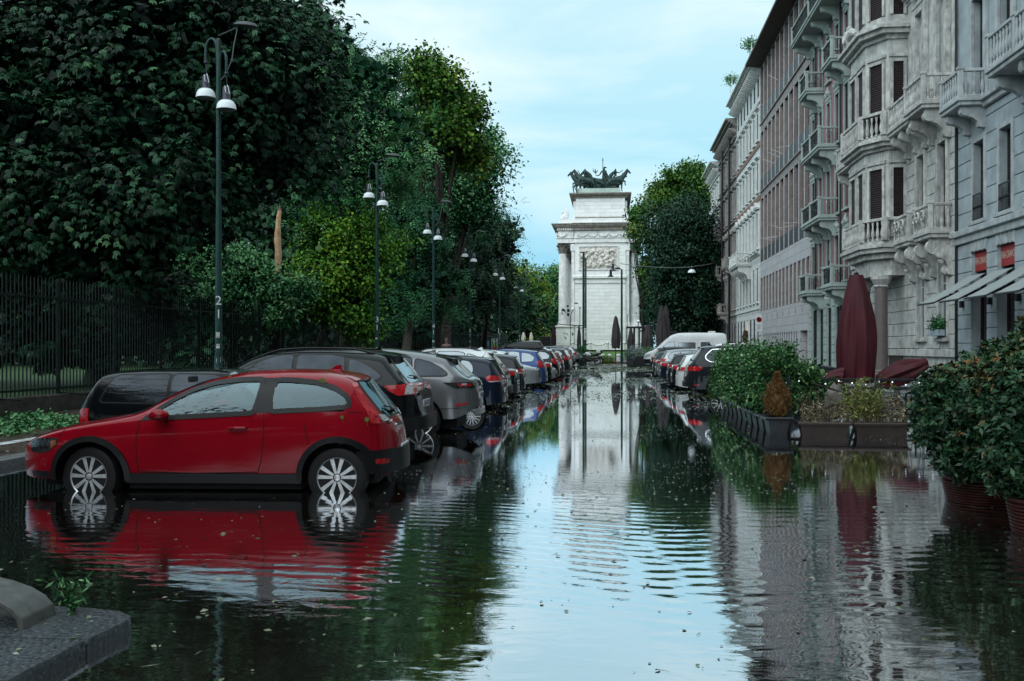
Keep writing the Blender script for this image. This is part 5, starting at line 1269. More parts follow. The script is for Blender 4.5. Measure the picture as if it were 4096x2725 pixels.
        if style != 'stone':
            ir = MB()
            for (ua, oa), (ub, ob) in runs:
                ln_ = math.hypot(ub-ua, ob-oa); n = max(2, int(ln_/0.13))
                for i in range(n+1):
                    t = i/n; c_ = s.q(ua+(ub-ua)*t, oa+(ob-oa)*t, z+.08); c2 = (c_[0], c_[1], c_[2]+h-.19); ir.cyl(c_, c2, .012, n=4, caps=False)
                for i in range(max(1, int(ln_/0.5))):
                    t = (i+.5)/max(1, int(ln_/0.5)); c_ = Vector(s.q(ua+(ub-ua)*t, oa+(ob-oa)*t, z+h*0.5)); dv = Vector((0, 1, 0)) if oa == ob else Vector((1, 0, 0))
                    ir.tube([c_ + dv*.2*math.cos(a*PI/6)*(1-a/16) + Vector((0, 0, .28*math.sin(a*PI/6)*(1-a/16))) for a in range(14)], .014, 4)
            ir.build('iron_railing', M_irn, b)
        return b
    def corn(s, z, pr, h, m=None, dent=0.0, ds=0.5):
        m = m or s.trim; k = 5
        for i in range(k): s.bx(m, s.y0-(0 if i else 0), s.y1, 0.0, pr*((i+1)/k)**1.3, z+h*i/k, z+h*(i+1)/k, c=.015)
        if dent:
            n = int((s.y1-s.y0)/ds)
            for i in range(n):
                u = s.y0 + (i+.5)*(s.y1-s.y0)/n
                m.prism([(0, z-.08), (-(pr*dent), z-.08), (-(pr*dent), z-.08-.12), (-(pr*dent*.5), z-.08-.35), (0, z-.08-.5)], u-s.yc-.11, u-s.yc+.11, axis='y')
    def ironwork(s, uc, w_, z, h=0.95, o=0.08):
        m = MB(); s.bx(m, uc-w_/2, uc+w_/2, o-.02, o+.02, z+h-.04, z+h); s.bx(m, uc-w_/2, uc+w_/2, o-.02, o+.02, z+.05, z+.09)
        n = int(w_/.11)
        for i in range(n+1):
            u = uc-w_/2+w_*i/n; m.cyl(s.q(u, o, z), s.q(u, o, z+h), .011, n=4, caps=False)
            if i < n: m.lathe([(0, -.06), (.035, 0), (0, .06)], s.q(u+w_/n/2, o, z+h*0.5), n=6)
        m.build('iron_railing', M_irn, s.root)
    def done(s, roofm=None):
        s.wall.build('wall', s.wm, s.root); s.trim.build('stone_trim', s.tm, s.root, smooth=30)
        m = MB(); s.bx(m, s.y0+0.01, s.y1-0.01, -s.depth, -0.452, 0.0, s.ztop-0.02)
        m.build('building_core', s.wm, s.root)
        m = MB(); s.bx(m, s.y0, s.y1, -s.depth-.3, 0.05, s.ztop, s.ztop+0.25); m.build('roof', roofm or M_roof, s.root)
        return s.root

def text(name, body, size, m, parent, M_, ext=0.004, sx=1.0):
    cu = bpy.data.curves.new(name, 'FONT'); cu.body = body; cu.size = size; cu.align_x = 'CENTER'; cu.align_y = 'CENTER'; cu.extrude = ext; cu.resolution_u = 3
    tmp = bpy.data.objects.new('tmp', cu); COL.objects.link(tmp); bpy.context.view_layer.update()
    me = bpy.data.meshes.new_from_object(tmp.evaluated_get(bpy.context.evaluated_depsgraph_get())); bpy.data.objects.remove(tmp)
    me.transform(M_ @ Matrix.Diagonal((sx, 1, 1, 1))); me.materials.clear(); me.materials.append(m); me.name = name
    o = bpy.data.objects.new(name, me); COL.objects.link(o)
    if parent is not None: o.parent = parent
    return o
# matrix that stands a text on the street wall, read from the lane (u runs towards -Y for the reader: far end is left)
def facetext(f, u, o, z):
    return Matrix.Translation(f.q(u, o, z)) @ Matrix(((0, 0, -1, 0), (-1, 0, 0, 0), (0, 1, 0, 0), (0, 0, 0, 1)))

# ---- 1: near pale grey corner house with the red shop signs
f = Fac('corner_house', 'pale blue-grey stone house with red shop signs and grey awnings, nearest on the right', 24.5, 39.1, M_st1, M_st1t, ztop=24)
us_ = [36.85-2.42*i for i in range(5)]
gw = [(u, 1.48) for u in us_]
f.storey(0.1, 5.35, gw, 0.1, 5.0, rustic=0.52, proud=0.05)
f.course(5.35, 0.30, 0.16); f.course(5.62, .22, .28)
f.storey(5.84, 9.9, [(u, 1.0) for u in us_], 6.05, 8.85, rustic=0.62)
f.course(9.9, 0.2, 0.18); f.course(10.1, .15, .3)
f.storey(10.25, 15.2, [(u, 1.1) for u in us_], 10.3, 14.0, rustic=0.0); f.corn(15.2, .4, .4)
f.storey(15.6, 20.2, [(u, 1.05) for u in us_], 16.2, 18.8); f.corn(20.2, .35, .3)
f.storey(20.5, 23.4, [(u, 1.05) for u in us_], 20.9, 22.6); f.corn(23.4, 1.0, .6, dent=.7)
for i, u in enumerate(us_):
    f.surround(u, 1.0, 6.05, 8.85, .2, .08); f.window(u, 1.0, 6.05, 8.85, 'shutter'); f.ironwork(u, 1.0, 6.05)
    f.surround(u, 1.1, 10.3, 14.0, .24, .12, 'flat'); f.window(u, 1.1, 10.3, 14.0, 'shutter')
    f.surround(u, 1.05, 16.2, 18.8, .16, .08, 'flat'); f.window(u, 1.05, 16.2, 18.8, 'shutter')
    f.window(u, 1.05, 20.9, 22.6, 'shutter')
    # shop bay: dark glazed front, voussoir grooves above, pier between
    m = MB(); f.bx(m, u-.74, u+.74, -.36, -.32, 0.12, 4.2); sw = m.build('shop_window', M_wgl, f.root)
    m = MB()
    for a in (-.72, -.02, .66): f.bx(m, u+a, u+a+.06, -.32, -.27, 0.12, 4.2)
    f.bx(m, u-.74, u+.74, -.32, -.26, 0.12, 0.7); m.build('frame', mat('maroon_frame', (0.035, 0.014, 0.016), 0.5), sw)
    for k_ in range(-2, 3):
        m_ = Matrix.Translation(f.q(u + k_*.34, 0.03, 5.16)) @ Matrix.Rotation(-k_*0.14, 4, 'X')
        f.trim.box(-0.05, 0.02, -.14, .14, -.20, .20, M=m_, c=.02)
f.storey(0.1, 0.1, [], .1, .1) if False else None
f.balcony(36.0, 38.1, 10.25, 1.05, 1.0, brk=2, bh=.75); f.balcony(28.4, 32.7, 10.25, 1.35, 1.05, brk=3, bh=.9)
m = MB(); m.cyl(f.q(39.02, .1, .1), f.q(39.02, .1, 23), .055, n=8); m.build('drainpipe', M_irn, f.root)
for u in (38.35, 35.62, 33.2):
    m = MB(); f.bx(m, u-.09, u+.09, .06, .2, 3.0, 3.24, c=.02); m.build('wall_lamp', M_irn, f.root)
f.done()
# red signs: things on the house
M_sign = mat('red_sign_panel', (0.30, 0.022, 0.02), 0.4, var=0.1); M_lett = mat('pale_lettering', (0.50, 0.40, 0.34), 0.5, var=0.1)
for i, u in enumerate(us_[:4]):
    nth = ['far', 'second', 'third', 'nearest'][i]
    t = thing('shop_sign', f'red shop sign with thin white capitals over the {nth} bay of the corner house' if i else 'red shop sign over the farthest bay of the corner house', 'sign', (XF+.12, u, 4.62), 0, 'red shop signs')
    m = MB(); m.cbox(-.03, .03, -.735, .735, -.36, .36, c=.008); m.build('panel', M_sign, t)
    Mt = Matrix.Translation((-.032, 0, 0)) @ Matrix(((0, 0, -1, 0), (-1, 0, 0, 0), (0, 1, 0, 0), (0, 0, 0, 1)))
    text('lettering', 'FRA DIAVOLO', 0.36, M_lett, t, Mt, sx=0.62)
    t2 = thing('awning', ['grey awning let down over the farthest shop bay', 'grey awning over the second shop bay from the far end', 'long grey awning over the third shop bay from the far end', 'grey awning nearest the camera on the corner house'][i], 'awning', (XF, u, 4.1), 0, 'grey shop awnings')
    m = MB(); L_ = 1.75
    def aw(a, b): return Vector((-0.12 - L_*b, (a-.5)*1.7, 0.02 - 1.02*b - 0.03*math.sin(PI*b)))
    m.grid(aw, [k_/6 for k_ in range(7)], [k_/8 for k_ in range(9)]); nv = len(m.v)
    m.v += [(x, y, z-.012) for x, y, z in m.v]; m.f += [tuple(reversed([nv+q_ for q_ in ff])) for ff in m.f[:]]; m.m = [0]*len(m.f)
    m.build('canvas', mat('grey_canvas', (0.27, 0.30, 0.30), 0.8, var=0.1, bump=.001), t2, smooth=True)
    m = MB(); m.cyl((-.12-L_, -.87, -1.02), (-.12-L_, .87, -1.02), .035, n=8); m.build('front_bar', M_wdk, t2)
    for sg in (-1, 1):
        m = MB(); m.tube([(-.05, sg*.74, -.75), (-.95, sg*.60, -.62), (-.12-L_, sg*.74, -1.03)], .028, 6); m.build('folding_arm', M_irn, t2)

# ---- 2: weathered limestone house with the bay
f = Fac('bay_house', 'ornate weathered limestone house with a columned bay and carved balconies', 39.1, 55.6, M_st2, M_st2t, ztop=24, rec=-.12)
w2 = [(40.65, .95), (43.4, .95), (53.4, .95)]
f.storey(0.1, 1.15, [], 0.1, 0.1); f.course(1.15, .3, .14); f.course(0.05, .5, .10)
f.storey(1.45, 5.7, w2, 1.9, 4.9, rustic=0.56, proud=0.06); f.course(5.7, .25, .15)
f.storey(5.95, 10.4, w2, 6.2, 9.6, rustic=0.60, proud=0.05); f.corn(10.4, .4, .4)
f.storey(10.8, 16.6, w2, 11.0, 15.6, rustic=0.0); f.corn(16.6, .5, .5)
f.storey(17.1, 22.8, w2, 17.6, 21.0); f.corn(22.8, 1.1, .8, dent=.7)
for u, ww in w2:
    f.window(u, ww, 1.9, 4.9, arched=True, frame=M_wfr); f.surround(u, ww, 1.9, 4.9, .22, .11, sill=True)
    f.window(u, ww, 6.2, 9.6, 'shutter'); f.surround(u, ww, 6.2, 9.6, .25, .14)
    f.window(u, ww, 11.0, 15.6, arched=True, frame=M_wfr); f.surround(u, ww, 11.0, 15.6, .30, .20, 'carved')
    f.window(u, ww, 17.6, 21.0, arched=True, frame=M_wfr); f.surround(u, ww, 17.6, 21.0, .26, .15, 'carved')
    m = MB(); f.bx(m, u-.35, u+.35, -.05, .002, .35, .85)
    m.build('basement_window', M_void, f.root)
    pass
for u, ww in w2[:2]:
    b = f.balcony(u-1.05, u+1.05, 6.05, .95, 1.05, brk=2, bh=1.45, slab=.3)
    m = MB()
    for k_ in (-.45, .2, .62):       # carved scroll panels on the balcony front
        c_ = Vector(f.q(u+k_, .98, 6.6)); m.tube([c_ + Vector((0, .30*math.cos(a*.5)*(1-a/18), .30*math.sin(a*.5)*(1-a/18))) for a in range(17)], .045, 6)
    m.build('scroll_carving', M_st2t, b, smooth=True)
f.balcony(39.5, 41.9, 11.0, 1.25, 1.05, brk=2, bh=1.1); f.balcony(42.2, 45.3, 11.0, 1.0, 1.05, brk=3, bh=1.0); f.balcony(51.9, 54.9, 11.0, 1.1, 1.05, brk=2, bh=1.1)
# plaster masks under the first balcony
for u in (39.75, 41.5, 42.5, 44.3):
    m = MB(); f.bracket(m, u, .30, 5.45, .55, 1.15); m.lathe([(0, -.16), (.10, -.06), (.11, .05), (0, .16)], f.q(u, .40, 4.85), n=8); m.build('scroll_console', M_st2t, f.root, smooth=30)
# the polygonal bay on columns
bp_ = [(45.6, 0), (45.6, .8), (46.8, 1.5), (49.6, 1.5), (50.8, .8), (50.8, 0)]
def ringpoly(m, z0, z1, g_, c=None):
    cu_ = 48.2; pts = []
    for u, o in bp_: pts.append((-(o + (g_ if o > 0 else 0)), (u + (g_ if u > cu_ else -g_)) - f.yc))
    m.prism(pts, z0-.08, z1-.08, axis='z')
bay = MB(); ringpoly(bay, 6.25, 10.3, 0); ringpoly(bay, 10.9, 15.2, 0); ringpoly(bay, 15.9, 20.0, 0)
bay.build('bay', M_st2, f.root)
bt_ = MB()
for z0, z1, g_ in ((5.5, 5.75, .10), (5.75, 5.95, .32), (5.95, 6.1, .42), (6.1, 6.25, .25), (7.15, 7.27, .28), (10.3, 10.45, .12), (10.45, 10.62, .3), (10.62, 10.75, .45), (10.75, 10.9, .3), (11.85, 11.97, .34), (15.2, 15.4, .12), (15.4, 15.6, .35), (15.6, 15.75, .5), (15.75, 15.9, .3), (20, 20.3, .3), (20.3, 20.6, .55)):
    ringpoly(bt_, z0, z1, g_)
    if z0 in (7.15, 10.75, 11.85, 15.75, 20.3, 6.1): bt_.build('bay_cornice', M_st2t, f.root); bt_ = MB()
ringpoly(bt_, 4.75, 5.5, -.15); bt_.build('bay_base', M_st2t, f.root)
# balustrades round the bay, windows on its faces
for zb in (6.25, 10.9):
    m = MB(); g_ = .24 if zb < 8 else .30
    pp = [(u + (g_ if u > 48.2 else -g_), o+g_) for u, o in bp_[1:5]]
    pp = [(pp[0][0], 0.05)] + pp + [(pp[-1][0], .05)]
    for (ua, oa), (ub, ob) in zip(pp, pp[1:]):
        ln_ = math.hypot(ub-ua, ob-oa); n = max(2, int(ln_/.26))
        for i in range(n):
            t = (i+.5)/n; hh = .86
            m.lathe([(.055, 0), (.055, .06), (.03, .1), (.08, .27), (.075, .38), (.03, .64), (.05, .74), (.055, hh)], f.q(ua+(ub-ua)*t, oa+(ob-oa)*t, zb), n=7)
        f_c = f.q(ub, ob, zb); m.box(f_c[0]-.11, f_c[0]+.11, f_c[1]-.11, f_c[1]+.11, f_c[2], f_c[2]+1.05, c=.02)
    m.build('bay_balustrade', M_st2t, f.root, smooth=30)
for (ua, oa), (ub, ob) in zip(bp_, bp_[1:]):
    for z0, z1 in ((6.45, 9.5), (11.1, 14.2), (16.3, 19.2)):
        d_ = Vector((-(ob-oa), ub-ua, 0)); ln_ = d_.length; d_.normalize(); nn_ = Vector((-d_.y, d_.x, 0)); nn_ = nn_ if nn_.x < 0 or abs(nn_.x) < .01 else -nn_
        a_ = Vector(f.q(ua, oa, 0)); cen_ = a_ + d_*ln_/2
        if abs(nn_.x) < .01: nn_ = Vector((0, -1 if ua < 48 else 1, 0))
        wn_ = ln_*0.56 if ln_ < 2 else 1.0
        cs = [cen_] if ln_ < 2 else [cen_ - d_*.72, cen_ + d_*.72]
        for c0 in cs:
            m = MB(); hw_ = wn_/2
            def V3(a, o, z): q_ = c0 + d_*a + nn_*o; return (q_.x, q_.y, z-.08)
            m.add([V3(-hw_, .012, z0), V3(hw_, .012, z0), V3(hw_, .012, z1), V3(-hw_, .012, z1), V3(-hw_, -.1, z0), V3(hw_, -.1, z0), V3(hw_, -.1, z1), V3(-hw_, -.1, z1)], [(0, 1, 2, 3), (0, 4, 5, 1), (1, 5, 6, 2), (2, 6, 7, 3), (3, 7, 4, 0)])
            m.build('shutter', M_shut, f.root)
            m = MB()
            for a0, a1, c0_, c1_ in ((-hw_-.12, -hw_, z0, z1+.12), (hw_, hw_+.12, z0, z1+.12), (-hw_, hw_, z1, z1+.12), (-hw_-.18, hw_+.18, z1+.22, z1+.36)):
                m.add([V3(a0, .10, c0_), V3(a1, .10, c0_), V3(a1, .10, c1_), V3(a0, .10, c1_), V3(a0, -.02, c0_), V3(a1, -.02, c0_), V3(a1, -.02, c1_), V3(a0, -.02, c1_)], [(0, 1, 2, 3), (0, 4, 5, 1), (1, 5, 6, 2), (2, 6, 7, 3), (3, 7, 4, 0)])
            m.build('window_surround', M_st2t, f.root)
for u, o in ((45.9, 1.05), (48.9, 1.05)):
    m = MB(); m.lathe([(.40, .0), (.40, .25), (.36, .3), (.36, .38), (.29, .44), (.29, .6), (.27, 3.9), (.26, 4.15)], f.q(u, o, .1), n=24)
    m.build('column', M_col, f.root, smooth=30)
    m = MB(); m.lathe([(.27, 0), (.32, .05), (.28, .12), (.36, .22), (.42, .34), (.44, .36), (.44, .5)], f.q(u, o, 4.2), n=24); m.build('capital', M_st2t, f.root, smooth=30)
m = MB(); f.bx(m, 46.5, 48.6, -.44, -.40, .1, 4.6)
# portal behind the columns
m = MB(); f.bx(m, 46.3, 48.5, .0, .03, .1, 4.3); m.build('door', mat('dark_wooden_door', (0.03, 0.018, 0.012), 0.5, var=.3), f.root)
# swan-neck iron lamp brackets and the reclining figure on the bay's cornice
m = MB(); c_ = Vector(f.q(51.3, 1.2, 10.7)); m.tube([c_ + Vector((-.5*math.sin(a*.35)*.8, -.1*a*.2, a*.16 - (.05 if a < 5 else .35*math.sin((a-5)*.8)))) for a in range(10)], .035, 6); m.build('iron_scroll', M_irn, f.root)
f.done()
st = thing('reclining_figure', 'carved stone figure reclining on the cornice of the bay', 'statue', (XF-1.6, 48.9, 16.0))
m = MB(); m.sphere((0, .5, .85), .18); m.lathe([(.2, 0), (.32, .35), (.26, .7), (.1, .8)], (0, .45, 0), n=10); m.tube([(0, .4, .35), (-.1, -.4, .45), (-.05, -1.0, .2)], [.24, .2, .1], 8); m.tube([(0, .5, .65), (-.3, .5, .45), (-.35, .3, .1)], [.09, .08, .06], 6)
m.build('body', M_st2t, st, smooth=True)

# ---- 3: pink house with mint-grey balconies
f = Fac('pink_house', 'pink rendered house with mint-grey stone balconies beside the ornate bay house', 55.6, 67.2, M_pink, M_mint, ztop=25.2, rec=-.07)
us_ = [56.9, 59.2, 61.5, 63.8, 66.0]
f.wall = MB(); f.storey(0.1, 4.9, [(u, 1.1) for u in us_], .1, 3.9, rustic=0.0)
f.wall.build('ground_floor_wall', M_mint, f.root); f.wall = MB()
z = .35
while z < 4.0:      # joints on the piers
    for a in [55.65, 58.05, 60.35, 62.65, 64.9, 67.15]:
        f.bx(f.trim, a-.42, a+.42, .002, .05, z, z+.40, c=.012)
    z += .45
f.course(4.75, .25, .12)
fl = [(4.9, 9.0, 5.3, 8.0), (9.0, 13.1, 9.3, 12.1), (13.1, 17.2, 13.4, 16.2), (17.2, 21.2, 17.5, 20.2), (21.2, 24.6, 21.7, 23.8)]
for z0, z1, s0, s1 in fl: f.storey(z0, z1, [(u, .95) for u in us_], s0, s1)
for u in us_:
    m = MB(); f.bx(m, u-.55, u+.55, -.16, -.11, .1, 3.9); gd = m.build('glazed_door', M_wgl, f.root)
    m = MB(); 
    for a in (-.54, -.03, .48): f.bx(m, u+a, u+a+.06, -.11, -.07, .1, 3.9)
    f.bx(m, u-.55, u+.55, -.11, -.07, 2.9, 3.0); m.build('frame', M_wdk, gd)
    f.trim.lathe([(0, -.35), (.2, -.2), (.28, .1), (.16, .4), (0, .55)], f.q(u, .04, 4.35), n=8)
    for z0, z1, s0, s1 in fl:
        f.window(u, .95, s0, s1, 'shutter' if (int(u*3+z0)) % 3 else 'glass'); f.surround(u, .95, s0, s1, .15, .09, 'carved', sill=True)
for z_ in (5.0, 17.5): f.balcony(55.95, 58.4, z_, 1.15, 1.05, style='iron', bh=.8); f.balcony(63.0, 65.4, z_, 1.15, 1.05, style='iron', bh=.8)
for z_ in (9.15, 13.25): f.balcony(59.0, 64.3, z_, 1.2, 1.05, style='iron', brk=3, bh=.9)
f.balcony(55.7, 67.0, 21.4, 1.35, 1.05, style='iron', brk=5, bh=.8)
for u in (58.05, 65.0):
    m = MB(); m.cyl(f.q(u, .12, .3), f.q(u, .12, 24.8), .06, n=8); m.build('drainpipe', M_irn, f.root)
f.corn(24.6, 1.2, .6); f.done()

# ---- 4: brown rationalist block with stone fins
f = Fac('modern_block', 'brown stone modern block with rows of deep vertical fins and dark railings', 67.2, 89.4, M_brn, M_fin, ztop=26.2)
W_ = 22.2; NB = 11
f.wall = MB(); f.storey(0.1, 2.75, [(69.6, 2.6)] + [(72.3+1.0*i, .55) for i in range(16)], .1, 2.7); f.wall.build('ground_floor_wall', M_panel, f.root)
f.wall = MB(); f.storey(2.75, 4.7, [], 2.75, 2.75); 
for k_ in range(7): f.bx(f.trim, 70+2.6*k_, 70.15+2.6*k_, .003, .02, 3.95, 4.3)
f.wall.build('stone_band', M_panel, f.root)
f.wall = MB(); f.storey(7.6, 9.0, [], 7.6, 7.6); f.wall.build('stone_band', M_panel, f.root); f.wall = MB()
bands = [(14.5, 15.2), (20.3, 21.1)]
for z0, z1 in bands: f.storey(z0, z1, [], z0, z0); f.bx(f.trim, 67.2, 89.4, .0, .12, z1-.12, z1, c=.01)
f.wall.build('stone_band', M_brn, f.root); f.wall = MB(); f.bx(f.wall, 67.2, 89.4, -.44, -.28, 4.7, 26.0)
m = MB()
for i in range(16): f.bx(m, 72.3+1.0*i-.27, 72.3+1.0*i+.27, -.10, -.06, .1, 2.7)
m.build('basement_glazing', M_wgl, f.root)
m = MB(); f.bx(m, 68.3, 70.9, -2.4, -2.3, .1, 2.7); f.bx(m, 68.3, 68.36, -2.3, -.45, .1, 2.7); f.bx(m, 70.84, 70.9, -2.3, -.45, .1, 2.7); m.build('entrance_recess', mat('warm_travertine', (0.30, 0.20, 0.14), .5, brick=(.9, .6, .01, .5, (.5, .5, .5))), f.root)
for z0, z1, rail in ((4.7, 7.6, 0), (9.0, 14.5, 1), (15.2, 20.3, 1), (21.1, 26.0, 1)):
    nb = NB if rail else 14
    fm = MB()
    for i in range(nb+1):
        u = 67.2 + W_*i/nb; ww = .15 if rail else .25
        f.bx(fm, max(67.2, u-ww), min(89.4, u+ww), -.28, .02, z0, z1, c=.006)
    fm.build('stone_fins', M_fin, f.root); em = MB()
    for i in range(nb+1):
        u = 67.2 + W_*i/nb; ww = .14 if rail else .24
        f.bx(em, max(67.2, u-ww), min(89.4, u+ww), .021, .04, z0, z1)
    em.build('fin_edge_strip', M_panel, f.root)  # pale strips on the front edges of the fins
    for i in range(nb):
        u = 67.2 + W_*(i+.5)/nb; hw_ = W_/nb/2-(.17 if rail else .27)
        m = MB(); f.bx(m, u-hw_, u+hw_, -.27, -.22, z0, z1); wn_ = m.build('window', M_wgl, f.root)
        m = MB(); f.bx(m, u-.05, u+.05, -.22, -.19, z0, z1); f.bx(m, u-hw_, u+hw_, -.22, -.19, z0+(z1-z0)*.62, z0+(z1-z0)*.62+.08); m.build('frame', M_fin, wn_)
        if rail:
            m = MB(); f.bx(m, u-hw_, u+hw_, -.04, .0, z0+.02, z0+1.1); m.build('railing_panel', M_irn, f.root)
m = MB(); rr_ = random.Random(2)
for i in range(12):
    zb = rr_.choice([10.3, 16.3, 22.3]); u = 70+rr_.random()*18; a = rr_.uniform(-.3, .5)
    m.cyl(f.q(u, .05, zb), f.q(u, 1.0, zb+a), .022, n=4)
m.build('drying_racks', mat('white_paint_metal', (0.6, 0.62, 0.63), .5), f.root)
f.bx(f.trim, 67.2, 89.4, -.4, .0, 26.0, 26.2)
m = MB(); m.prism([(.5, 26.1-.08), (-1.35, 26.25-.08), (-1.35, 26.45-.08), (.5, 26.75-.08)], 67.2-f.yc, 89.4-f.yc, axis='y'); m.build('eaves', mat('brown_eaves', (0.10, 0.075, 0.065), .7, var=.3), f.root)
f.done()
# roof terrace plants on slim frames
for i, (u, zt_) in enumerate(((88.5, 27.6), (103.5, 28.6))):
    t = thing('roof_plant', ['leafy plant hanging from a slim frame on the modern block roof edge', 'leafy plant on a slim frame above the white house cornice'][i], 'plant', (XF-.9 if i else XF-1.0, u, 26.5 if not i else 27.4))
    rgp = np.random.default_rng(40+i); n_ = 420; pp = rgp.normal(0, 1, (n_, 3))*np.array([.32, .5, .2]) + np.array([0, 0, 1.5]); dd = rnd_unit(rgp, n_)
    fast_mesh('foliage', leaves(pp, dd, rnd_unit(rgp, n_), np.full(n_, .22), np.full(n_, .1), rgp), 4, np.arange(n_*4), L_mid, t, rgp.random(n_))
    m = MB(); m.cyl((0, -.7, 0), (0, -.7, 1.9), .045, n=5); m.cyl((0, .7, 0), (0, .7, 1.9), .03, n=5); m.cyl((0, -.7, 1.9), (0, .7, 1.9), .03, n=5); m.build('frame', M_plate, t)

# ---- 5: white house with pediments and warm doorway
f = Fac('white_house', 'white house with pedimented windows, bracketed cornice and a warmly lit doorway', 89.4, 106.2, M_wht, M_whtt, ztop=27.3, rec=-.05)
us_ = [90.9 + 2.33*i for i in range(7)]
f.storey(.1, 4.9, [(u, 1.1) for u in us_], .1, 4.1, rustic=.5); f.course(4.9, .25, .14)
f.storey(5.15, 9.6, [(u, 1.0) for u in us_], 5.6, 8.6, rustic=.5); f.corn(9.6, .35, .35); f.course(9.35, .25, .05, m=f.trim)
f.storey(9.95, 15.0, [(u, 1.0) for u in us_], 10.4, 13.5)
f.storey(15.0, 19.6, [(u, .95) for u in us_], 15.4, 18.0)
m = MB(); f.bx(m, 89.4, 106.2, .01, .08, 14.55, 15.0); f.bx(m, 89.4, 106.2, .01, .08, 19.3, 19.7); m.build('terracotta_band', M_terra, f.root)
f.storey(19.6, 23.2, [(u, .95) for u in us_], 20.0, 22.4); f.course(23.2, .2, .12)
f.storey(23.4, 26.0, [(u, .9) for u in us_], 23.9, 25.5); f.corn(26.0, 1.15, .9, dent=.8, ds=.6)
for i, u in enumerate(us_):
    if i != 3: f.window(u, 1.1, .1, 4.1)
    f.window(u, 1.0, 5.6, 8.6, arched=True); f.surround(u, 1.0, 5.6, 8.6, .16, .09)
    f.window(u, 1.0, 10.4, 13.5); f.surround(u, 1.0, 10.4, 13.5, .2, .13, 'tri')
    f.window(u, .95, 15.4, 18.0); f.surround(u, .95, 15.4, 18.0, .15, .09, 'flat')
    f.window(u, .95, 20.0, 22.4); f.surround(u, .95, 20.0, 22.4, .14, .08, 'flat'); f.window(u, .9, 23.9, 25.5)
f.balcony(95.0, 100.8, 9.4, 1.5, 1.05, brk=4, bh=1.2)
m = MB(); f.bx(m, us_[3]-.55, us_[3]+.55, -.44, -.40, .1, 4.1); m.build('lit_doorway', mat('warm_lit_doorway', (.6, .4, .25), .6, emit=((1.0, .55, .25), 0.75)), f.root)
m = MB(); m.lathe([(0, 0), (.28, .2), (.34, .6), (.2, 1.2), (0, 1.3)], f.q(us_[3]-.45, .25, 1.9), n=10); m.build('hanging_basket', mat('dried_moss', (.06, .035, .02), .9, var=.5, scale=14, bump=.05), f.root, smooth=True)
f.done()
for i in range(9):
    pass
# ---- 6: grey-brown house, 7: last pale house
f = Fac('stone_house', 'soot-stained grey-brown stone house with dark drainpipes and small balconies', 106.2, 123.0, M_gry, M_gryt, ztop=25.6, rec=-.05)
us_ = [107.7 + 2.3*i for i in range(7)]
for z0, z1, s0, s1, ln_, ru in ((.1, 4.9, .1, 4.0, None, .5), (5.0, 9.9, 5.6, 8.8, 'carved', .5), (9.9, 14.8, 10.4, 13.4, 'tri', 0), (14.8, 19.4, 15.3, 18.0, 'flat', 0), (19.4, 23.6, 19.9, 22.4, 'flat', 0), (23.6, 24.6, 23.6, 23.6, None, 0)):
    wl = [(u, 1.0) for u in us_] if s1 > s0 else []
    f.storey(z0, z1, wl, s0, s1, rustic=ru)
    for u, ww in wl:
        f.window(u, ww, s0, s1); f.surround(u, ww, s0, s1, .18, .12, ln_) if ln_ else None
    f.course(z1-.02, .16, .22)
f.corn(24.6, 1.2, 1.0, dent=.7, ds=.7)
for u0, z_ in ((108.2, 10.2), (113.4, 5.4), (117.0, 9.9), (120.0, 14.9)): f.balcony(u0, u0+3.0, z_, 1.1, 1.0, brk=2, bh=.9)
for u in (110.0, 117.0):
    m = MB(); m.cyl(f.q(u, .35, .3), f.q(u, .35, 24.8), .13, n=8); m.build('drainpipe', M_irn, f.root)
f.done()
f = Fac('end_house', 'last pale greenish house of the street wall beside the dark tree', 123.0, 134.0, M_wht, M_whtt, ztop=24.2, rec=-.05)
us_ = [124.5 + 2.6*i for i in range(4)]
for z0, z1, s0, s1, ln_ in ((.1, 5.0, .1, 4.0, None), (5.0, 9.9, 5.6, 8.8, 'flat'), (9.9, 14.6, 10.4, 13.2, 'flat'), (14.6, 18.8, 15.1, 17.6, 'flat'), (18.8, 22.6, 19.3, 21.5, 'flat'), (22.6, 23.4, 22.6, 22.6, None)):
    wl = [(u, 1.0) for u in us_] if s1 > s0 else []
    f.storey(z0, z1, wl, s0, s1)
    for u, ww in wl: f.window(u, ww, s0, s1); f.surround(u, ww, s0, s1, .16, .10, ln_)
    f.course(z1-.02, .16, .2)
f.corn(23.4, 1.2, .8, dent=.7, ds=.7); f.balcony(130.3, 133.6, 9.0, 1.6, 1.1, brk=2, bh=.9); f.done()
# ------------------------------------------------------------------ unseen houses and trees behind the camera, added to darken car reflections
for i, (y0, y1, zt, wm, tm_, lb) in enumerate(((6.0, 24.4, 22.0, M_wht, M_whtt, 'unseen white five-storey house beside the camera, outside the picture'), (-16.0, 6.0, 24.0, M_gry, M_gryt, 'unseen grey-brown house behind the camera on the house side'), (-42.0, -16.0, 21.0, M_pink, M_mint, 'unseen pink house farthest behind the camera'))):
    f = Fac('house', lb, y0, y1, wm, tm_, ztop=zt); n = int((y1-y0)/3.0); us_ = [y0+(y1-y0)*(k_+.5)/n for k_ in range(n)]; z = .1; fl_ = 0
    while z < zt-3:
        s0, s1 = z+(.1 if fl_ == 0 else .8), z+3.4; wl = [(u, 1.1) for u in us_]; f.storey(z, z+4.2, wl, s0, s1)
        for u in us_: f.window(u, 1.1, s0, s1, sub=False)
        f.course(z+4.1, .2, .15); z += 4.2; fl_ += 1
    f.storey(z, zt, [], z, z); f.corn(zt-.5, .9, .5); f.done()
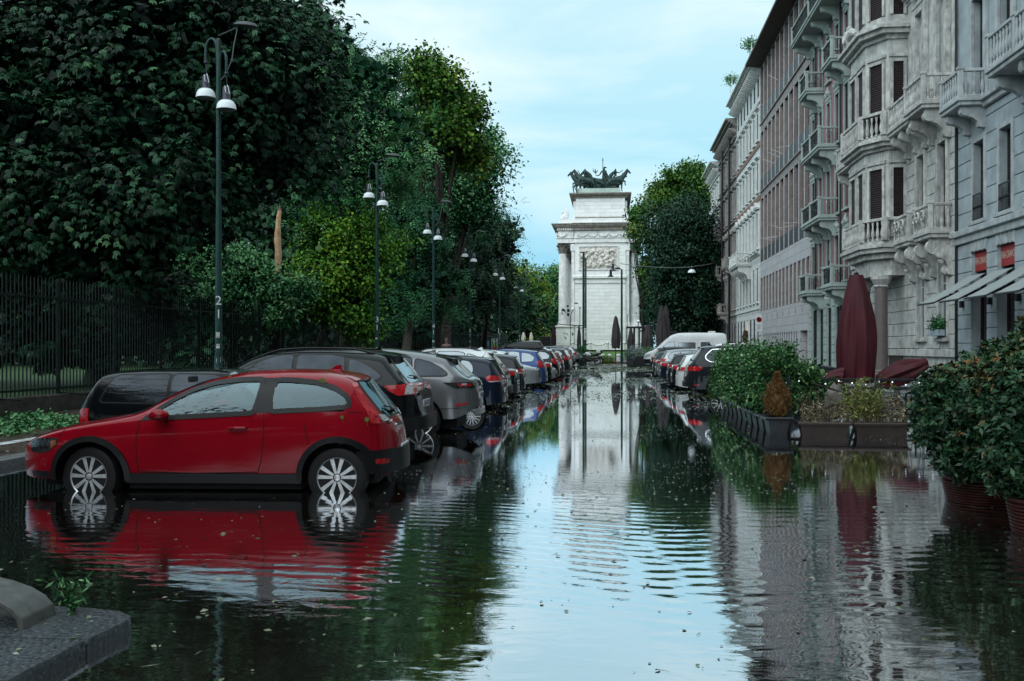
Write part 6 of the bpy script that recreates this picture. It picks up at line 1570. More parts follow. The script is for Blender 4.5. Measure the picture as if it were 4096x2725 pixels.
tree('street_trees', 'unseen dark mass of park trees lining the street behind the camera', None, (0, 0, 0), [(-17+rw_.uniform(-2, 2), 7-i*6.5, 8.5, 5.5, 4.2, 6.5) for i in range(10)] + [(-14.5, 5-i*7, 3.2, 3, 3.5, 2.6) for i in range(9)], L_dark, n=60000, leaf=.4, seed=30, clump=6, cr=1.2, core=.9, aspect=.8, hue=.3, stuff=True)
tree('street_end_trees', 'unseen dark mass of trees closing the street far behind the camera', None, (0, 0, 0), [(-12+i*5.5, -50-rw_.uniform(0, 5), 5.5, 4.2, 4, 6) for i in range(6)], L_dark, n=30000, leaf=.5, seed=31, clump=6, cr=1.2, core=.9, aspect=.8, hue=.4, stuff=True)
# ------------------------------------------------------------------ triumphal arch
M_mar = mat('white_marble', (0.84, 0.85, 0.84), 0.45, var=0.06, scale=1.2, bump=0.002, stain=0.05, sscale=0.5, streak=0.05, brick=(1.5, 0.52, 0.008, 0.5, (0.90, 0.90, 0.90)))
M_mart = mat('weathered_marble', (0.80, 0.80, 0.79), 0.6, var=0.15, scale=2, bump=0.004, stain=0.22, sscale=1.1, streak=0.28)
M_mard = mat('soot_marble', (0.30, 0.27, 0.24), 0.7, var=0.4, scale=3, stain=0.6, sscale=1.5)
M_relief = mat('carved_marble', (0.74, 0.70, 0.65), 0.7, var=0.3, scale=3, bump=0.01, bscale=8, stain=0.2, sscale=2)
M_bronze = mat('green_bronze', (0.022, 0.055, 0.05), 0.45, metal=0.35, var=0.5, scale=3, col2=(0.006, 0.012, 0.012), stain=0.2, sscale=1.5)
M_verd = mat('verdigris_plinth', (0.42, 0.54, 0.47), 0.7, var=0.2, scale=1.0, streak=0.1)
DA = 142.0; SA = DA/FPX
ac = P(2398/K, 800, DA)
arch = thing('triumphal_arch', 'white marble triumphal arch with corner columns and relief panel at the end of the street', 'arch', (ac.x, ac.y, 1.6), R(0))
def ax(px): return (px-2398)*SA
def az(py): return CAMH + (1390-py)*SA - 1.6
DEP = 21.0
b = MB()
b.box(ax(2300), ax(2502), 0, DEP, az(1400), az(922))
b.build('main_body', M_mar, arch)
b = MB()      # plinth, impost, architrave, panel frame
b.box(ax(2224), ax(2298), -.1, 3.0, az(1400), az(1310)); b.box(ax(2506), ax(2576), -.1, 3.0, az(1400), az(1310)); b.box(ax(2298)-.2, ax(2506)+.2, -.15, DEP+.15, az(1400), az(1378))
b.box(ax(2224), ax(2298), DEP-3.0, DEP+.1, az(1400), az(1310)); b.box(ax(2506), ax(2576), DEP-3, DEP+.1, az(1400), az(1310))
for xx in (0, 1):
    for y0 in (6.6, 11.4):
        x0, x1 = (ax(2224), ax(2298)) if not xx else (ax(2506), ax(2576)); b.box(x0, x1, y0, y0+3.0, az(1400), az(1310))
b.build('pedestals', M_mar, arch)
b = MB()
for xx in (0, 1):
    for y0 in (-.25, 6.45, 11.25, DEP-3.15):
        x0, x1 = (ax(2220), ax(2300)) if not xx else (ax(2504), ax(2580)); b.cbox(x0, x1, y0, y0+3.4, az(1310), az(1303), c=.06)
b.cbox(ax(2292), ax(2497+8), -.35, DEP+.35, az(1115), az(1103), c=.08); b.cbox(ax(2297), ax(2500), -.16, DEP+.16, az(1133), az(1129), c=.03)
b.cbox(ax(2300), ax(2504), -.2, 0, az(971), az(963), c=.04)
# entablature over body and over the column rows
for x0, x1, yo in ((2296, 2506, .25), (2231, 2296, .0), (2506, 2566, .0)):
    b.box(ax(x0), ax(x1), -yo, DEP+yo, az(971), az(953)); b.cbox(ax(x0)-.12, ax(x1)+(.12 if x1 > 2500 else 0), -yo-.14, DEP+yo+.14, az(953), az(950), c=.03)
    b.box(ax(x0)+.05, ax(x1)-.05, -yo+.03, DEP+yo-.03, az(950), az(923))
b.build('entablature', M_mart, arch)
b = MB()
for (x0, x1, yo, n) in ((2294, 2508, .45, 30), (2229, 2294, .2, 9), (2508, 2568, .2, 9)):
    for i in range(n):
        a0 = ax(x0) + (ax(x1)-ax(x0))*(i+.2)/n; b.box(a0, a0+(ax(x1)-ax(x0))/n*.55, -yo, 0, az(921), az(911))
for j in range(70):
    y = j*.3; b.box(ax(2229)-.12, ax(2229), y, y+.17, az(921), az(911))
b.build('dentils', M_mart, arch)
b = MB()
for k_, (z0, z1, g_) in enumerate(((922, 909, .3), (909, 903, .75), (903, 897, 1.0), (897, 894, 1.15))):
    b.box(ax(2233)-g_*.85, ax(2564)+g_*.85, -g_*.55, DEP+g_*.55, az(z0), az(z1))
    b.box(ax(2290), ax(2510), -.4-g_*.6, DEP+.4+g_*.6, az(z0)+.004, az(z1)+.004)
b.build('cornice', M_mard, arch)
b = MB()      # festoons on the frieze
for i, x in enumerate([2247] + [2330+42*k_ for k_ in range(5)]):
    r_ = .62; c_ = Vector((ax(x), -.28 if i else -.05, az(932)))
    b.tube([c_ + Vector((r_*math.cos(PI+PI*k_/10), -.04, .8*r_*math.sin(PI+PI*k_/10))) for k_ in range(11)], [.05, .08, .11, .13, .15, .15, .15, .13, .11, .08, .05], 6)
    b.tube([c_ + Vector((-.72, -.02, .1)), c_ + Vector((-.72, -.02, -.75))], .07, 5)
b.build('festoon', M_mart, arch, smooth=True)
# attic
b = MB(); b.box(ax(2303), ax(2499), .6, DEP-.6, az(895), az(789)); b.box(ax(2290), ax(2512), .3, DEP-.3, az(895), az(872)); b.box(ax(2292), ax(2303)+.02, 1.2, DEP-1.2, az(872), az(800)); b.box(ax(2499)-.02, ax(2508), 1.2, DEP-1.2, az(872), az(800))
b.box(ax(2234), ax(2290), .3, 4, az(895), az(873)); b.box(ax(2512), ax(2562), .3, 4, az(895), az(873))
b.build('attic', M_mar, arch)
b = MB()
for z0, z1, g_ in ((789, 781, .25), (781, 776, .6), (776, 771, .85)): b.box(ax(2301)-g_, ax(2501)+g_, .6-g_, DEP-.6+g_, az(z0), az(z1))
b.box(ax(2300), ax(2502), .45, DEP-.45, az(871), az(866))
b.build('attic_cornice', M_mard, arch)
b = MB(); b.box(ax(2304), ax(2482), 1.2, DEP-1.2, az(771), az(748)); b.build('bronze_plinth', M_verd, arch)
# columns: corner ones with fluting and leafy capitals
for xx in (0, 1):
    for y0 in (1.4, 8.1, 12.9, DEP-1.4):
        cx_ = ax(2249) if not xx else ax(2540); r0 = 17*SA; zb, zt = az(1303), az(1011)
        b = MB(); n = 40; prof = [(r0*1.35, 0), (r0*1.35, .22), (r0*1.25, .34), (r0*1.12, .42), (r0*1.18, .52), (r0, .62)]
        b.lathe(prof, (cx_, y0, zb), n=24)
        H = zt-zb
        vs = []; rows = 10
        for j in range(rows+1):
            t = j/rows; rr_ = r0*(1-.15*t**1.6)
            for i in range(96):
                a = 2*PI*i/96; q_ = rr_*(1 - .045*(0.5+0.5*math.cos(24*a))); vs.append((cx_+q_*math.cos(a), y0+q_*math.sin(a), zb+.62+(H-.62)*t))
        b.add(vs, [(j*96+i, j*96+(i+1) % 96, (j+1)*96+(i+1) % 96, (j+1)*96+i) for j in range(rows) for i in range(96)])
        b.build('column', M_mart, arch, smooth=20)
        b = MB(); Hc = az(976)-zt
        b.lathe([(r0*.86, 0), (r0*.92, .06), (r0*.85, .1), (r0*.9, Hc*.5), (r0*1.1, Hc*.8), (r0*1.25, Hc*.9)], (cx_, y0, zt), n=16)
        for ring_, (zz, rr_, hh, nn_) in enumerate(((.08, .95, .62, 8), (.5, 1.0, .62, 8), (.95, 1.1, .5, 4))):
            for i in range(nn_):
                a = 2*PI*(i+.5*(ring_ % 2))/nn_ + (PI/4 if nn_ == 4 else 0); d_ = Vector((math.cos(a), math.sin(a), 0)); s__ = Vector((-d_.y, d_.x, 0)); c0 = Vector((cx_, y0, zt+zz))
                pts = [c0 + d_*r0*rr_, c0 + d_*r0*(rr_+.12) + Vector((0, 0, hh*.6)), c0 + d_*r0*(rr_+.42) + Vector((0, 0, hh)), c0 + d_*r0*(rr_+.55) + Vector((0, 0, hh*.78))]
                wl = [.17, .22, .16, .05]; vs = []
                for p_, w__ in zip(pts, wl): vs += [p_ - s__*w__, p_ + d_*.05, p_ + s__*w__]
                b.add(vs, [(3*j+k_, 3*j+k_+1, 3*j+k_+4, 3*j+k_+3) for j in range(3) for k_ in range(2)])
        b.cbox(cx_-r0*1.42, cx_+r0*1.42, y0-r0*1.42, y0+r0*1.42, zt+Hc-.16, zt+Hc, c=.05)
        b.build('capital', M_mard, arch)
# slim pilasters on the corners of the body
for x0, x1 in ((2286, 2299), (2503, 2516)):
    b = MB(); b.cbox(ax(x0), ax(x1), .1, 1.5, az(1303), az(975), c=.05); b.cbox(ax(x0)-.12, ax(x1)+.12, -.02, 1.62, az(1303), az(1290), c=.08); b.cbox(ax(x0)-.14, ax(x1)+.14, -.04, 1.64, az(1005), az(975), c=.10); b.build('pilaster', M_mart, arch)
# relief panel: riders and tangled figures
rgr = np.random.default_rng(6)
b = MB(); RX0, RX1, RZ0, RZ1 = ax(2319), ax(2469), az(1077), az(987)
figs = [(rgr.uniform(.08, .92), rgr.uniform(.12, .85), rgr.uniform(.05, .12), rgr.uniform(.05, .16), rgr.uniform(0, PI)) for _ in range(44)]
def rel(u, v):
    h = 0
    for fx, fz, ra, rb_, an in figs:
        dx, dz = (u-fx)*1.65, v-fz; a_ = (dx*math.cos(an)+dz*math.sin(an))/ra*.7; b_ = (-dx*math.sin(an)+dz*math.cos(an))/rb_*1.4
        q_ = a_*a_+b_*b_
        if q_ < 1: h = max(h, math.sqrt(1-q_)*.34)
    h += .05*noise.noise(Vector((u*30, v*20, 3)))
    e_ = min(u, 1-u, v, 1-v); h = h*min(1, e_*18)
    return Vector((RX0+(RX1-RX0)*u, -.03-h, RZ0+(RZ1-RZ0)*v))
b.grid(rel, np.linspace(0, 1, 110), np.linspace(0, 1, 70)); b.build('relief_panel', M_relief, arch, smooth=True)
b = MB()
for x0, x1, z0, z1 in ((2315, 2319, 1081, 983), (2469, 2473, 1081, 983), (2319, 2469, 987, 983), (2319, 2469, 1081, 1077)): b.box(ax(x0), ax(x1), -.18, 0, az(z0), az(z1))
b.build('panel_frame', M_mart, arch)

# ---- figures grown from skeletons
def skin(name, pts, edges, rad, m, parent, loc=(0, 0, 0), sc=1.0, flip=1, sub=2):
    me = bpy.data.meshes.new(name); me.from_pydata([(p[0]*sc*flip, p[1]*sc, p[2]*sc) for p in pts], edges, []); me.materials.append(m)
    o = bpy.data.objects.new(name, me); COL.objects.link(o); o.location = loc
    if parent is not None: o.parent = parent
    md = o.modifiers.new('skin', 'SKIN')
    if not me.skin_vertices: me.skin_vertices.new(name='skin') if hasattr(me.skin_vertices, 'new') else None
    bm = bmesh.new(); bm.from_mesh(me); lay = bm.verts.layers.skin.verify()
    for i, v in enumerate(bm.verts):
        r_ = rad[i]; r_ = r_ if isinstance(r_, tuple) else (r_, r_); v[lay].radius = (r_[0]*sc, r_[1]*sc); v[lay].use_root = (i == 0)
    bm.to_mesh(me); bm.free()
    md.use_smooth_shade = True; md.branch_smoothing = 0.6
    s2 = o.modifiers.new('sub', 'SUBSURF'); s2.levels = sub-1; s2.render_levels = sub
    return o
def horse(name, parent, loc, sc=1.0, flip=1, lift=0.5, m=None):
    """nose towards -x; standing 1.6 high at the withers, one foreleg raised"""
    p = [(.55, 0, 1.15), (.05, 0, 1.12), (-.45, 0, 1.20), (-.72, 0, 1.45), (-.92, 0, 1.80), (-1.02, 0, 2.02), (-1.18, 0, 1.90), (-1.36, 0, 1.66),
         (.85, 0, 1.25), (1.02, 0, 1.05), (1.12, 0, .70), (1.10, 0, .45),
         (-.50, .22, .92), (-.52, .22, .55), (-.50, .22, .08), (-.50, -.22, .92), (-.85, -.22, .92-.12+lift*.3), (-.80, -.22, .55+lift*.2),
         (.72, .22, .88), (.92, .22, .55), (.78, .22, .06), (.70, -.22, .88), (.98, -.22, .58), (.90, -.22, .06), (-1.03, .07, 2.16), (-1.03, -.07, 2.16), (-.60, .22, .02), (-.92, -.22, .40+lift*.2)]
    e = [(0, 1), (1, 2), (2, 3), (3, 4), (4, 5), (5, 6), (6, 7), (0, 8), (8, 9), (9, 10), (10, 11), (2, 12), (12, 13), (13, 14), (2, 15), (15, 16), (16, 17), (0, 18), (18, 19), (19, 20), (0, 21), (21, 22), (22, 23), (5, 24), (5, 25), (14, 26), (17, 27)]
    r_ = [(.33, .34), (.30, .33), (.30, .33), (.20, .26), (.14, .20), (.12, .15), (.10, .12), (.07, .08), .10, .08, .07, .03, .13, .065, .05, .13, .075, .05, .17, .08, .05, .17, .08, .05, .03, .03, .06, .055]
    return skin(name, p, e, r_, m or M_bronze, parent, loc, sc, flip)
quad = thing('quadriga', 'green bronze chariot group with goddess, spear and horses on top of the arch', 'sculpture', (ac.x, ac.y, 1.6+az(748)))
def qx(px): return (px-2398)*SA
hs = 1.5
for i, (px, y, fl) in enumerate(((2338, 3.0, 1), (2322, 4.9, 1), (2352, 7.5, 1), (2368, 10.2, 1), (2380, 13.0, 1), (2376, 4.0, 1), (2466, 3.4, -1), (2452, 6.5, -1), (2444, 10.5, -1))):
    horse('horse', quad, (qx(px), y, -.1), hs, fl, lift=.4+.2*(i % 3))
def rider(px, y, z, sc, fl=1, arm=True):
    p = [(0, 0, 0), (0, 0, .35), (0, 0, .62), (0, 0, .78), (0, 0, .95), (-.15, .2, .55), (-.45, .28, .55 if arm else .2), (-.8, .3, .85), (.15, -.2, .55), (.3, -.25, .25), (.2, .05, .1), (.15, .1, -.35), (.25, 0, .5), (.55, 0, .15), (.75, 0, -.35)]
    e = [(0, 1), (1, 2), (2, 3), (3, 4), (2, 5), (5, 6), (6, 7), (2, 8), (8, 9), (0, 10), (10, 11), (2, 12), (12, 13), (13, 14)]
    return skin('rider', p, e, [.16, .15, .16, .08, .11, .07, .05, .04, .07, .05, .13, .1, (.1, .2), (.12, .25), (.06, .2)], M_bronze, quad, (qx(px), y, z), sc, fl)
rider(2338, 3.0, 1.9, 1.35, 1, False); rider(2462, 3.4, 1.9, 1.35, -1)
# chariot and goddess
b = MB(); b.lathe([(.62, 0), (.75, .5), (.78, 1.2), (.66, 1.9), (.75, 2.0)], (qx(2414), 9, .3), n=16)
b.build('chariot', M_bronze, quad, smooth=30)
b = MB(); Mx = Matrix.Translation((qx(2418), 8.1, .6)) @ Matrix.Rotation(R(90), 4, 'X')
b.lathe([(.55, -.1), (.62, -.1), (.62, .1), (.55, .1), (.55, -.1)], n=24, M=Mx)
for i in range(8): a = PI*i/4; b.cyl(Mx @ Vector((0, 0, 0)), Mx @ Vector((0.57*math.cos(a), .57*math.sin(a), 0)), .05, n=6)
b.build('wheel', M_bronze, quad)
gd_ = skin('goddess', [(0, 0, 0), (0, 0, .9), (0, 0, 1.35), (0, 0, 1.75), (0, 0, 1.95), (0, 0, 2.2), (-.3, .1, 1.7), (-.55, .15, 1.25), (-.95, .15, 1.15), (.25, -.1, 1.7), (.1, -.35, 1.3), (-.2, -.4, 1.4), (.3, 0, 1.4), (.45, 0, .9), (.5, 0, .3), (.35, 0, 2.1)],
    [(0, 1), (1, 2), (2, 3), (3, 4), (4, 5), (3, 6), (6, 7), (7, 8), (3, 9), (9, 10), (10, 11), (3, 12), (12, 13), (13, 14), (5, 15)], [(.38, .38), .30, .22, .24, .10, .16, .10, .08, .05, .11, .08, .05, .12, (.14, .2), (.16, .25), .05], M_bronze, quad, (qx(2414), 9, 1.75), 1.22)
b = MB(); b.cyl((qx(2409), 8.6, 1.8), (qx(2409), 8.6, 5.7), .05, n=6); b.lathe([(0, 0), (.10, .15), (0, .7)], (qx(2409), 8.6, 5.2), n=6); b.build('spear', M_bronze, quad)
b = MB(); c0 = Vector((qx(2414)-1.18, 9.2, 3.15))
b.tube([c0, c0 + Vector((-.1, 0, .4)), c0 + Vector((-.25, 0, .8))], [.05, .05, .02], 5)
for a_, h_ in ((-.5, 1.2), (-.15, 1.15), (.2, .9)): b.tube([c0 + Vector((-.1, 0, .4)), c0 + Vector((a_*.9, 0, .75)), c0 + Vector((a_, 0, h_))], [.05, .08, .02], 5)
b.build('olive_branch', M_bronze, quad)
# prancing legs and drapery that trail over the left edge
b = MB()
for dx, ph in ((0, 0), (.55, .5)): b.tube([(qx(2316)+dx, 1.4, .9), (qx(2300)+dx*.7, 1.0, .45), (qx(2292)+dx*.6, .9, -.1), (qx(2296)+dx, .9, -.75)], [.2, .15, .09, .07], 7)
b.tube([(qx(2400), 5, .2), (qx(2380), 5.5, 1.0), (qx(2364), 6, 1.4)], [.35, .45, .25], 8); b.tube([(qx(2425), 4, .4), (qx(2412), 4.5, .9), (qx(2396), 4.8, .2)], [.35, .4, .3], 8)
b.build('harness_and_legs', M_bronze, quad, smooth=True)
# seated river figures on the corners
for i, (px, fl) in enumerate(((2262, 1), (2540, -1))):
    o = thing('seated_statue', ['grey marble figure seated on the left corner of the arch cornice', 'marble figure half hidden by leaves on the right corner of the arch cornice'][i], 'statue', (ac.x+qx(px), ac.y+2.0, 1.6+az(873)))
    skin('body', [(0, 0, .35), (.05, 0, 1.0), (0, 0, 1.6), (-.1, 0, 1.95), (-.2, 0, 2.2), (-.2, .3, 1.5), (-.7, .3, 1.1), (-.55, .1, 1.3), (.2, -.3, 1.5), (.35, -.35, .8), (-.6, .2, .75), (-.75, .2, .15), (-.5, -.2, .6), (-.9, -.2, .1), (.4, 0, .3)],
        [(0, 1), (1, 2), (2, 3), (3, 4), (2, 5), (5, 6), (6, 7), (2, 8), (8, 9), (0, 10), (10, 11), (0, 12), (12, 13), (0, 14)], [(.42, .45), (.34, .42), (.3, .4), .16, .20, .16, .10, .08, .16, .11, .24, .15, .26, .16, .3], M_mart, o, (0, 0, 0), .92, fl)
# ------------------------------------------------------------------ parked cars
GL_, GR_ = 'cars parked nose-in along the park side', 'cars parked nose-in along the house side'
def place_left(sp_, name, label, cat, px_tail, d, rz=0.0, dx=0.0, **kw):
    c = dict(sp_); c.update(kw)
    t = P(px_tail, 800, d + c['wid']*0.8)
    ca, sa = math.cos(rz), math.sin(rz); L_, W_ = c['len'], c['wid']
    y = P(px_tail, 800, d).y
    o = (t.x - L_*ca + dx, y + W_ - L_*sa*0.5, ground_z(0, y) )
    return build_car(c, name, label, cat, o, rz, GL_)
def place_right(sp_, name, label, cat, px_tail, d, rz=PI, **kw):
    c = dict(sp_); c.update(kw)
    t = P(px_tail, 800, d + c['wid']*0.8); L_, W_ = c['len'], c['wid']
    y = P(px_tail, 800, d).y
    e = rz-PI
    if abs(e) < 1: o = (t.x + L_*math.cos(e), y + W_ + L_*math.sin(e)*0.5, ground_z(0, y))
    else: o = (t.x, y + W_, ground_z(0, y))
    return build_car(c, name, label, cat, o, rz, GR_)
# the red hatchback nearest the camera
hub = P(775, 1899/K, 10.45); RY = YAW-R(2.2); ca, sa = math.cos(RY), math.sin(RY)
lx, ly = C30['wheels'][1], -C30['wid']+0.03
red_pos = (hub.x - (lx*ca - ly*sa), hub.y - (lx*sa + ly*ca), -0.145)
red, red_s = build_car(C30, 'hatchback', 'red three-door hatchback standing in the flood, nearest car', 'car', red_pos, RY, GL_)
# cabin seen through the side glass
M_seat = mat('grey_seat_cloth', (.07, .072, .075), .8, var=.2); M_cab = mat('dark_cabin_trim', (.02, .02, .022), .7)
def seat(x, y, nm='seat'):
    m = MB(); m.cbox(x-.28, x+.24, y-.24, y+.24, .50, .64, c=.05); st_ = m.build(nm, M_seat, red, smooth=30)
    m = MB(); Mx = Matrix.Translation((x+.26, y, .60)) @ Matrix.Rotation(R(17), 4, 'Y'); m.cbox(-.06, .07, -.23, .23, 0, .52, M=Mx, c=.05); m.build('backrest', M_seat, st_, smooth=30)
    m = MB(); m.cbox(-.045, .05, -.13, .13, .56, .74, M=Mx, c=.04); m.cyl(Mx @ Vector((0, -.06, .5)), Mx @ Vector((0, -.06, .58)), .008, n=5); m.build('headrest', M_seat, st_, smooth=30)
for y_ in (-.40, .40): seat(2.50, y_); seat(3.02, y_*.85)
m = MB(); m.cbox(1.42, 1.78, -.70, .70, .62, .93, c=.08); m.build('dashboard', M_cab, red, smooth=30)
m = MB(); Mx = Matrix.Translation((1.98, -.40, .93)) @ Matrix.Rotation(R(-65), 4, 'Y'); m.lathe([(.17, 0), (.185, .014), (.2, 0), (.185, -.014), (.17, 0)], n=28, M=Mx); m.box(-.17, .17, -.02, .02, -.01, .01, M=Mx); m.build('steering_wheel', M_cab, red, smooth=True)
m = MB(); m.box(.95, 1.15, -.6, .6, .4, .75); m.box(3.85, 3.9, -.6, .6, .3, .95); m.build('bulkhead', M_cab, red)
m = MB(); m.cbox(1.78, 1.82, -.12, .12, 1.28, 1.35, c=.01); m.build('rear_view_mirror', M_cab, red)
_t = P(186, 800, 13.6); build_car(MINI, 'hatchback', 'small black hatchback with dark windows half hidden behind the red hatchback', 'car', (_t.x+3.95, P(186, 800, 12.8).y+.845, -.16), PI+R(2), GL_)
place_left(SUV, 'suv', 'black suv with large red tail light right behind the red hatchback', 'car', 985, 15.0)
place_left(VELAR, 'suv', 'silver-grey suv with slim tail light strip, second suv from the red hatchback', 'car', 1106, 17.6, R(1))
place_left(GOLF, 'hatchback', 'dark hatchback with round red tail light and silver wheels past the silver-grey suv', 'car', 1164, 24.3, R(-1))
place_left(SUV, 'suv', 'white suv with dark rear window just beyond the dark round-lamped hatchback', 'car', 1174, 26.9, paint=P_white, glass=M_glass, clad=None)
place_left(SEDAN, 'sedan', 'dark teal saloon with raised boot lid beyond the white suv', 'car', 1193, 29.5)
place_left(GOLF, 'hatchback', 'navy hatchback next past the dark teal saloon', 'car', 1209, 32.1, R(1), paint=P_char)
place_left(MPV, 'estate_car', 'white estate car with tall upright red tail lamps among the parked row', 'car', 1190, 34.8, paint=P_white,
    rear_parts=[('tail_light', M_red, [(4.05, 1.45), (4.15, 1.2), (4.28, 1.0), (4.2, 0.98), (4.02, 1.2), (3.96, 1.42)], None, .012)])
# an suv parked with its front to the lane
def reversed_left(sp_, name, label, px_tip, d, **kw):
    c = dict(sp_); c.update(kw); t = P(px_tip, 800, d+c['wid']); y = P(px_tip, 800, d).y
    return build_car(c, name, label, 'car', (t.x, y+c['wid'], ground_z(0, y)), PI, GL_)
reversed_left(SUV, 'suv', 'pale grey suv parked with its front and headlights to the lane', 1246, 36.6, paint=P_silver, clad=None)
place_left(MPV, 'people_carrier', 'bright blue people carrier in the park-side row', 'car', 1259, 39.4)
place_left(SEDAN, 'sedan', 'dark saloon next beyond the bright blue people carrier', 'car', 1271, 42.2, paint=P_black)
reversed_left(GOLF, 'hatchback', 'silver hatchback showing its front bumper to the lane', 1283, 45.2, paint=P_silver)
place_left(MPV, 'estate_car', 'dark estate car carrying the black roof box', 'car', 1288, 48.3, paint=P_black, rails=(2.0, 3.8))
far = [(SUV, 'suv', 'white suv just beyond the car with the roof box', P_white, 51.2), (GOLF, 'hatchback', 'burgundy hatchback deep in the park-side row', P_burg, 54.2),
       (SUV, 'suv', 'black suv deep in the park-side row', P_black, 57.2), (MPV, 'people_carrier', 'charcoal people carrier far along the park-side row', P_char, 60.2), (SEDAN, 'sedan', 'silver saloon far along the park-side row', P_silver, 63.2),
       (GOLF, 'hatchback', 'white hatchback far along the park-side row', P_white, 66.4), (SUV, 'suv', 'dark grey suv far along the park-side row', P_grey, 69.8), (GOLF, 'hatchback', 'black hatchback third from the motorcycles', P_black, 73.2),
       (SUV, 'suv', 'silver suv second from the motorcycles', P_silver, 76.8), (GOLF, 'hatchback', 'dark blue hatchback last before the motorcycles', P_navy, 80.6)]
rf = random.Random(3)
for sp_, nm, lb, pt, d in far:
    pxt = (2449 - 2.62*3982/d + 3.0)/K
    place_left(sp_, nm, lb, 'car', pxt, d, R(rf.uniform(-1.5, 1.5)), dx=rf.uniform(-.25, .1), paint=pt, clad=None)
# roof box
rb = thing('roof_box', 'long glossy black roof box on the dark estate car', 'roof box', (P(1175, 800, 49.4).x, P(1175, 800, 49.4).y+.2, 1.46))
m = MB()
prof = [(0, 0.10), (0.25, 0.20), (0.9, 0.33), (1.6, 0.40), (2.0, 0.40), (2.15, 0.32), (2.2, 0.12)]
def rbx(u, v):
    zt = interp(prof, u); wv = 0.42*(1-(max(0, 0.6-u)/0.6)**3*0.7)
    a = PI*v; return Vector((u-0.6, wv*-math.cos(a)*(1), 0.05 + (zt-0.05)*(math.sin(a)**0.5)))
m.grid(rbx, [2.2*i/16 for i in range(17)], [i/12 for i in range(13)])
m.build('lid', paint('gloss_black', (0.012, 0.013, 0.014)), rb, smooth=50)
m = MB(); m.cbox(-0.55, 1.55, -0.40, 0.40, 0.0, 0.06, c=.02); m.build('tray', M_trim, rb)
# house side
place_right(X7, 'suv', 'large charcoal suv with chrome-edged side window beside the hedge', 'car', 1575, 31.6)
place_right(GOLF, 'hatchback', 'white small hatchback just beyond the large charcoal suv', 'car', 1556, 35.0, paint=P_white)
place_right(SEDAN, 'sedan', 'black saloon second beyond the large charcoal suv', 'car', 1545, 38.0, paint=P_black)
place_right(GOLF, 'hatchback', 'dark hatchback third beyond the large charcoal suv', 'car', 1535, 41.2, paint=P_char)
place_right(SEDAN, 'sedan', 'navy saloon parked among the house-side hatchbacks', 'car', 1519, 44.6, paint=P_navy)
place_right(MPV, 'people_carrier', 'silver people carrier with dark rear window in the house-side row', 'car', 1514, 48.2, paint=P_silver)
place_right(SEDAN, 'sedan', 'pale silver saloon in the house-side row', 'car', 1508, 52.0, paint=P_silver)
place_right(GOLF, 'hatchback', 'dark teal hatchback with tall tail lamps near the white van', 'car', 1502, 56.5, paint=P_dark)
place_right(SUV, 'suv', 'black suv parked right before the white van', 'car', 1497, 62.0, paint=P_black)
v, vs_ = place_right(VAN, 'camper_van', 'white high-roof camper van with its nose to the lane', 'van', 1481, 70.5, rz=0)
for x0, y0 in ((1.9, -0.3), (3.2, -0.2), (4.6, 0.1)):
    m = MB(); m.cbox(x0, x0+0.5, y0-.25, y0+.25, 2.60, 2.72, c=0.03); m.build('roof_vent', M_trim if x0 < 4 else M_plate, v)
# ------------------------------------------------------------------ railings of the park
fence = thing('park_fence', 'long dark green iron railing on a low stone wall beside the park', 'fence', (-12.6, 50, 0))
PIT = 2.6; y = 6.0; ib = 0
while y < 118:
    m = MB(); y1 = y+PIT; n = 18 if y < 60 else 10
    for i in range(n):
        yb = y + (i+.5)*PIT/n; r_ = .011
        m.box(-r_, r_, yb-50-r_*1.1, yb-50+r_*1.1, .47, 3.02)
        m.add([(-r_, yb-50-r_, 3.02), (r_, yb-50-r_, 3.02), (r_, yb-50+r_, 3.02), (-r_, yb-50+r_, 3.02), (0, yb-50, 3.12)], [(0, 1, 4), (1, 2, 4), (2, 3, 4), (3, 0, 4)])
    for z in (.58, 2.62): m.box(-.022, .022, y-50, y1-50, z, z+.05)
    m.build('railing_panel', M_iron, fence)
    m = MB(); m.cbox(-.04, .04, y-50-.04, y-50+.04, .45, 3.08, c=.008); m.cyl((0, y-50, .5), (.55, y-50+.3, .45), .02, n=6); m.build('post', M_iron, fence)
    y = y1
m = MB(); rr = random.Random(9); y = 4.0
while y < 118:
    l_ = rr.uniform(1.3, 2.2); m.cbox(-.22, .22, y-50+.004, y+l_-50-.004, -.2, .47+rr.uniform(-.01, .01), c=.02); y += l_
m.build('plinth_wall', mat('mossy_granite_wall', (0.045, 0.040, 0.034), 0.7, var=.5, scale=5, bump=.012, bscale=18, stain=.6, sscale=1.4), fence)

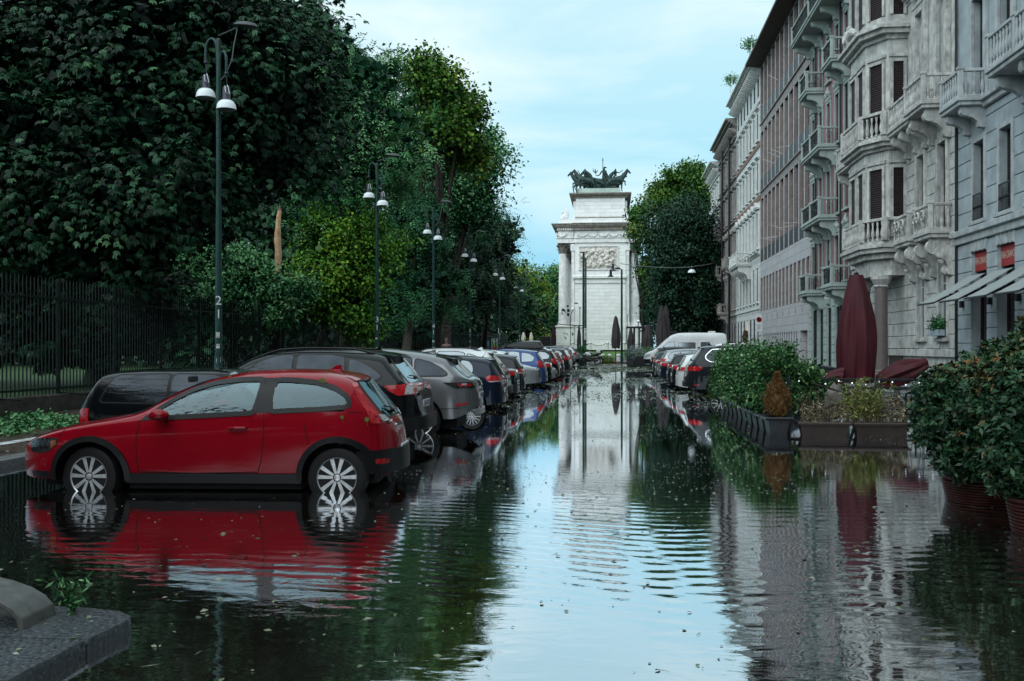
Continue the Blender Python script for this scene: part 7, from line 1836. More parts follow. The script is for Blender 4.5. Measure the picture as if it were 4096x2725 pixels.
# ------------------------------------------------------------------ street lamps on the left
M_lampgreen = mat('dark_green_lamp_paint', (0.008, 0.045, 0.038), 0.35, var=.25, scale=6)
M_glassbell = mat('opal_lamp_glass', (0.72, 0.78, 0.80), 0.3, var=.05)
M_sticker = mat('torn_stickers', (0.55, 0.56, 0.55), .6, var=.5, scale=25)
def lamp(name_label, loc, num, H=8.75):
    t = thing('street_lamp', name_label, 'street lamp', loc, 0, 'twin-bell street lamps along the park')
    m = MB(); m.lathe([(.16, -.3), (.16, .25), (.12, .3), (.105, .35), (.10, 1.2), (.085, 1.3), (.08, 3.0), (.06, 5.5), (.055, H), (0, H+.05)], n=16); m.build('pole', M_lampgreen, t, smooth=40)
    for sx, sy, top in ((-1, .25, H+.05), (.9, -.55, H-.30)):
        d_ = Vector((sx, sy, 0)).normalized(); w_ = .36 if sx < 0 else .30
        m = MB(); pts = [Vector((0, 0, top-.9)), Vector((0, 0, top-.4)) + d_*.04]
        for k_ in range(9):
            a = PI*k_/8; pts.append(d_*(w_*.56 - w_*.44*math.cos(a)) + Vector((0, 0, top - .26 + .26*math.sin(a))))
        pts.append(d_*w_ + Vector((0, 0, top-.50))); m.tube(pts, .033, 8); m.build('swan_neck_arm', M_lampgreen, t, smooth=True)
        b = d_*w_ + Vector((0, 0, top-.50)); F = .60
        m = MB(); m.sphere(b + Vector((0, 0, -.05)), .055, 10, 6); m.cyl(b, b + Vector((0.02, 0, -.36)), .010, n=5); cz = b.z-.34
        m.lathe([(a*F, c*F) for a, c in [(.05, 0), (.12, -.04), (.145, -.08), (.165, -.52), (.22, -.58)]], (b.x, b.y, cz), n=16); hd = m.build('lamp_head', mat('lamp_head_grey', (.03, .035, .05), .4), t, smooth=40)
        m = MB(); m.lathe([(a*F, c*F) for a, c in [(.22, -.58), (.30, -.64), (.36, -.75), (.39, -.93), (.378, -.935), (.34, -.76), (.26, -.66)]], (b.x, b.y, cz), n=24); m.build('bell_shade', M_glassbell, hd, smooth=40)
        m = MB(); m.lathe([(.375*F, -.925*F), (.30*F, -.97*F), (.12*F, -.985*F), (0, -.99*F)], (b.x, b.y, cz), n=20); m.build('lens', mat('grey_lamp_lens', (.16, .17, .17), .3), hd, smooth=True)
        m = MB(); m.tube([b + Vector((.02, 0, -.32)), b + Vector((.07, -.08, -.38)), b + Vector((.12, -.11, -.56)), b + Vector((.03, -.12, -.52)), b + Vector((0, -.09, -.36))], .009, 5); m.build('cable_loop', M_plate, hd)
    m = MB(); m.tube([(0, 0, H-1.0), (.2, -.05, H-.85), (.36, -.08, H-.5), (.42, -.1, H-.15), (.50, -.1, H+.22)], .012, 6); m.build('power_cable', mat('grey_cable', (.14, .17, .17), .5), t)
    m = MB(); m.cyl((0, 0, H+.1), (.5, -.1, H+.24), .016, n=6); Mx = Matrix.Translation((.70, -.1, H+.28)) @ Matrix.Rotation(R(7), 4, 'Y') @ Matrix.Diagonal((.30, .13, .10, 1))
    m.lathe([(math.sin(PI*j/10), -math.cos(PI*j/10)*(1 if j > 5 else .35)) for j in range(11)], n=18, M=Mx)
    for k_ in range(7): m.box(.56+k_*.045, .57+k_*.045, -.18, -.02, H+.32, H+.355)
    m.build('led_head', mat('led_head_grey', (.05, .06, .07), .35), t, smooth=40)
    # stencilled number and torn stickers facing the camera
    ux = math.atan2(loc[0], loc[1]); Rz = Matrix.Rotation(-ux, 4, 'Z')
    for k_, ch_ in enumerate(num):
        zz = 2.55-.32*k_; r_ = .083
        text('stencilled_number', ch_, .30, mat('white_stencil', (.62, .66, .66), .5), t, Rz @ Matrix.Translation((0, -r_, zz)) @ Matrix.Rotation(R(90), 4, 'X'), ext=.003)
    rr = random.Random(len(num)+int(loc[1])); m = MB()
    for k_ in range(4):
        z = 1.88-.33*k_ - rr.uniform(0, .1); 
        m.box(-rr.uniform(.02, .07), rr.uniform(.02, .07), -.093, -.088, z-rr.uniform(.03, .13), z, M=Rz)
    m.build('stickers', M_sticker, t)
    return t
lamp_px = [(503, '21', 'nearest street lamp, dark green pole with two white bells before the chestnut'), (868, '31', 'second street lamp, its bells beside the yellow-green tree'), (998, '41', 'third street lamp from the camera on the park side'),
           (1082, '51', 'fourth street lamp on the park side, in front of dark foliage'), (1150, '61', 'fifth street lamp on the park side, half lost in foliage'), (1196, '71', 'last visible street lamp on the park side near the square')]
for px, num, lb in lamp_px:
    g_ = PX(px, 800, -9.3); lamp(lb, (g_.x, g_.y, .08), num)

# ------------------------------------------------------------------ terrace on the right: hedge pots, planters, parasol
M_pot = mat('dark_plastic_planter', (0.018, 0.022, 0.026), 0.35, var=.3, scale=8, bump=.002, bscale=20)
M_tpot = mat('brown_plastic_planter', (0.045, 0.030, 0.026), 0.45, var=.25, scale=6)
L_hedge = leafmat('laurel_leaves', [(0.006, 0.035, 0.012), (0.018, 0.085, 0.024), (0.05, 0.16, 0.04), (0.26, 0.40, 0.15)], rough=0.38, spec=.28)
M_soil = mat('dark_soil', (.02, .014, .01), .9, bump=.01)
def planter(m, x0, x1, y0, y1, z0, z1, rim=.035, M=None):
    """tapered tub with a rolled rim"""
    def ring(g_, z): return [(x0+g_, y0+g_, z), (x1-g_, y0+g_, z), (x1-g_, y1-g_, z), (x0+g_, y1-g_, z)]
    rs = [ring(.085, z0), ring(.02, z1-.06), ring(-rim*.6, z1-.055), ring(-rim, z1-.02), ring(-rim*.6, z1), ring(.03, z1), ring(.05, z1-.08)]
    vs = [v for r_ in rs for v in r_]
    if M is not None: vs = [M @ Vector(v) for v in vs]
    fs = [(3, 2, 1, 0), (24, 25, 26, 27)] + [(4*j+i, 4*j+(i+1) % 4, 4*(j+1)+(i+1) % 4, 4*(j+1)+i) for j in range(6) for i in range(4)]
    m.add(vs, fs)
def shrub(parent, c, rx, ry, rz_, n, leaf, m, seed, aspect=.5, name='foliage', box=True, hue=.5, cluster=.16, hang=0.1, curl=.15):
    rg = np.random.default_rng(seed); k = n//5
    d = rnd_unit(rg, k); 
    if box: d = np.sign(d)*np.abs(d)**.45; d /= np.maximum(1, np.abs(d).max(1))[:, None]*1.0
    r_ = rg.random(k)**.35; base = np.array(c) + d*r_[:, None]*np.array([rx, ry, rz_])*(1+.10*np.sin(d[:, [2]]*9+seed)) + rg.normal(0, .02, (k, 3))
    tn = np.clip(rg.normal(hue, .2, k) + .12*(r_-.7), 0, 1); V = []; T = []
    for j in range(5):
        p = base + rg.normal(0, cluster*.5, (k, 3)); dd = nrm(d*.5 + rg.normal(0, .7, (k, 3)) + np.array([0, 0, .15-hang])); up = nrm(np.array([0, 0, .8]) + rg.normal(0, .6, (k, 3)))
        ll = leaf*rg.uniform(.6, 1.25, k); V.append(leaves(p, dd, up, ll, ll*aspect, rg, curl)); T.append(np.clip(tn+rg.normal(0, .12, k), 0, 1))
    V = np.concatenate(V); T = np.concatenate(T)
    return fast_mesh(name, V, 4, np.arange(len(V)), m, parent, T)
HL = ['nearest', 'second', 'third', 'fourth', 'fifth', 'sixth', 'seventh', 'eighth', 'ninth', 'farthest']
yy = 17.75
for i in range(10):
    t = thing('planter', (f'{HL[i]} dark tub of the laurel hedge row, counted from the camera' if i else 'dark corner tub at the near end of the laurel hedge, holding the dry conifer'), 'planter', (2.70, yy, -.15), 0, 'dark tubs of the laurel hedge')
    m = MB(); planter(m, 0, .40, 0, .62, 0, .46, rim=.05); m.build('tub', M_pot, t); m = MB(); m.box(.06, .34, .06, .56, .2, .40); m.build('soil', M_soil, t)
    yy += .80
for i in range(10):
    yy = 18.25+.80*i
    if i == 0: continue
    t = thing('laurel_bush', f'{HL[i]} clipped laurel bush of the glossy green hedge', 'bush', (3.0, yy, .34), 0, 'laurel hedge bushes')
    hz = .575 - .004*i + .05*math.sin(i*2.1)
    shrub(t, (0, 0, hz), .38+.05*(i < 3), .46, hz, 5600, .075, L_hedge, 60+i, hue=.42)
    m = MB(); 
    for a in range(4): m.tube([(0, 0, -.05), (.1*math.cos(a*1.6), .1*math.sin(a*1.6), .5), (.3*math.cos(a*1.6), .3*math.sin(a*1.6), 1.1)], [.02, .015, .006], 5)
    m.build('stems', M_bark, t)
t = thing('laurel_bush', 'laurel bush sagging down to the right at the near end of the hedge', 'bush', (3.52, 19.6, .45))
shrub(t, (.0, 0, .36), .34, .45, .38, 3400, .085, L_hedge, 77, hue=.48); 
t = thing('laurel_bush', 'low sprawl of laurel twigs beside the restaurant railing', 'bush', (3.95, 19.7, .45))
shrub(t, (0, 0, .28), .26, .3, .16, 1200, .085, L_hedge, 78, hue=.5, box=False)
# tall thuja at the far end and the dry brown conifer in the corner tub
def conifer(label, loc, h, rad, m, seed, n=5200):
    t = thing('conifer', label, 'conifer', loc); rg = np.random.default_rng(seed); k = n
    z = rg.random(k)**.9; a = rg.random(k)*2*PI; pr_ = np.sin(np.clip(z*1.0+.10, 0, 1)*PI)**.6*(1-.55*z)
    lump_ = 1+.22*np.sin(a*5+z*11)+.15*np.sin(a*3-z*17); rr_ = rad*pr_*(.5+.6*rg.random(k))*1.25*lump_
    p = np.stack([rr_*np.cos(a), rr_*np.sin(a), z*h], 1); d = nrm(np.stack([np.cos(a)*.55, np.sin(a)*.55, np.full(k, .9)], 1) + rg.normal(0, .35, (k, 3)))
    V = leaves(p, d, nrm(np.stack([np.cos(a), np.sin(a), np.zeros(k)], 1) + rg.normal(0, .3, (k, 3))), rg.uniform(.04, .12, k)*h**.5, np.full(k, .011), rg)
    fast_mesh('foliage', V, 4, np.arange(len(V)), m, t, np.clip(rg.normal(.5, .25, k), 0, 1))
    mm = MB(); mm.cyl((0, 0, -.1), (0, 0, h*.8), .03, .01, 6); mm.build('trunk', M_bark, t); return t
L_dry = leafmat('dry_conifer_needles', [(.05, .022, .008), (.13, .06, .02), (.22, .12, .045), (.30, .20, .08)], rough=.7)
L_thu = leafmat('thuja_sprays', [(.008, .03, .01), (.02, .07, .02), (.04, .11, .03), (.08, .15, .05)], rough=.6)
conifer('dry rust-brown dwarf conifer in the corner tub', (2.92, 18.1, .30), .74, .20, L_dry, 80, 6500)
conifer('narrow dark green conifer at the far end of the hedge', (2.75, 26.2, .15), 1.10, .26, L_thu, 81)
# restaurant railing with bulbs
rl = thing('terrace_railing', 'black railing strung with small white bulbs round the restaurant terrace', 'railing', (3.16, 18.3, -.1))
m = MB(); m.cbox(-.025, .025, -.025, .025, 0, 1.12, c=.01); m.build('post', M_irn, rl)
for x0 in (1.85, 3.7, 5.5):
    m = MB(); m.cbox(x0-.03, x0+.03, 1.1-.03, 1.1+.03, 0, 1.05, c=.006); m.build('post', M_irn, rl)
m = MB()
for z in (1.02, .86, .32): m.cbox(0.0, 6.5, 1.08, 1.12, z-.025, z+.025, c=.005)
m.tube([(0, 0, 1.02), (0, 1.1, 1.02)], .02, 6); m.build('rail', M_irn, rl)
m = MB()
for i in range(52):
    x = .08 + i*.125; m.tube([(x+.02*math.sin(i*1.7), 1.1, .30), (x+.03*math.sin(i*2.9), 1.1, .6), (x-.02*math.sin(i*1.3), 1.1, .86)], .006, 3)
for j in range(8):
    z = .34+j*.07; m.tube([(0.05+k_*.5, 1.1, z+.02*math.sin(k_*2+j)) for k_ in range(14)], .006, 3)
m.build('wire_mesh', M_irn, rl)
M_bulb = mat('small_white_bulb', (.75, .8, .85), .2, emit=((.75, .9, 1.0), .9)); m = MB()
for i in range(26):
    x = .12 + i*.245; m.sphere((x, 1.04, .96 + .035*math.sin(i*1.9)), .014, 6, 4)
m.build('light_bulbs', M_bulb, rl)
m = MB(); m.tube([(x*.1, 1.05, .98+.03*math.cos(x*1.2)) for x in range(64)], .006, 3); m.build('light_cable', M_irn, rl)
# long brown planters with bamboo
L_bam = leafmat('bamboo_leaves', [(.05, .08, .015), (.10, .15, .025), (.20, .24, .05), (.42, .38, .18)], rough=.5)
L_straw = leafmat('dry_grass_blades', [(.06, .045, .025), (.12, .095, .055), (.22, .19, .12), (.42, .38, .27)], rough=.7)
for i, (x0, x1, lb) in enumerate(((3.22, 4.08, 'long brown trough planter with dry grasses next to the corner tub'), (4.14, 5.05, 'long brown trough planter with bamboo, nearer the big bushes'))):
    yb = 17.62 - (0.05 if i else 0)
    t = thing('trough_planter', lb, 'planter', (x0, yb, -.15), R(-2 if not i else 0), 'brown trough planters')
    m = MB(); planter(m, 0, x1-x0, 0, .32, 0, .39, rim=.025); m.build('tub', M_tpot, t); m = MB(); m.box(.05, x1-x0-.05, .05, .27, .2, .34); m.build('soil', M_soil, t)
def tuft(label, name, cat, loc, xs, n, m, seed, h0, h1, lw, lean=.25, leafy=0):
    t = thing(name, label, cat, loc); rg = np.random.default_rng(seed); sb = MB()
    ns = n; bx_ = rg.uniform(xs[0], xs[1], ns); by = rg.uniform(-.14, .14, ns); hh = rg.uniform(h0, h1, ns); lx_ = rg.normal(0, lean, ns); ly_ = rg.normal(0, lean*.6, ns)
    P_ = []; D_ = []; T_ = []; Ls = []
    for i in range(ns):
        pts = [(bx_[i], by[i], 0), (bx_[i]+lx_[i]*.35*hh[i], by[i]+ly_[i]*.4*hh[i], hh[i]*.6), (bx_[i]+lx_[i]*hh[i], by[i]+ly_[i]*hh[i], hh[i])]
        sb.tube(pts, [.006, .004, .002], 3)
        for k_ in range(leafy or 3):
            t_ = rg.uniform(.25, 1); a_ = np.array(pts[0])*(1-t_)+np.array(pts[2])*t_; a_[2] = hh[i]*t_**.9; dd = np.array([rg.normal(0, 1), rg.normal(0, 1), rg.normal(-.2, .6)]); P_.append(a_); D_.append(dd); T_.append(rg.random())
    P_ = np.array(P_); D_ = nrm(np.array(D_)); k = len(P_)
    V = leaves(P_, D_, rnd_unit(rg, k), rg.uniform(.6, 1.3, k)*lw, np.full(k, lw*.16), rg); fast_mesh('leaves', V, 4, np.arange(len(V)), m, t, np.array(T_))
    sb.build('stems', mat('straw_stems', (.16, .13, .07), .7, var=.3), t); return t
tuft('dry pale grasses in the left brown trough', 'dry_grass', 'grass', (3.28, 17.8, .18), (0, .75), 60, L_straw, 90, .2, .68, .11, leafy=4)
tuft('yellow-green bamboo spilling from the right brown trough', 'bamboo', 'bamboo', (4.02, 17.85, .18), (.0, .42), 55, L_bam, 91, .4, .88, .11, leafy=16, lean=.2)
tuft('second clump of yellow-green bamboo beside the parasol foot', 'bamboo', 'bamboo', (4.42, 17.85, .18), (.0, .24), 34, L_bam, 92, .4, .80, .11, leafy=15, lean=.2)
tuft('straw-coloured bamboo blades at the right end of the brown trough', 'bamboo', 'bamboo', (4.68, 17.8, .18), (.0, .36), 36, L_straw, 93, .2, .62, .12, leafy=6, lean=.25)
# boulder and driftwood between them
t = thing('boulder', 'rounded grey boulder behind the dry grasses', 'boulder', (4.0, 18.5, .12)); m = MB()
def bo(u, v):
    a, b_ = 2*PI*u, PI*v; d_ = Vector((math.sin(b_)*math.cos(a), math.sin(b_)*math.sin(a), -math.cos(b_))); return Vector((d_.x*.17, d_.y*.2, .42+d_.z*.32))*(1+.12*noise.noise(d_*1.7)+.04*noise.noise(d_*6))
m.grid(bo, [i/28 for i in range(29)], [j/20 for j in range(21)]); m.build('stone', mat('grey_boulder', (.15, .14, .125), .8, var=.4, scale=9, bump=.02, bscale=24), t, smooth=True)
t = thing('fallen_branch', 'bare dark branch lying across the brown troughs', 'branch', (3.4, 18.0, .1)); m = MB()
m.tube([(0, 0, .28), (.5, .1, .40), (1.1, .15, .62)], [.02, .018, .008], 5); m.tube([(.1, 0, .80), (.7, .1, .62), (1.2, .2, .50)], [.02, .016, .01], 5); m.build('wood', M_bark, t)
# tables and chairs stacked on the terrace, glimpsed through the mesh
M_wick = mat('dark_furniture', (.02, .025, .03), .4, var=.3)
for i, (x, y_) in enumerate(((4.6, 20.8), (6.3, 20.4), (7.9, 20.8))):
    t = thing('terrace_table', ['dark terrace table behind the railing next to the hedge', 'dark terrace table behind the bamboo', 'dark terrace table half hidden by the big bush'][i], 'table', (x, y_, -.12)); m = MB(); m.cbox(-.5, .5, -.4, .4, .72, .75, c=.008); m.build('table_top', mat('wet_table_top', (.12, .14, .15), .15, rvar=.1), t)
    for sx in (-.42, .42):
        for sy in (-.32, .32): m = MB(); m.cyl((sx, sy, 0), (sx, sy, .72), .018, n=6); m.build('leg', M_wick, t)
    for j in range(2):
        c = thing('terrace_chair', ['dark terrace chair left of ', 'dark terrace chair right of '][j] + ['the table next to the hedge', 'the table behind the bamboo', 'the table by the big bush'][i], 'chair', (x-.85+1.7*j, y_-.1, -.12), R(90-180*j)); m = MB(); m.cbox(-.22, .22, -.22, .22, .43, .46, c=.01); m.build('seat', M_wick, c)
        m = MB()
        for k_ in range(5): m.cyl((-.18+.09*k_, .21, .46), (-.18+.09*k_, .26, .86), .009, n=5)
        m.cyl((-.2, .26, .86), (.2, .26, .86), .014, n=6); m.build('backrest', M_wick, c)
        for sx in (-.19, .19):
            for sy in (-.19, .19): m = MB(); m.cyl((sx, sy, 0), (sx, sy, .43), .013, n=6); m.build('leg', M_wick, c)
# maroon parasol, closed, and its drooping side flap
M_mar_ = mat('maroon_canvas', (0.055, 0.003, 0.009), 0.65, var=.25, scale=3, bump=.006, bscale=10)
def parasol(name, label, loc, H, z0, rtop, rmax, rbot, m_, fold=.10, nf=7, zmax=.25, sway=0, pole=True, tip=True, seed=0):
    t = thing(name, label, 'parasol', loc); mm = MB(); nseg = 72; rows = 26; vs = []
    for j in range(rows+1):
        v = j/rows; z = H - (H-z0)*v
        if v < 1-zmax: r_ = rtop + (rmax-rtop)*math.sin(PI/2*v/(1-zmax))**.9
        else: k_ = (v-(1-zmax))/zmax; r_ = rmax + (rbot-rmax)*k_**1.5
        for i in range(nseg):
            a = 2*PI*i/nseg; f_ = fold*min(1, v*2.5)
            q_ = r_*(1 + f_*math.cos(nf*a+seed+.6*math.sin(v*5)) + f_*.5*math.cos((nf*2+1)*a+v*3+seed))
            vs.append((q_*math.cos(a)+sway*math.sin(v*3), q_*math.sin(a), z + .03*math.cos(nf*a)*v*v))
    mm.add(vs, [(j*nseg+i, j*nseg+(i+1) % nseg, (j+1)*nseg+(i+1) % nseg, (j+1)*nseg+i) for j in range(rows) for i in range(nseg)] + [tuple(range(nseg))[::-1]])
    mm.build('canopy', m_, t, smooth=True)
    mm = MB(); mm.cyl((0, 0, 0), (0, 0, H+.03), .035, n=10)
    if tip: mm.lathe([(.05, 0), (.05, .05), (0, .09)], (0, 0, H), n=8)
    mm.build('pole', M_irn, t, smooth=30)
    mm = MB(); mm.cbox(-.4, .4, -.4, .4, 0, .08, c=.02); mm.build('base', M_kerb, t); return t
pu = P(1971, 800, 20.0)
par = parasol('parasol', 'tall closed maroon parasol on the restaurant terrace', (pu.x, pu.y, -.12), 2.97+.12, .95, .13, .355, .33, M_mar_, fold=.11, nf=5, zmax=.32)
m = MB()      # wider skirt of the cap near the top
m.lathe([(.13, 3.10), (.145, 3.04), (.20, 2.74), (.245, 2.50), (.255, 2.46), (.23, 2.50)], n=48, fold=.05, nf=8); m.build('canopy_cap', M_mar_, par, smooth=True)
for i, (dx, lb) in enumerate(((1, 'maroon parasol collapsed sideways to the right of the tall one'), (-1, 'folded maroon canvas slumped to the left of the tall parasol'))):
    t = thing('parasol', lb, 'parasol', (pu.x+dx*.35, pu.y-.25, -.1)); m = MB(); L_ = .92 if dx > 0 else .6
    pts = []; rad_ = []
    for k_ in range(12):
        v = k_/11; pts.append(Vector((dx*(L_*v), .1*math.sin(v*4), .96+(.47 if dx > 0 else .20)*(1-(v-.0)**1.0)*0 + (.36*v**1.2 if dx > 0 else -.02+.12*(1-v))))); rad_.append((.10+.13*math.sin(PI*min(1, v*1.05))) if dx > 0 else .17-.09*v)
    nseg = 40; vs = []
    for k_, (p_, r_) in enumerate(zip(pts, rad_)):
        for i2 in range(nseg):
            a = 2*PI*i2/nseg; q_ = r_*(1+.13*math.cos(6*a+k_*.25)+.06*math.cos(11*a-k_*.3)); vs.append(p_ + Vector((-.25*dx*q_*math.sin(a), q_*math.cos(a), q_*math.sin(a))))
    m.add(vs, [(k_*nseg+a, k_*nseg+(a+1) % nseg, (k_+1)*nseg+(a+1) % nseg, (k_+1)*nseg+a) for k_ in range(11) for a in range(nseg)] + [tuple(range(nseg))[::-1], tuple(range(11*nseg, 12*nseg))])
    m.build('canopy', M_mar_, t, smooth=True); m = MB(); m.cyl((-dx*.3, 0, 0), (dx*.02, 0, 1.05), .03, n=8); m.build('pole', M_irn, t)
# big bushes in ribbed pots, right foreground
L_bush = leafmat('photinia_leaves', [(0.003, 0.014, 0.006), (0.010, 0.042, 0.018), (0.035, 0.10, 0.040), (0.24, 0.10, 0.03)], rough=0.40, spec=.25)
M_terra2 = mat('rust_red_pot', (0.045, 0.008, 0.005), 0.35, var=.3, scale=5)
def potbush(label, c, zpot, r_, blobs, n, seed):
    t = thing('potted_bush', label, 'bush', (c[0], c[1], -.15)); m = MB(); pr_ = [(r_*.82, 0)]
    for k_ in range(12): z = .04+k_*(zpot-.08)/12; rr_ = r_*(.83+.17*k_/12); pr_ += [(rr_, z), (rr_+.012, z+.01), (rr_+.012, z+.022), (rr_, z+.032)]
    pr_ += [(r_*1.0, zpot-.03), (r_*1.05, zpot-.02), (r_*1.05, zpot), (r_*.96, zpot), (r_*.94, zpot-.06)]
    m.lathe(pr_, n=48); m.build('pot', M_terra2, t, smooth=25); m = MB(); m.lathe([(r_*.94, zpot-.07), (0, zpot-.05)], n=24); m.build('soil', M_soil, t)
    rg = np.random.default_rng(seed); pc, dc, rc = crown_pts(blobs, n//5, rg, .33); pc = pc - np.array([c[0], c[1], -.15]); V = []; T = []
    hh = np.clip(rg.normal(.42, .17, len(pc)) + .13*(pc[:, 2] > 1.35)*rg.random(len(pc))*2, 0, 1)
    for j in range(5):
        a = 2*PI*j/5 + rg.random(len(pc))*6; ax_ = nrm(dc*.6 + np.array([0, 0, .35]) + rg.normal(0, .35, (len(pc), 3))); s_ = nrm(np.cross(ax_, rnd_unit(rg, len(pc)))); u_ = np.cross(ax_, s_)
        d_ = nrm(ax_*.55 + s_*np.cos(a)[:, None] + u_*np.sin(a)[:, None] + np.array([0, 0, -.15])); ll = .064*rg.uniform(.6, 1.35, len(pc))
        V.append(leaves(pc, d_, nrm(ax_ + .3*rnd_unit(rg, len(pc))), ll, ll*.42, rg, .12)); T.append(np.clip(hh+rg.normal(0, .05, len(pc)), 0, 1))
    V = np.concatenate(V); fast_mesh('foliage', V, 4, np.arange(len(V)), L_bush, t, np.concatenate(T)); rr = random.Random(seed)
    for k_ in range(9):
        b_ = blobs[k_ % len(blobs)]; e_ = Vector((b_[0]-c[0], b_[1]-c[1], b_[2]+.15)); m = MB(); m.tube([(rr.uniform(-.08, .08), rr.uniform(-.08, .08), zpot-.1), e_*.5 + Vector((rr.uniform(-.2, .2), rr.uniform(-.1, .1), zpot*.4)), e_ + Vector((rr.uniform(-.3, .3), rr.uniform(-.2, .2), rr.uniform(0, .3)))], [.018, .012, .004], 6); m.build('stem', M_bark, t, smooth=True)
    return t
c1 = P(2268, 800, 9.9); c2 = P(2440, 800, 8.2)
potbush('big glossy bush in a rust-red ribbed pot, right foreground', (c1.x, c1.y), .40, .40, [bl(2230, 960, 9.9, 125, 130), bl(2290, 880, 10.0, 90, 90), bl(2190, 900, 10.0, 75, 65), bl(2300, 1000, 9.6, 95, 100), bl(2150, 980, 9.9, 45, 50), bl(2220, 1060, 9.6, 70, 42)], 27000, 101)
potbush('tall glossy bush with rusty young leaves cut by the right edge of the photo', (c2.x, c2.y), .44, .40, [bl(2340, 870, 8.6, 70, 90), bl(2390, 950, 8.4, 110, 150), bl(2330, 1060, 8.3, 70, 85), bl(2310, 830, 9.0, 40, 45), bl(2400, 800, 8.6, 80, 60)], 22000, 102)
# ------------------------------------------------------------------ stone island, weeds, storm litter
isl = thing('stone_kerb_island', 'wet granite kerb island with rounded corner in the bottom left corner', 'kerb', (-3.5, 4.0, -.15))
def islm(poly, m_, nm):
    m = MB(); n = len(poly); zt = .225
    vs = [(x+3.5, y-4, 0) for x, y in poly] + [(x+3.5, y-4, zt-.02) for x, y in poly]
    cx_ = sum(p[0] for p in poly)/n; cy_ = sum(p[1] for p in poly)/n
    vs += [((x + (cx_-x)*.018)+3.5, (y+(cy_-y)*.018)-4, zt) for x, y in poly]
    m.add(vs, [tuple(range(2*n, 3*n))] + [(j*n+i, j*n+(i+1) % n, (j+1)*n+(i+1) % n, (j+1)*n+i) for j in (0, 1) for i in range(n)]); return m.build(nm, m_, isl)
M_gran = mat('dark_wet_granite', (0.085, 0.10, 0.115), 0.22, var=.5, scale=45, bump=.004, bscale=30, stain=.35, sscale=2.5, rvar=.35)
islm([(-2.60, 4.72), (-2.565, 5.08), (-2.60, 5.17), (-2.70, 5.25), (-2.90, 5.30), (-3.28, 5.33), (-3.28, 4.72)], M_gran, 'kerb_stone')
islm([(-2.635, 3.70), (-2.603, 4.712), (-3.28, 4.712), (-3.28, 3.7)], M_gran, 'kerb_stone'); islm([(-3.29, 2.2), (-3.29, 5.33), (-5.2, 5.35), (-5.2, 2.2)], mat('dirty_paving', (.045, .035, .035), .4, var=.5, scale=6, stain=.5, sscale=3), 'infill')
islm([(-2.67, 2.2), (-2.638, 3.692), (-3.28, 3.692), (-3.28, 2.2)], M_gran, 'kerb_stone')
t = thing('wheel_stop', 'low curved grey wheel stop standing on the stone island, bottom left', 'wheel stop', (-3.05, 5.0, .06)); m = MB(); pts = []
for i in range(15):
    a = PI*i/14; pts.append((-.62+.66*math.cos(a)*(1 if a < PI/2 else 1.25), .24*math.sin(a)**.8))
outer = [(x, z) for x, z in pts]; inner = [(x*.94-.035, z*.84-.0) for x, z in pts]
m.prism(outer + inner[::-1], -.15, .15); m.build('arch_band', mat('grey_concrete', (.10, .105, .10), .5, var=.35, scale=10, stain=.5, sscale=4, bump=.003), t, smooth=30, bevel=.008)
def weed(label, loc, n, h, seed, m_=None):
    t = thing('weed', label, 'weed', loc); rg = np.random.default_rng(seed); sb = MB(); P_ = []; D_ = []
    for i in range(n):
        lx_, ly_ = rg.normal(0, .35, 2); hh = h*rg.uniform(.4, 1.1); sb.tube([(0, 0, 0), (lx_*hh*.4, ly_*hh*.4, hh*.6), (lx_*hh, ly_*hh, hh)], [.004, .003, .001], 4)
        for k_ in range(9): q_ = rg.uniform(.2, 1); P_.append([lx_*hh*q_, ly_*hh*q_, hh*q_]); D_.append(rg.normal(0, 1, 3) + [0, 0, .4])
    k = len(P_); V = leaves(np.array(P_), nrm(np.array(D_)), rnd_unit(rg, k), rg.uniform(.03, .075, k), np.full(k, .014), rg); fast_mesh('leaves', V, 4, np.arange(4*k), m_ or L_mid, t, rg.random(k)); sb.build('stems', mat('green_stem', (.04, .08, .02), .5), t)
weed('small green weed growing beside the curved wheel stop', (-2.93, 5.18, .07), 12, .26, 120)
# branches blown down on the left pavement
for i, (px, py, s_) in enumerate(((40, 985, 1.0), (110, 980, .9), (165, 985, .6), (75, 965, .8), (20, 1000, .5))):
    g_ = PG(px, py, .09); t = thing('fallen_branch', ['leafy green branch on the pavement at the left edge', 'leafy branch on the pavement nearest the hidden black hatchback', 'small leafy twig by the black hatchback', 'leafy branch propped against the low stone wall side of the pavement', 'flattened leafy sprig at the extreme left'][i], 'branch', (g_.x, g_.y, .09), i*1.1)
    rg = np.random.default_rng(130+i); k = int(420*s_); p_ = rg.normal(0, 1, (k, 3))*np.array([.42, .3, .07])*s_; p_[:, 2] = np.abs(p_[:, 2]) + .02
    V = leaves(p_, nrm(rg.normal(0, 1, (k, 3))*np.array([1, 1, .5])), nrm(np.array([0, 0, 1.]) + rg.normal(0, .6, (k, 3))), rg.uniform(.06, .13, k), np.full(k, .05), rg); fast_mesh('leaves', V, 4, np.arange(4*k), L_mid, t, np.clip(rg.normal(.65, .2, k), 0, 1))
    m = MB(); m.tube([(-.5*s_, 0, .03), (0, .05, .06), (.5*s_, -.05, .04)], [.015, .01, .004], 5); m.build('twig', M_bark, t)
L_lit = leafmat('storm_litter', [(.02, .04, .012), (.06, .10, .03), (.13, .14, .07), (.26, .28, .22)], rough=.25, spec=.7)  # palest tone paints in the sky's glint on wet leaves
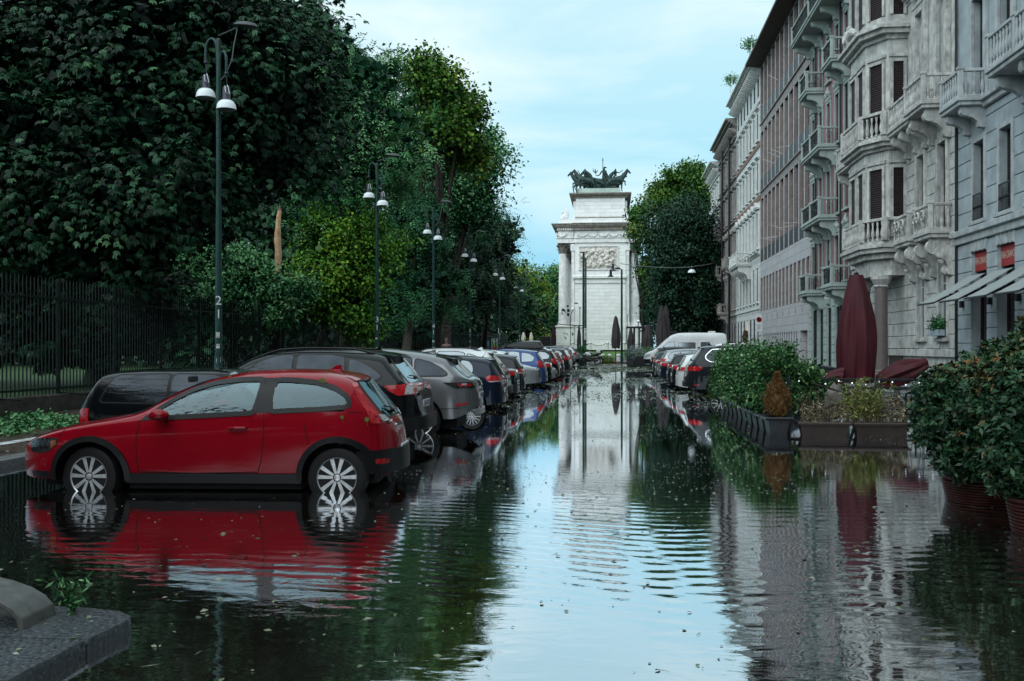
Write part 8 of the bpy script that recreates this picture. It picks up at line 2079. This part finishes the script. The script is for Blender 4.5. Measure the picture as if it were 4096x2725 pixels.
def litter(name, n, xr, yr, z, size, seed, label, ypow=1.0, zf=None, mask=None):
    rg = np.random.default_rng(seed); x = rg.uniform(xr[0], xr[1], n); y = yr[0] + (yr[1]-yr[0])*rg.random(n)**ypow
    if mask: k_ = np.array([mask(a, b) for a, b in zip(x, y)]); x, y = x[k_], y[k_]; n = len(x)
    zz = np.full(n, z) if zf is None else np.array([zf(a, b) for a, b in zip(x, y)])
    p_ = np.stack([x, y, zz + rg.uniform(.002, .008, n)], 1); a = rg.random(n)*2*PI; d = np.stack([np.cos(a), np.sin(a), rg.normal(0, .05, n)], 1)
    L_ = size*rg.uniform(.4, 1.5, n); tw = rg.random(n) < .3; Wd = np.where(tw, L_*.10, L_*.55); L_ = np.where(tw, L_*1.8, L_)
    V = leaves(p_, nrm(d), nrm(np.array([0, 0, 1.]) + rg.normal(0, .3, (n, 3))), L_, Wd, rg, .06); V[:, 2] = np.maximum(V[:, 2], np.repeat(zz, 4)+.0015)
    o = fast_mesh(name, V, 4, np.arange(4*n), L_lit, None, np.clip(rg.normal(.5, .28, n), 0, 1)); return tag(o, label, None, None, 'stuff')
def patchy(s_, th): return lambda a, b: noise.noise(Vector((a*s_, b*s_*.7, 5))) + .35*noise.noise(Vector((a*s_*4, b*s_*3, 9))) > th
litter('floating_leaves', 900, (-6, 5.5), (3.8, 11), 0, .038, 140, 'scattered leaves floating on the near water')
litter('floating_leaves', 26000, (-5.0, 8.5), (10.5, 30), 0, .024, 141, 'leaves and twigs floating between the cars and the hedge', mask=patchy(.45, .02))
litter('floating_leaves', 30000, (-4.0, 8.8), (25, 66), 0, .065, 142, 'dense floating leaf litter farther along the street', mask=patchy(.25, -.08))
litter('leaf_litter', 34000, (-6.0, 9.0), (60, 118), 0, .16, 143, 'storm litter of torn leaves covering the wet far roadway', zf=lambda a, b: max(0, ground_z(a, b))+.004, mask=patchy(.16, -.05))
litter('leaf_litter', 5000, (-12.3, -8), (8, 60), .09, .07, 144, 'torn leaves lying on the left pavement')
# leaves stuck on the red car
for i, (px, py, s_, lb) in enumerate(((736, 880, .10, 'green leaf stuck to the rear side window of the red hatchback'), (843, 967, .07, 'green leaf stuck above the rear lamp of the red hatchback'), (790, 960, .055, 'faint leaf stuck on the rear flank of the red hatchback'), (505, 847, .05, 'little brown leaf on the front of the red roof'))):
    d0 = 10.50; q_ = P(px, py, d0)
    xl = (q_.x-red_pos[0])*ca + (q_.y-red_pos[1])*sa; zl = q_.z-red_pos[2]; zl = min(zl, red_s.T(xl)-.03); ys = -red_s.side(xl, zl)-.014
    w_ = Vector((red_pos[0]+xl*ca-ys*sa, red_pos[1]+xl*sa+ys*ca, red_pos[2]+zl)); t = thing('fallen_leaf', lb, 'leaf', w_, RY); m = MB(); pts = []
    for k_ in range(16):
        a = 2*PI*k_/16; r_ = s_*(.55 if k_ % 2 else 1.0)*(1.0 if k_ < 9 else .8)*.5; pts.append((r_*math.cos(a), r_*math.sin(a)))
    m.prism(pts, -.004, .0); m.cyl((0, -.002, 0), (.01, -.004, -s_*.9), .0025, n=4); m.build('blade', leafmat('stuck_leaf', [(.10, .14, .03), (.14, .17, .04)]) if False else mat('stuck_leaf', (.13, .17, .035), .5, var=.4, scale=20), t)

# ------------------------------------------------------------------ people
M_skin = mat('skin', (.20, .125, .10), .5, var=.1); M_tan = mat('tan_shirt', (.065, .052, .045), .8, var=.15); M_jean = mat('dark_trousers', (.02, .025, .035), .8); M_redd = mat('red_dress', (.42, .012, .015), .6, var=.2)
def person(label, loc, rz, sc, top_m, leg_m, hair, arms='down', dress=False):
    o = thing('person', label, 'person', loc, rz)
    p = [(0, 0, .95), (0, 0, 1.12), (0, 0, 1.32), (0, 0, 1.46), (0, -.01, 1.53), (0, -.01, 1.62), (0, -.01, 1.72),
         (-.10, 0, .90), (-.11, .0, .50), (-.11, .02, .09), (-.11, -.14, .04), (.10, 0, .90), (.12, -.04, .50), (.13, .04, .09), (.13, -.12, .04),
         (-.19, 0, 1.42), (-.24, .02, 1.14), (-.23, -.06, .90), (-.23, -.10, .80), (.19, 0, 1.42), (.24, .02, 1.14), (.23, -.08, .92), (.23, -.12, .82)]
    if arms == 'bag': p[16] = (-.26, -.08, 1.15); p[17] = (-.22, -.28, 1.05); p[18] = (-.2, -.36, 1.03)
    e = [(0, 1), (1, 2), (2, 3), (3, 4), (4, 5), (5, 6), (0, 7), (7, 8), (8, 9), (9, 10), (0, 11), (11, 12), (12, 13), (13, 14), (3, 15), (15, 16), (16, 17), (17, 18), (3, 19), (19, 20), (20, 21), (21, 22)]
    r_ = [(.16, .12), (.145, .105), (.17, .11), (.12, .09), .055, (.085, .10), (.075, .085), .10, .065, .045, .035, .10, .065, .045, .035, .065, .048, .036, .028, .065, .048, .036, .028]
    b_ = skin('body', p, e, r_, M_skin, o, (0, 0, 0), sc)
    k = [0, 1, 2, 3, 15, 16, 19, 20]; idx = {v: i for i, v in enumerate(k)}
    ee = [(idx[a], idx[b]) for a, b in e if a in idx and b in idx]
    rr_ = [(r_[v] if not isinstance(r_[v], tuple) else r_[v]) for v in k]; rr_ = [tuple(q*1.12+.004 for q in (v if isinstance(v, tuple) else (v, v))) for v in rr_]
    skin('dress' if dress else 'shirt', [p[v] for v in k], ee, rr_, top_m, o, (0, 0, 0), sc)
    if dress:
        m = MB(); m.lathe([(.17*sc, 1.05*sc), (.2*sc, .9*sc), (.26*sc, .6*sc), (.24*sc, .55*sc)], n=20, sy=.75, fold=.06); m.build('skirt', top_m, o, smooth=True)
    else:
        k = [0, 7, 8, 9, 11, 12, 13]; idx = {v: i for i, v in enumerate(k)}; ee = [(idx[a], idx[b]) for a, b in e if a in idx and b in idx]
        rr_ = [tuple(q*1.13 for q in (r_[v] if isinstance(r_[v], tuple) else (r_[v], r_[v]))) for v in k]; skin('trousers', [p[v] for v in k], ee, rr_, leg_m, o, (0, 0, 0), sc)
    m = MB(); m.sphere((0, .015*sc, 1.68*sc), .098*sc, 14, 10, sx=.92, sy=1.05, sz=1.1); m.build('hair', mat(hair, (.02, .014, .012) if hair == 'dark_hair' else (.09, .07, .06), .7), o, smooth=True)
    m = MB()
    for sx in (-.033, .033): m.sphere((sx*sc, -.098*sc, 1.655*sc), .011*sc, 6, 4)
    m.build('eyes', M_ink, o); m = MB(); m.prism([(-.012*sc, 0), (.012*sc, 0), (0, .045*sc)], -.125*sc, -.09*sc, M=Matrix.Translation((0, 0, 1.61*sc))); m.build('nose', M_skin, o, smooth=True)
    for sg in (-1, 1):      # five fingers on each hand
        h0 = Vector(p[18 if sg < 0 else 22])*sc; h1 = h0 - Vector(p[17 if sg < 0 else 21])*sc; h1.normalize(); s__ = Vector((0, 1, 0)) if abs(h1.z) > .7 else Vector((0, 0, 1)); m = MB()
        for j in range(4): a_ = h0 + s__*(-.026+.017*j)*sc; m.tube([a_, a_+h1*.045*sc, a_+h1*(.085-.006*abs(j-1.5))*sc + Vector((0, -.012*sc, 0))], [.008, .0075, .005], 5)
        a_ = h0 - h1*.01; m.tube([a_ - s__*.02*sc, a_ - s__*.045*sc + h1*.03*sc, a_ - s__*.05*sc + h1*.055*sc], [.009, .008, .006], 5); m.build('fingers', M_skin, o, smooth=True)
    return o
g_ = PX(1028, 800, -8.35); person('man in a tan short-sleeved shirt standing on the park pavement behind the car roofs', (g_.x, g_.y, .09), R(10), 1.075, M_tan, M_jean, 'short_grey_hair')
m_ = PX(1831, 800, 13.35); person('person in a red dress holding a red bag in the entrance of the modern block', (13.25, m_.y-1.0, .12), R(-70), 1.0, M_redd, M_redd, 'dark_hair', 'bag', True)
t = thing('handbag', 'red handbag held by the person in the red dress', 'bag', (12.82, m_.y-1.25, .80)); m = MB(); m.cbox(-.07, .07, -.16, .16, -.12, .12, c=.03); m.build('bag_body', mat('red_leather', (.5, .05, .04), .4), t); m = MB(); m.tube([(0, -.1, .11), (0, -.06, .24), (0, .06, .24), (0, .1, .11)], .012, 5); m.build('handle', M_redd, t)

# ------------------------------------------------------------------ far street furniture
def gz(y): return max(ground_z(0, y), -.15)
# mast pair with sign, right lamp post with hanging wire
t = thing('mast', 'tall dark green double mast before the arch with a horizontal arm', 'mast', (P(2339/K, 800, 86).x, P(2339/K, 800, 86).y, .02)); d_ = 86; hz_ = HZ(1007/K, d_)-.02
m = MB(); m.cyl((-.10, 0, 0), (-.10, 0, hz_), .12, .10, 12); m.build('mast_pole', M_lampgreen, t); m = MB(); m.cyl((.09, .05, 0), (.09, .05, hz_-.55), .07, n=10); m.build('mast_pole', M_lampgreen, t)
m = MB(); m.box(-.42, -.1, -.04, .04, hz_-.12, hz_-.03); m.box(-.35, -.1, -.04, .04, hz_-.62, hz_-.55); m.box(-.08, .28, -.05, .05, 1.72, 1.82)
m.tube([(-2.4, 0, 3.55), (-1.2, 0, 3.42), (0, 0, 3.38)], .04, 6); m.tube([(-1.0, 0, 3.4), (-.55, 0, 3.2), (-.2, 0, 3.2)], .03, 5); m.cyl((-.42, 0, 3.3), (-.42, 0, 4.9), .03, n=6); m.lathe([(.06, 0), (.10, .05), (.04, .1)], (-.42, 0, 4.88), n=8); m.build('mast_arms', M_irn, t)
sg_ = thing('direction_sign', 'white upright sign with black arrow and walking figure on the mast', 'sign', (P(2340/K, 800, 85.7).x+.05, P(2340/K, 800, 85.7).y, 2.2)); m = MB(); m.cbox(-.13, .13, -.015, .015, 0, .98, c=.005); m.build('panel', M_plate, sg_)
m = MB(); m.prism([(-.09, .86), (.0, .86), (0, .90), (.09, .84), (0, .78), (0, .82), (-.09, .82)], -.022, -.016); m.sphere((0.0, -.02, .60), .03, 8, 5); m.tube([(0, -.02, .55), (0, -.02, .42), (-.05, -.02, .30)], .018, 5); m.tube([(0, -.02, .42), (.05, -.02, .30)], .018, 5); m.tube([(-.05, -.02, .46), (0, -.02, .54), (.05, -.02, .45)], .012, 5); m.box(-.1, .1, -.02, -.016, .22, .23); m.box(-.08, .08, -.02, -.016, .13, .15); m.box(-.08, .08, -.02, -.016, .06, .08); m.build('symbols', M_ink, sg_)
t = thing('lamp_post', 'slim green lamp post right of the arch centre with two hanging bell lamps', 'lamp post', (P(2487/K, 800, 88).x, P(2487/K, 800, 88).y, .03)); hz_ = HZ(1078/K, 88)-.03
m = MB(); m.lathe([(.11, 0), (.10, 1), (.08, hz_), (0, hz_+.06)], n=12); m.tube([(0, 0, hz_-.1), (-.5, 0, hz_+.35), (-.95, 0, hz_+.5), (-1.15, 0, hz_+.2)], .03, 6); m.build('pole', M_lampgreen, t)
m = MB(); m.cbox(-.62, -.12, -.12, .12, hz_+.02, hz_+.16, c=.04); m.build('led_head', M_irn, t)
for dx, dz in ((-.78, -.1), (-.97, -.62)):
    m = MB(); m.lathe([(.10, .25), (.12, -.2), (.20, -.28), (.28, -.38), (.26, -.38), (.1, -.27)], (dx, 0, hz_+dz+.35), n=14); m.cyl((dx, 0, hz_+dz+.6), (dx, 0, hz_+dz+.9), .015, n=4); m.build('bell_shade', M_irn if dz < -.3 else mat('lamp_head_grey', (.03, .035, .05), .4), t, smooth=30)
t = thing('overhead_wire', 'wire slung over the street from the arch side to the house wall', 'wire', (P(2480/K, 1055/K, 88))); e_ = P(2875/K, 1050/K, 118); b_ = e_-Vector(t.location); m = MB(); m.tube([b_*(i/12) - Vector((0, 0, .5*math.sin(PI*i/12))) for i in range(13)], .03, 5); m.build('wire', mat('pale_cable', (.35, .4, .4), .5), t)
q_ = P(2767/K, 1062/K, 109); t = thing('hanging_lamp', 'white bell lamp hanging from the wire over the street', 'lamp', q_); m = MB(); m.lathe([(.1, 0), (.14, -.4), (.2, -.45)], n=12); m.cyl((0, 0, 0), (0, 0, .3), .02, n=4); m.build('lamp_head', M_irn, t, smooth=30); m = MB(); m.lathe([(.2, -.45), (.38, -.6), (.45, -.8), (.4, -.8), (.2, -.5)], n=16); m.build('bell_shade', M_glassbell, t, smooth=30)
for i, (px, py, d_) in enumerate(((2291, 1237, 116), (2553, 1286, 104), (2509, 1255, 130))):
    q_ = P(px/K, py/K, d_); t = thing('globe_lamp', ['white globe lamp in front of the left arch column', 'white globe lamp before the dark evergreen tree', 'tiny globe lamp between the right arch columns'][i], 'globe lamp', (q_.x, q_.y, .3)); m = MB(); m.sphere((0, 0, q_.z-.3), .19 if i < 2 else .12, 16, 12); m.build('globe', M_glassbell, t, smooth=True); m = MB(); m.tube([(-.25 if i == 0 else 0, 0, 0), (-.25 if i == 0 else 0, 0, q_.z-1.0), (0, 0, q_.z-.45)], .04, 6); m.build('pole', M_irn, t)
# closed grey parasols of the far cafes
M_gcan = mat('grey_canvas_dark', (.055, .048, .05), .8, var=.3, scale=2); M_cream = mat('cream_canvas', (.55, .50, .40), .8)
FP = 'closed parasols of the far cafes'
for i, (px, pt, pb, wpx, d_, mm_, lb) in enumerate(((2463, 1268, 1395, 34, 84, M_gcan, 'ragged dark grey parasol standing alone before the lawn'), (2523, 1312, 1405, 24, 86, M_gcan, 'narrow dark grey parasol right of the lone one'), (2592, 1300, 1400, 38, 84, M_gcan, 'dark grey parasol left of the big double parasols'),
        (2646, 1226, 1400, 40, 80, M_gcan, 'tall dark parasol, left one of the big pair above the van'), (2664, 1226, 1400, 36, 81.5, M_gcan, 'tall dark parasol, right one of the big pair above the van'), (2316, 1306, 1400, 16, 90, M_gcan, 'slim dark parasol just left of the mast'), (2214, 1300, 1395, 20, 92, mat('dark_maroon_canvas', (.035, .015, .018), .8), 'dark maroon parasol at the foot of the left arch columns'),
        (2094, 1330, 1365, 15, 118, M_cream, 'small cream parasol, left one of the far pair'), (2125, 1330, 1365, 13, 118, M_cream, 'small cream parasol, right one of the far pair'))):
    H_ = HZ(pt/K, d_); zb_ = max(.25, HZ(pb/K, d_)); q_ = P(px/K, 800, d_); s_ = d_/FPX
    o = parasol('parasol', lb, (q_.x, q_.y, .02), H_, zb_, wpx*s_*.16, wpx*s_*.5, wpx*s_*.42, mm_, fold=.14, nf=5+i % 3, zmax=.2, seed=i); o['group'] = FP
t = thing('pergola', 'thin dark metal pergola frame behind the grey parasols', 'pergola', (P(2560/K, 800, 92).x, P(2560/K, 800, 92).y, .05)); hz_ = HZ(1306/K, 92)-.05; m = MB()
m.box(-1.2, 2.6, -.06, .06, hz_-.12, hz_); m.box(-1.2, 2.6, 3-.06, 3.06, hz_-.12, hz_); m.box(-1.2, -1.08, 0, 3, hz_-.12, hz_); m.build('roof_frame', M_irn, t)
for x, y_ in ((-.5, 0), (-.05, 0), (2.5, 0), (-.5, 3), (2.5, 3)): m = MB(); m.box(x-.06, x+.06, y_-.06, y_+.06, 0, hz_-.12); m.build('post', M_irn, t)
# planters with grey-green shrubs
L_grey = leafmat('silver_shrub_leaves', [(.06, .10, .085), (.12, .17, .15), (.22, .28, .27), (.45, .5, .5)], rough=.6)
for i, (px, d_, w__, ht, mm_, lb) in enumerate(((2543, 78, 1.3, .55, L_grey, 'dark tub with a silvery shrub beside the road end'), (2580, 80, 1.5, .4, L_mid, 'dark tub with green plants behind the silvery shrub'), (2620, 82, 1.5, .45, L_grey, 'dark tub with pale flowering shrub near the van'), (2650, 84, 1.6, .4, L_mid, 'dark tub with low green plants next to the van'))):
    q_ = P(px/K, 800, d_); t = thing('planter', lb, 'planter', (q_.x, q_.y, .0)); m = MB(); planter(m, -w__/2, w__/2, -.4, .4, 0, .85); m.build('tub', M_pot, t); shrub(t, (0, 0, .95+ht*.3), w__*.55, .45, ht, 1500, .10, mm_, 150+i, box=False, hue=.6)
q_ = P(2520/K, 800, 76.5); t = thing('shrub', 'round grey-green shrub drooping at the road edge', 'shrub', (q_.x, q_.y, .0)); shrub(t, (0, 0, .95), .40, .4, .36, 1600, .09, L_grey, 156, box=False, hue=.35); m = MB(); planter(m, -.3, .3, -.3, .3, 0, .62); m.build('tub', M_pot, t)
for i, px in enumerate((2378, 2394, 2412, 2438, 2474)):
    q_ = P(px/K, 800, 96+i*.3); t = thing('bollard', ['leftmost', 'second', 'middle', 'fourth', 'rightmost'][i] + ' short white stone bollard in the row before the lawn', 'bollard', (q_.x, q_.y, .04), 0, 'white bollards before the lawn'); m = MB(); m.lathe([(.20, 0), (.20, .62), (.24, .66), (.24, .74), (.12, .84), (0, .86)], n=14); m.build('post', M_mart, t, smooth=30)
prev = None
for i, px in enumerate((2288, 2360, 2429, 2496, 2560)):
    q_ = P(px/K, 800, 137); t = thing('bollard', ['leftmost', 'second', 'middle', 'fourth', 'rightmost'][i] + ' stone chain post at the foot of the arch', 'bollard', (q_.x, q_.y, 1.22), 0, 'chain posts at the arch'); m = MB(); m.lathe([(.22, 0), (.20, .85), (.26, .92), (.22, 1.0), (.1, 1.08), (0, 1.1)], n=12); m.build('post', M_mart, t, smooth=30)
    if prev is not None:
        c = thing('chain', 'hanging chain ' + ['left end of', 'second in', 'third in', 'right end of'][i-1] + ' the row of posts at the arch', 'chain', prev); b_ = Vector(q_)-Vector(prev); b_.z = 0; m = MB(); m.tube([b_*(k_/10) + Vector((0, 0, .0-.38*math.sin(PI*k_/10))) for k_ in range(11)], .035, 5); m.build('links', M_irn, c)
    prev = (q_.x, q_.y, 2.15)
# motorcycles at the end of the park-side row
def moto(label, loc, rz, col):
    t = thing('motorcycle', label, 'motorcycle', loc, rz, 'motorcycles at the end of the row'); Mx = Matrix.Rotation(R(90), 4, 'X')
    for x in (0, 1.42):
        m = MB(); m.lathe([(.24, -.05), (.30, -.06), (.325, 0), (.30, .06), (.24, .05), (.24, -.05)], n=24, M=Matrix.Translation((x, 0, .32)) @ Mx); w_ = m.build('wheel', M_rub, t, smooth=30); m = MB(); MM = Matrix.Translation((x, 0, .32)) @ Mx
        for k_ in range(6): a = k_*PI/3; m.cyl(MM @ Vector((0, 0, 0)), MM @ Vector((.25*math.cos(a), .25*math.sin(a), 0)), .014, n=5)
        m.lathe([(.24, -.03), (.26, -.03), (.26, .03), (.24, .03), (.24, -.03)], n=20, M=MM); m.build('rim', M_alloy, w_)
    m = MB(); m.tube([(0, .07, .32), (.28, .07, .95)], .025, 6); m.tube([(0, -.07, .32), (.28, -.07, .95)], .025, 6); m.build('fork', M_chrome, t)
    m = MB(); m.tube([(.3, 0, .62), (.7, 0, .42), (1.0, 0, .45), (1.42, 0, .34)], [.1, .2, .16, .05], 8); m.build('engine', M_black, t, smooth=True)
    m = MB(); m.tube([(.25, 0, .9), (.45, 0, .95), (.75, 0, .88), (.9, 0, .78)], [.10, .17, .16, .08], 10); m.build('tank', col, t, smooth=True)
    m = MB(); m.tube([(.8, 0, .80), (1.1, 0, .82), (1.5, 0, .93)], [.10, .13, .07], 8); m.build('seat', M_trim, t, smooth=True)
    m = MB(); m.tube([(.30, -.36, 1.08), (.30, -.12, 1.05), (.26, 0, 1.0), (.30, .12, 1.05), (.30, .36, 1.08)], .018, 6); m.build('handlebar', M_irn, t); m = MB(); m.sphere((.12, 0, .92), .11, 12, 8, sx=.7); m.build('headlight', M_clear, t, smooth=True)
    for s_ in (-1, 1): m = MB(); m.tube([(.3, s_*.26, 1.06), (.3, s_*.32, 1.25)], .01, 5); m.sphere((.3, s_*.33, 1.27), .06, 8, 6, sx=.35); m.build('mirror', M_irn, t)
    m = MB(); m.cbox(1.32, 1.68, -.2, .2, .98, 1.26, c=.05); m.build('top_case', col, t); m = MB(); m.tube([(.9, -.12, .35), (1.5, -.17, .42)], [.04, .06], 8); m.build('exhaust', M_irn, t, smooth=True)
    m = MB(); m.tube([(-.28, 0, .56), (-.05, 0, .70), (.2, 0, .62)], [.05, .07, .05], 6); m.build('mudguard', col, t, smooth=True)
for i, (px, d_, c_, lb) in enumerate(((2341, 84, P_white, 'white motorcycle with top case nearest the road end'), (2350, 86.5, P_black, 'black motorcycle leaning behind the white one'), (2354, 89, P_silver, 'silver motorcycle last in the row'))):
    q_ = P(px/K, 800, d_); moto(lb, (q_.x-.4, q_.y, gz(q_.y)+.0), R(8-6*i), c_)
q_ = P(2327/K, 800, 82.5); t = thing('potted_shrub', 'clipped round shrub on a short stem beside the motorcycles', 'shrub', (q_.x, q_.y, .0)); shrub(t, (0, 0, 1.35), .38, .38, .34, 1600, .08, L_mid, 160, box=False, hue=.4); m = MB(); m.cyl((0, 0, .4), (0, 0, 1.2), .03, n=6); m.build('stem', M_bark, t); m = MB(); planter(m, -.25, .25, -.25, .25, 0, .5); m.build('tub', M_pot, t)
# brush heap and timber before the lawn
q_ = P(2415/K, 800, 90); t = thing('brush_heap', 'heap of storm-torn green branches before the lawn', 'brush heap', (q_.x, q_.y, .05)); shrub(t, (0, 0, .3), .95, .7, .42, 2200, .12, L_maple, 161, box=False, hue=.45)
q_ = P(2463/K, 800, 90.5); t = thing('timber_step', 'reddish low timber kerb under the lone grey parasol', 'timber', (q_.x, q_.y, .05)); m = MB(); m.cbox(-1.2, 1.2, -.2, .2, 0, .20, c=.03); m.build('beam', mat('reddish_timber', (.16, .08, .065), .7, var=.3), t)
# posters, box and pale pavilion at the left of the square
t = thing('pavilion', 'pale stone pavilion half hidden behind the park trees', 'building', (P(2000/K, 800, 172).x, P(2000/K, 800, 172).y, .9)); m = MB(); m.box(-4.2, 2.4, 0, 8, 0, 4.6); m.build('wall', M_whtt, t); m = MB(); m.box(-4.6, 2.8, -.4, 8.4, 4.6, 5.1); m.build('cornice', M_mart, t)
for x in (-3, -1, 1.4): m = MB(); m.cyl((x, -.5, 0), (x, -.5, 4.6), .35, .3, 14); m.build('column', M_mart, t, smooth=30)
t = thing('poster_stand', 'blue lit poster stand with a dark shoe picture at the far left of the square', 'poster', (P(1946/K, 800, 112).x, P(1946/K, 800, 112).y, .1)); m = MB(); m.cbox(-.32, .32, -.06, .06, .9, 2.2, c=.03); m.cyl((0, 0, 0), (0, 0, .9), .05, n=6); m.build('frame', M_irn, t); m = MB(); m.box(-.28, .28, -.075, -.065, .95, 2.15); m.build('poster', mat('blue_poster', (.12, .42, .75), .4, var=.3, scale=1.5), t); m = MB(); m.tube([(-.15, -.08, 1.58), (0, -.08, 1.5), (.17, -.08, 1.42)], [.03, .05, .03], 6); m.build('shoe_picture', M_ink, t)
t = thing('banner', 'small banner with red and green blocks behind the parked cars', 'banner', (P(1980/K, 800, 114).x, P(1980/K, 800, 114).y, .1)); m = MB(); m.box(-.4, .4, -.02, .02, 1.2, 2.5); m.cyl((.42, 0, 0), (.42, 0, 3.6), .05, n=6); m.build('cloth', M_plate, t); m = MB(); m.sphere((0, -.03, 1.35), .28, 12, 6, sy=.1); m.build('red_mark', mat('banner_red', (.6, .04, .05), .6), t); m = MB(); m.box(-.26, .28, -.035, -.025, 1.55, 1.95); m.build('green_mark', mat('banner_green', (.2, .6, .1), .6), t)
t = thing('advertising_box', 'dark empty advertising panel left of the arch', 'panel', (P(2181/K, 800, 112).x, P(2181/K, 800, 112).y, .1)); m = MB(); m.box(-.6, .6, -.04, .04, .4, 2.6); m.build('panel', M_void, t)
for x0, x1, z0, z1 in ((-.64, -.6, 0, 2.64), (.6, .64, 0, 2.64), (-.6, .6, 2.6, 2.64)): m = MB(); m.box(x0, x1, -.06, .06, z0, z1); m.build('frame', mat('steel_blue_frame', (.03, .06, .09), .4), t)
t = thing('no_parking_sign', 'narrow parking sign plate with blue disc at the corner of the modern block', 'sign', (12.2, PX(3036/K, 800, 12.2).y, .1)); m = MB(); m.cyl((0, 0, 0), (0, 0, 4.3), .03, n=8); m.build('pole', M_alloy, t); m = MB(); m.cbox(-.25, .25, -.05, -.03, 2.75, 4.2, c=.008); pl_ = m.build('plate', M_plate, t)
m = MB(); Mx = Matrix.Translation((0, -.052, 3.75)) @ Matrix.Rotation(R(90), 4, 'X'); m.lathe([(0, 0), (.20, 0), (.20, .006), (0, .006)], n=24, M=Mx); m.build('blue_disc', mat('sign_blue', (.02, .09, .40), .4), pl_); m = MB(); m.lathe([(.17, .008), (.22, .008), (.22, .012), (.17, .012), (.17, .008)], n=24, M=Mx); m.cyl((-.13, -.064, 3.62), (.13, -.064, 3.88), .02, n=4)
m.build('red_ring', mat('sign_red', (.5, .02, .02), .4), pl_); m = MB(); m.box(-.15, .15, -.055, -.052, 3.25, 3.29); m.box(-.15, .15, -.055, -.052, 3.1, 3.14); m.box(-.15, .15, -.055, -.052, 2.95, 2.99); m.build('plate_text', M_ink, pl_)
# window box on the ornate house
t = thing('window_box', 'window box with straggly plants on the ornate house', 'window box', (XF-.28, 40.65, 1.98)); m = MB(); m.cbox(-.16, .14, -.5, .5, 0, .24, c=.015); m.build('box', mat('pale_blue_box', (.34, .42, .48), .6), t); shrub(t, (0, 0, .42), .2, .55, .28, 900, .10, L_mid, 170, box=False, hue=.3)

litter('island_litter', 160, (-3.6, -2.66), (2.4, 5.2), .078, .04, 180, 'wet leaf scraps on the stone island')
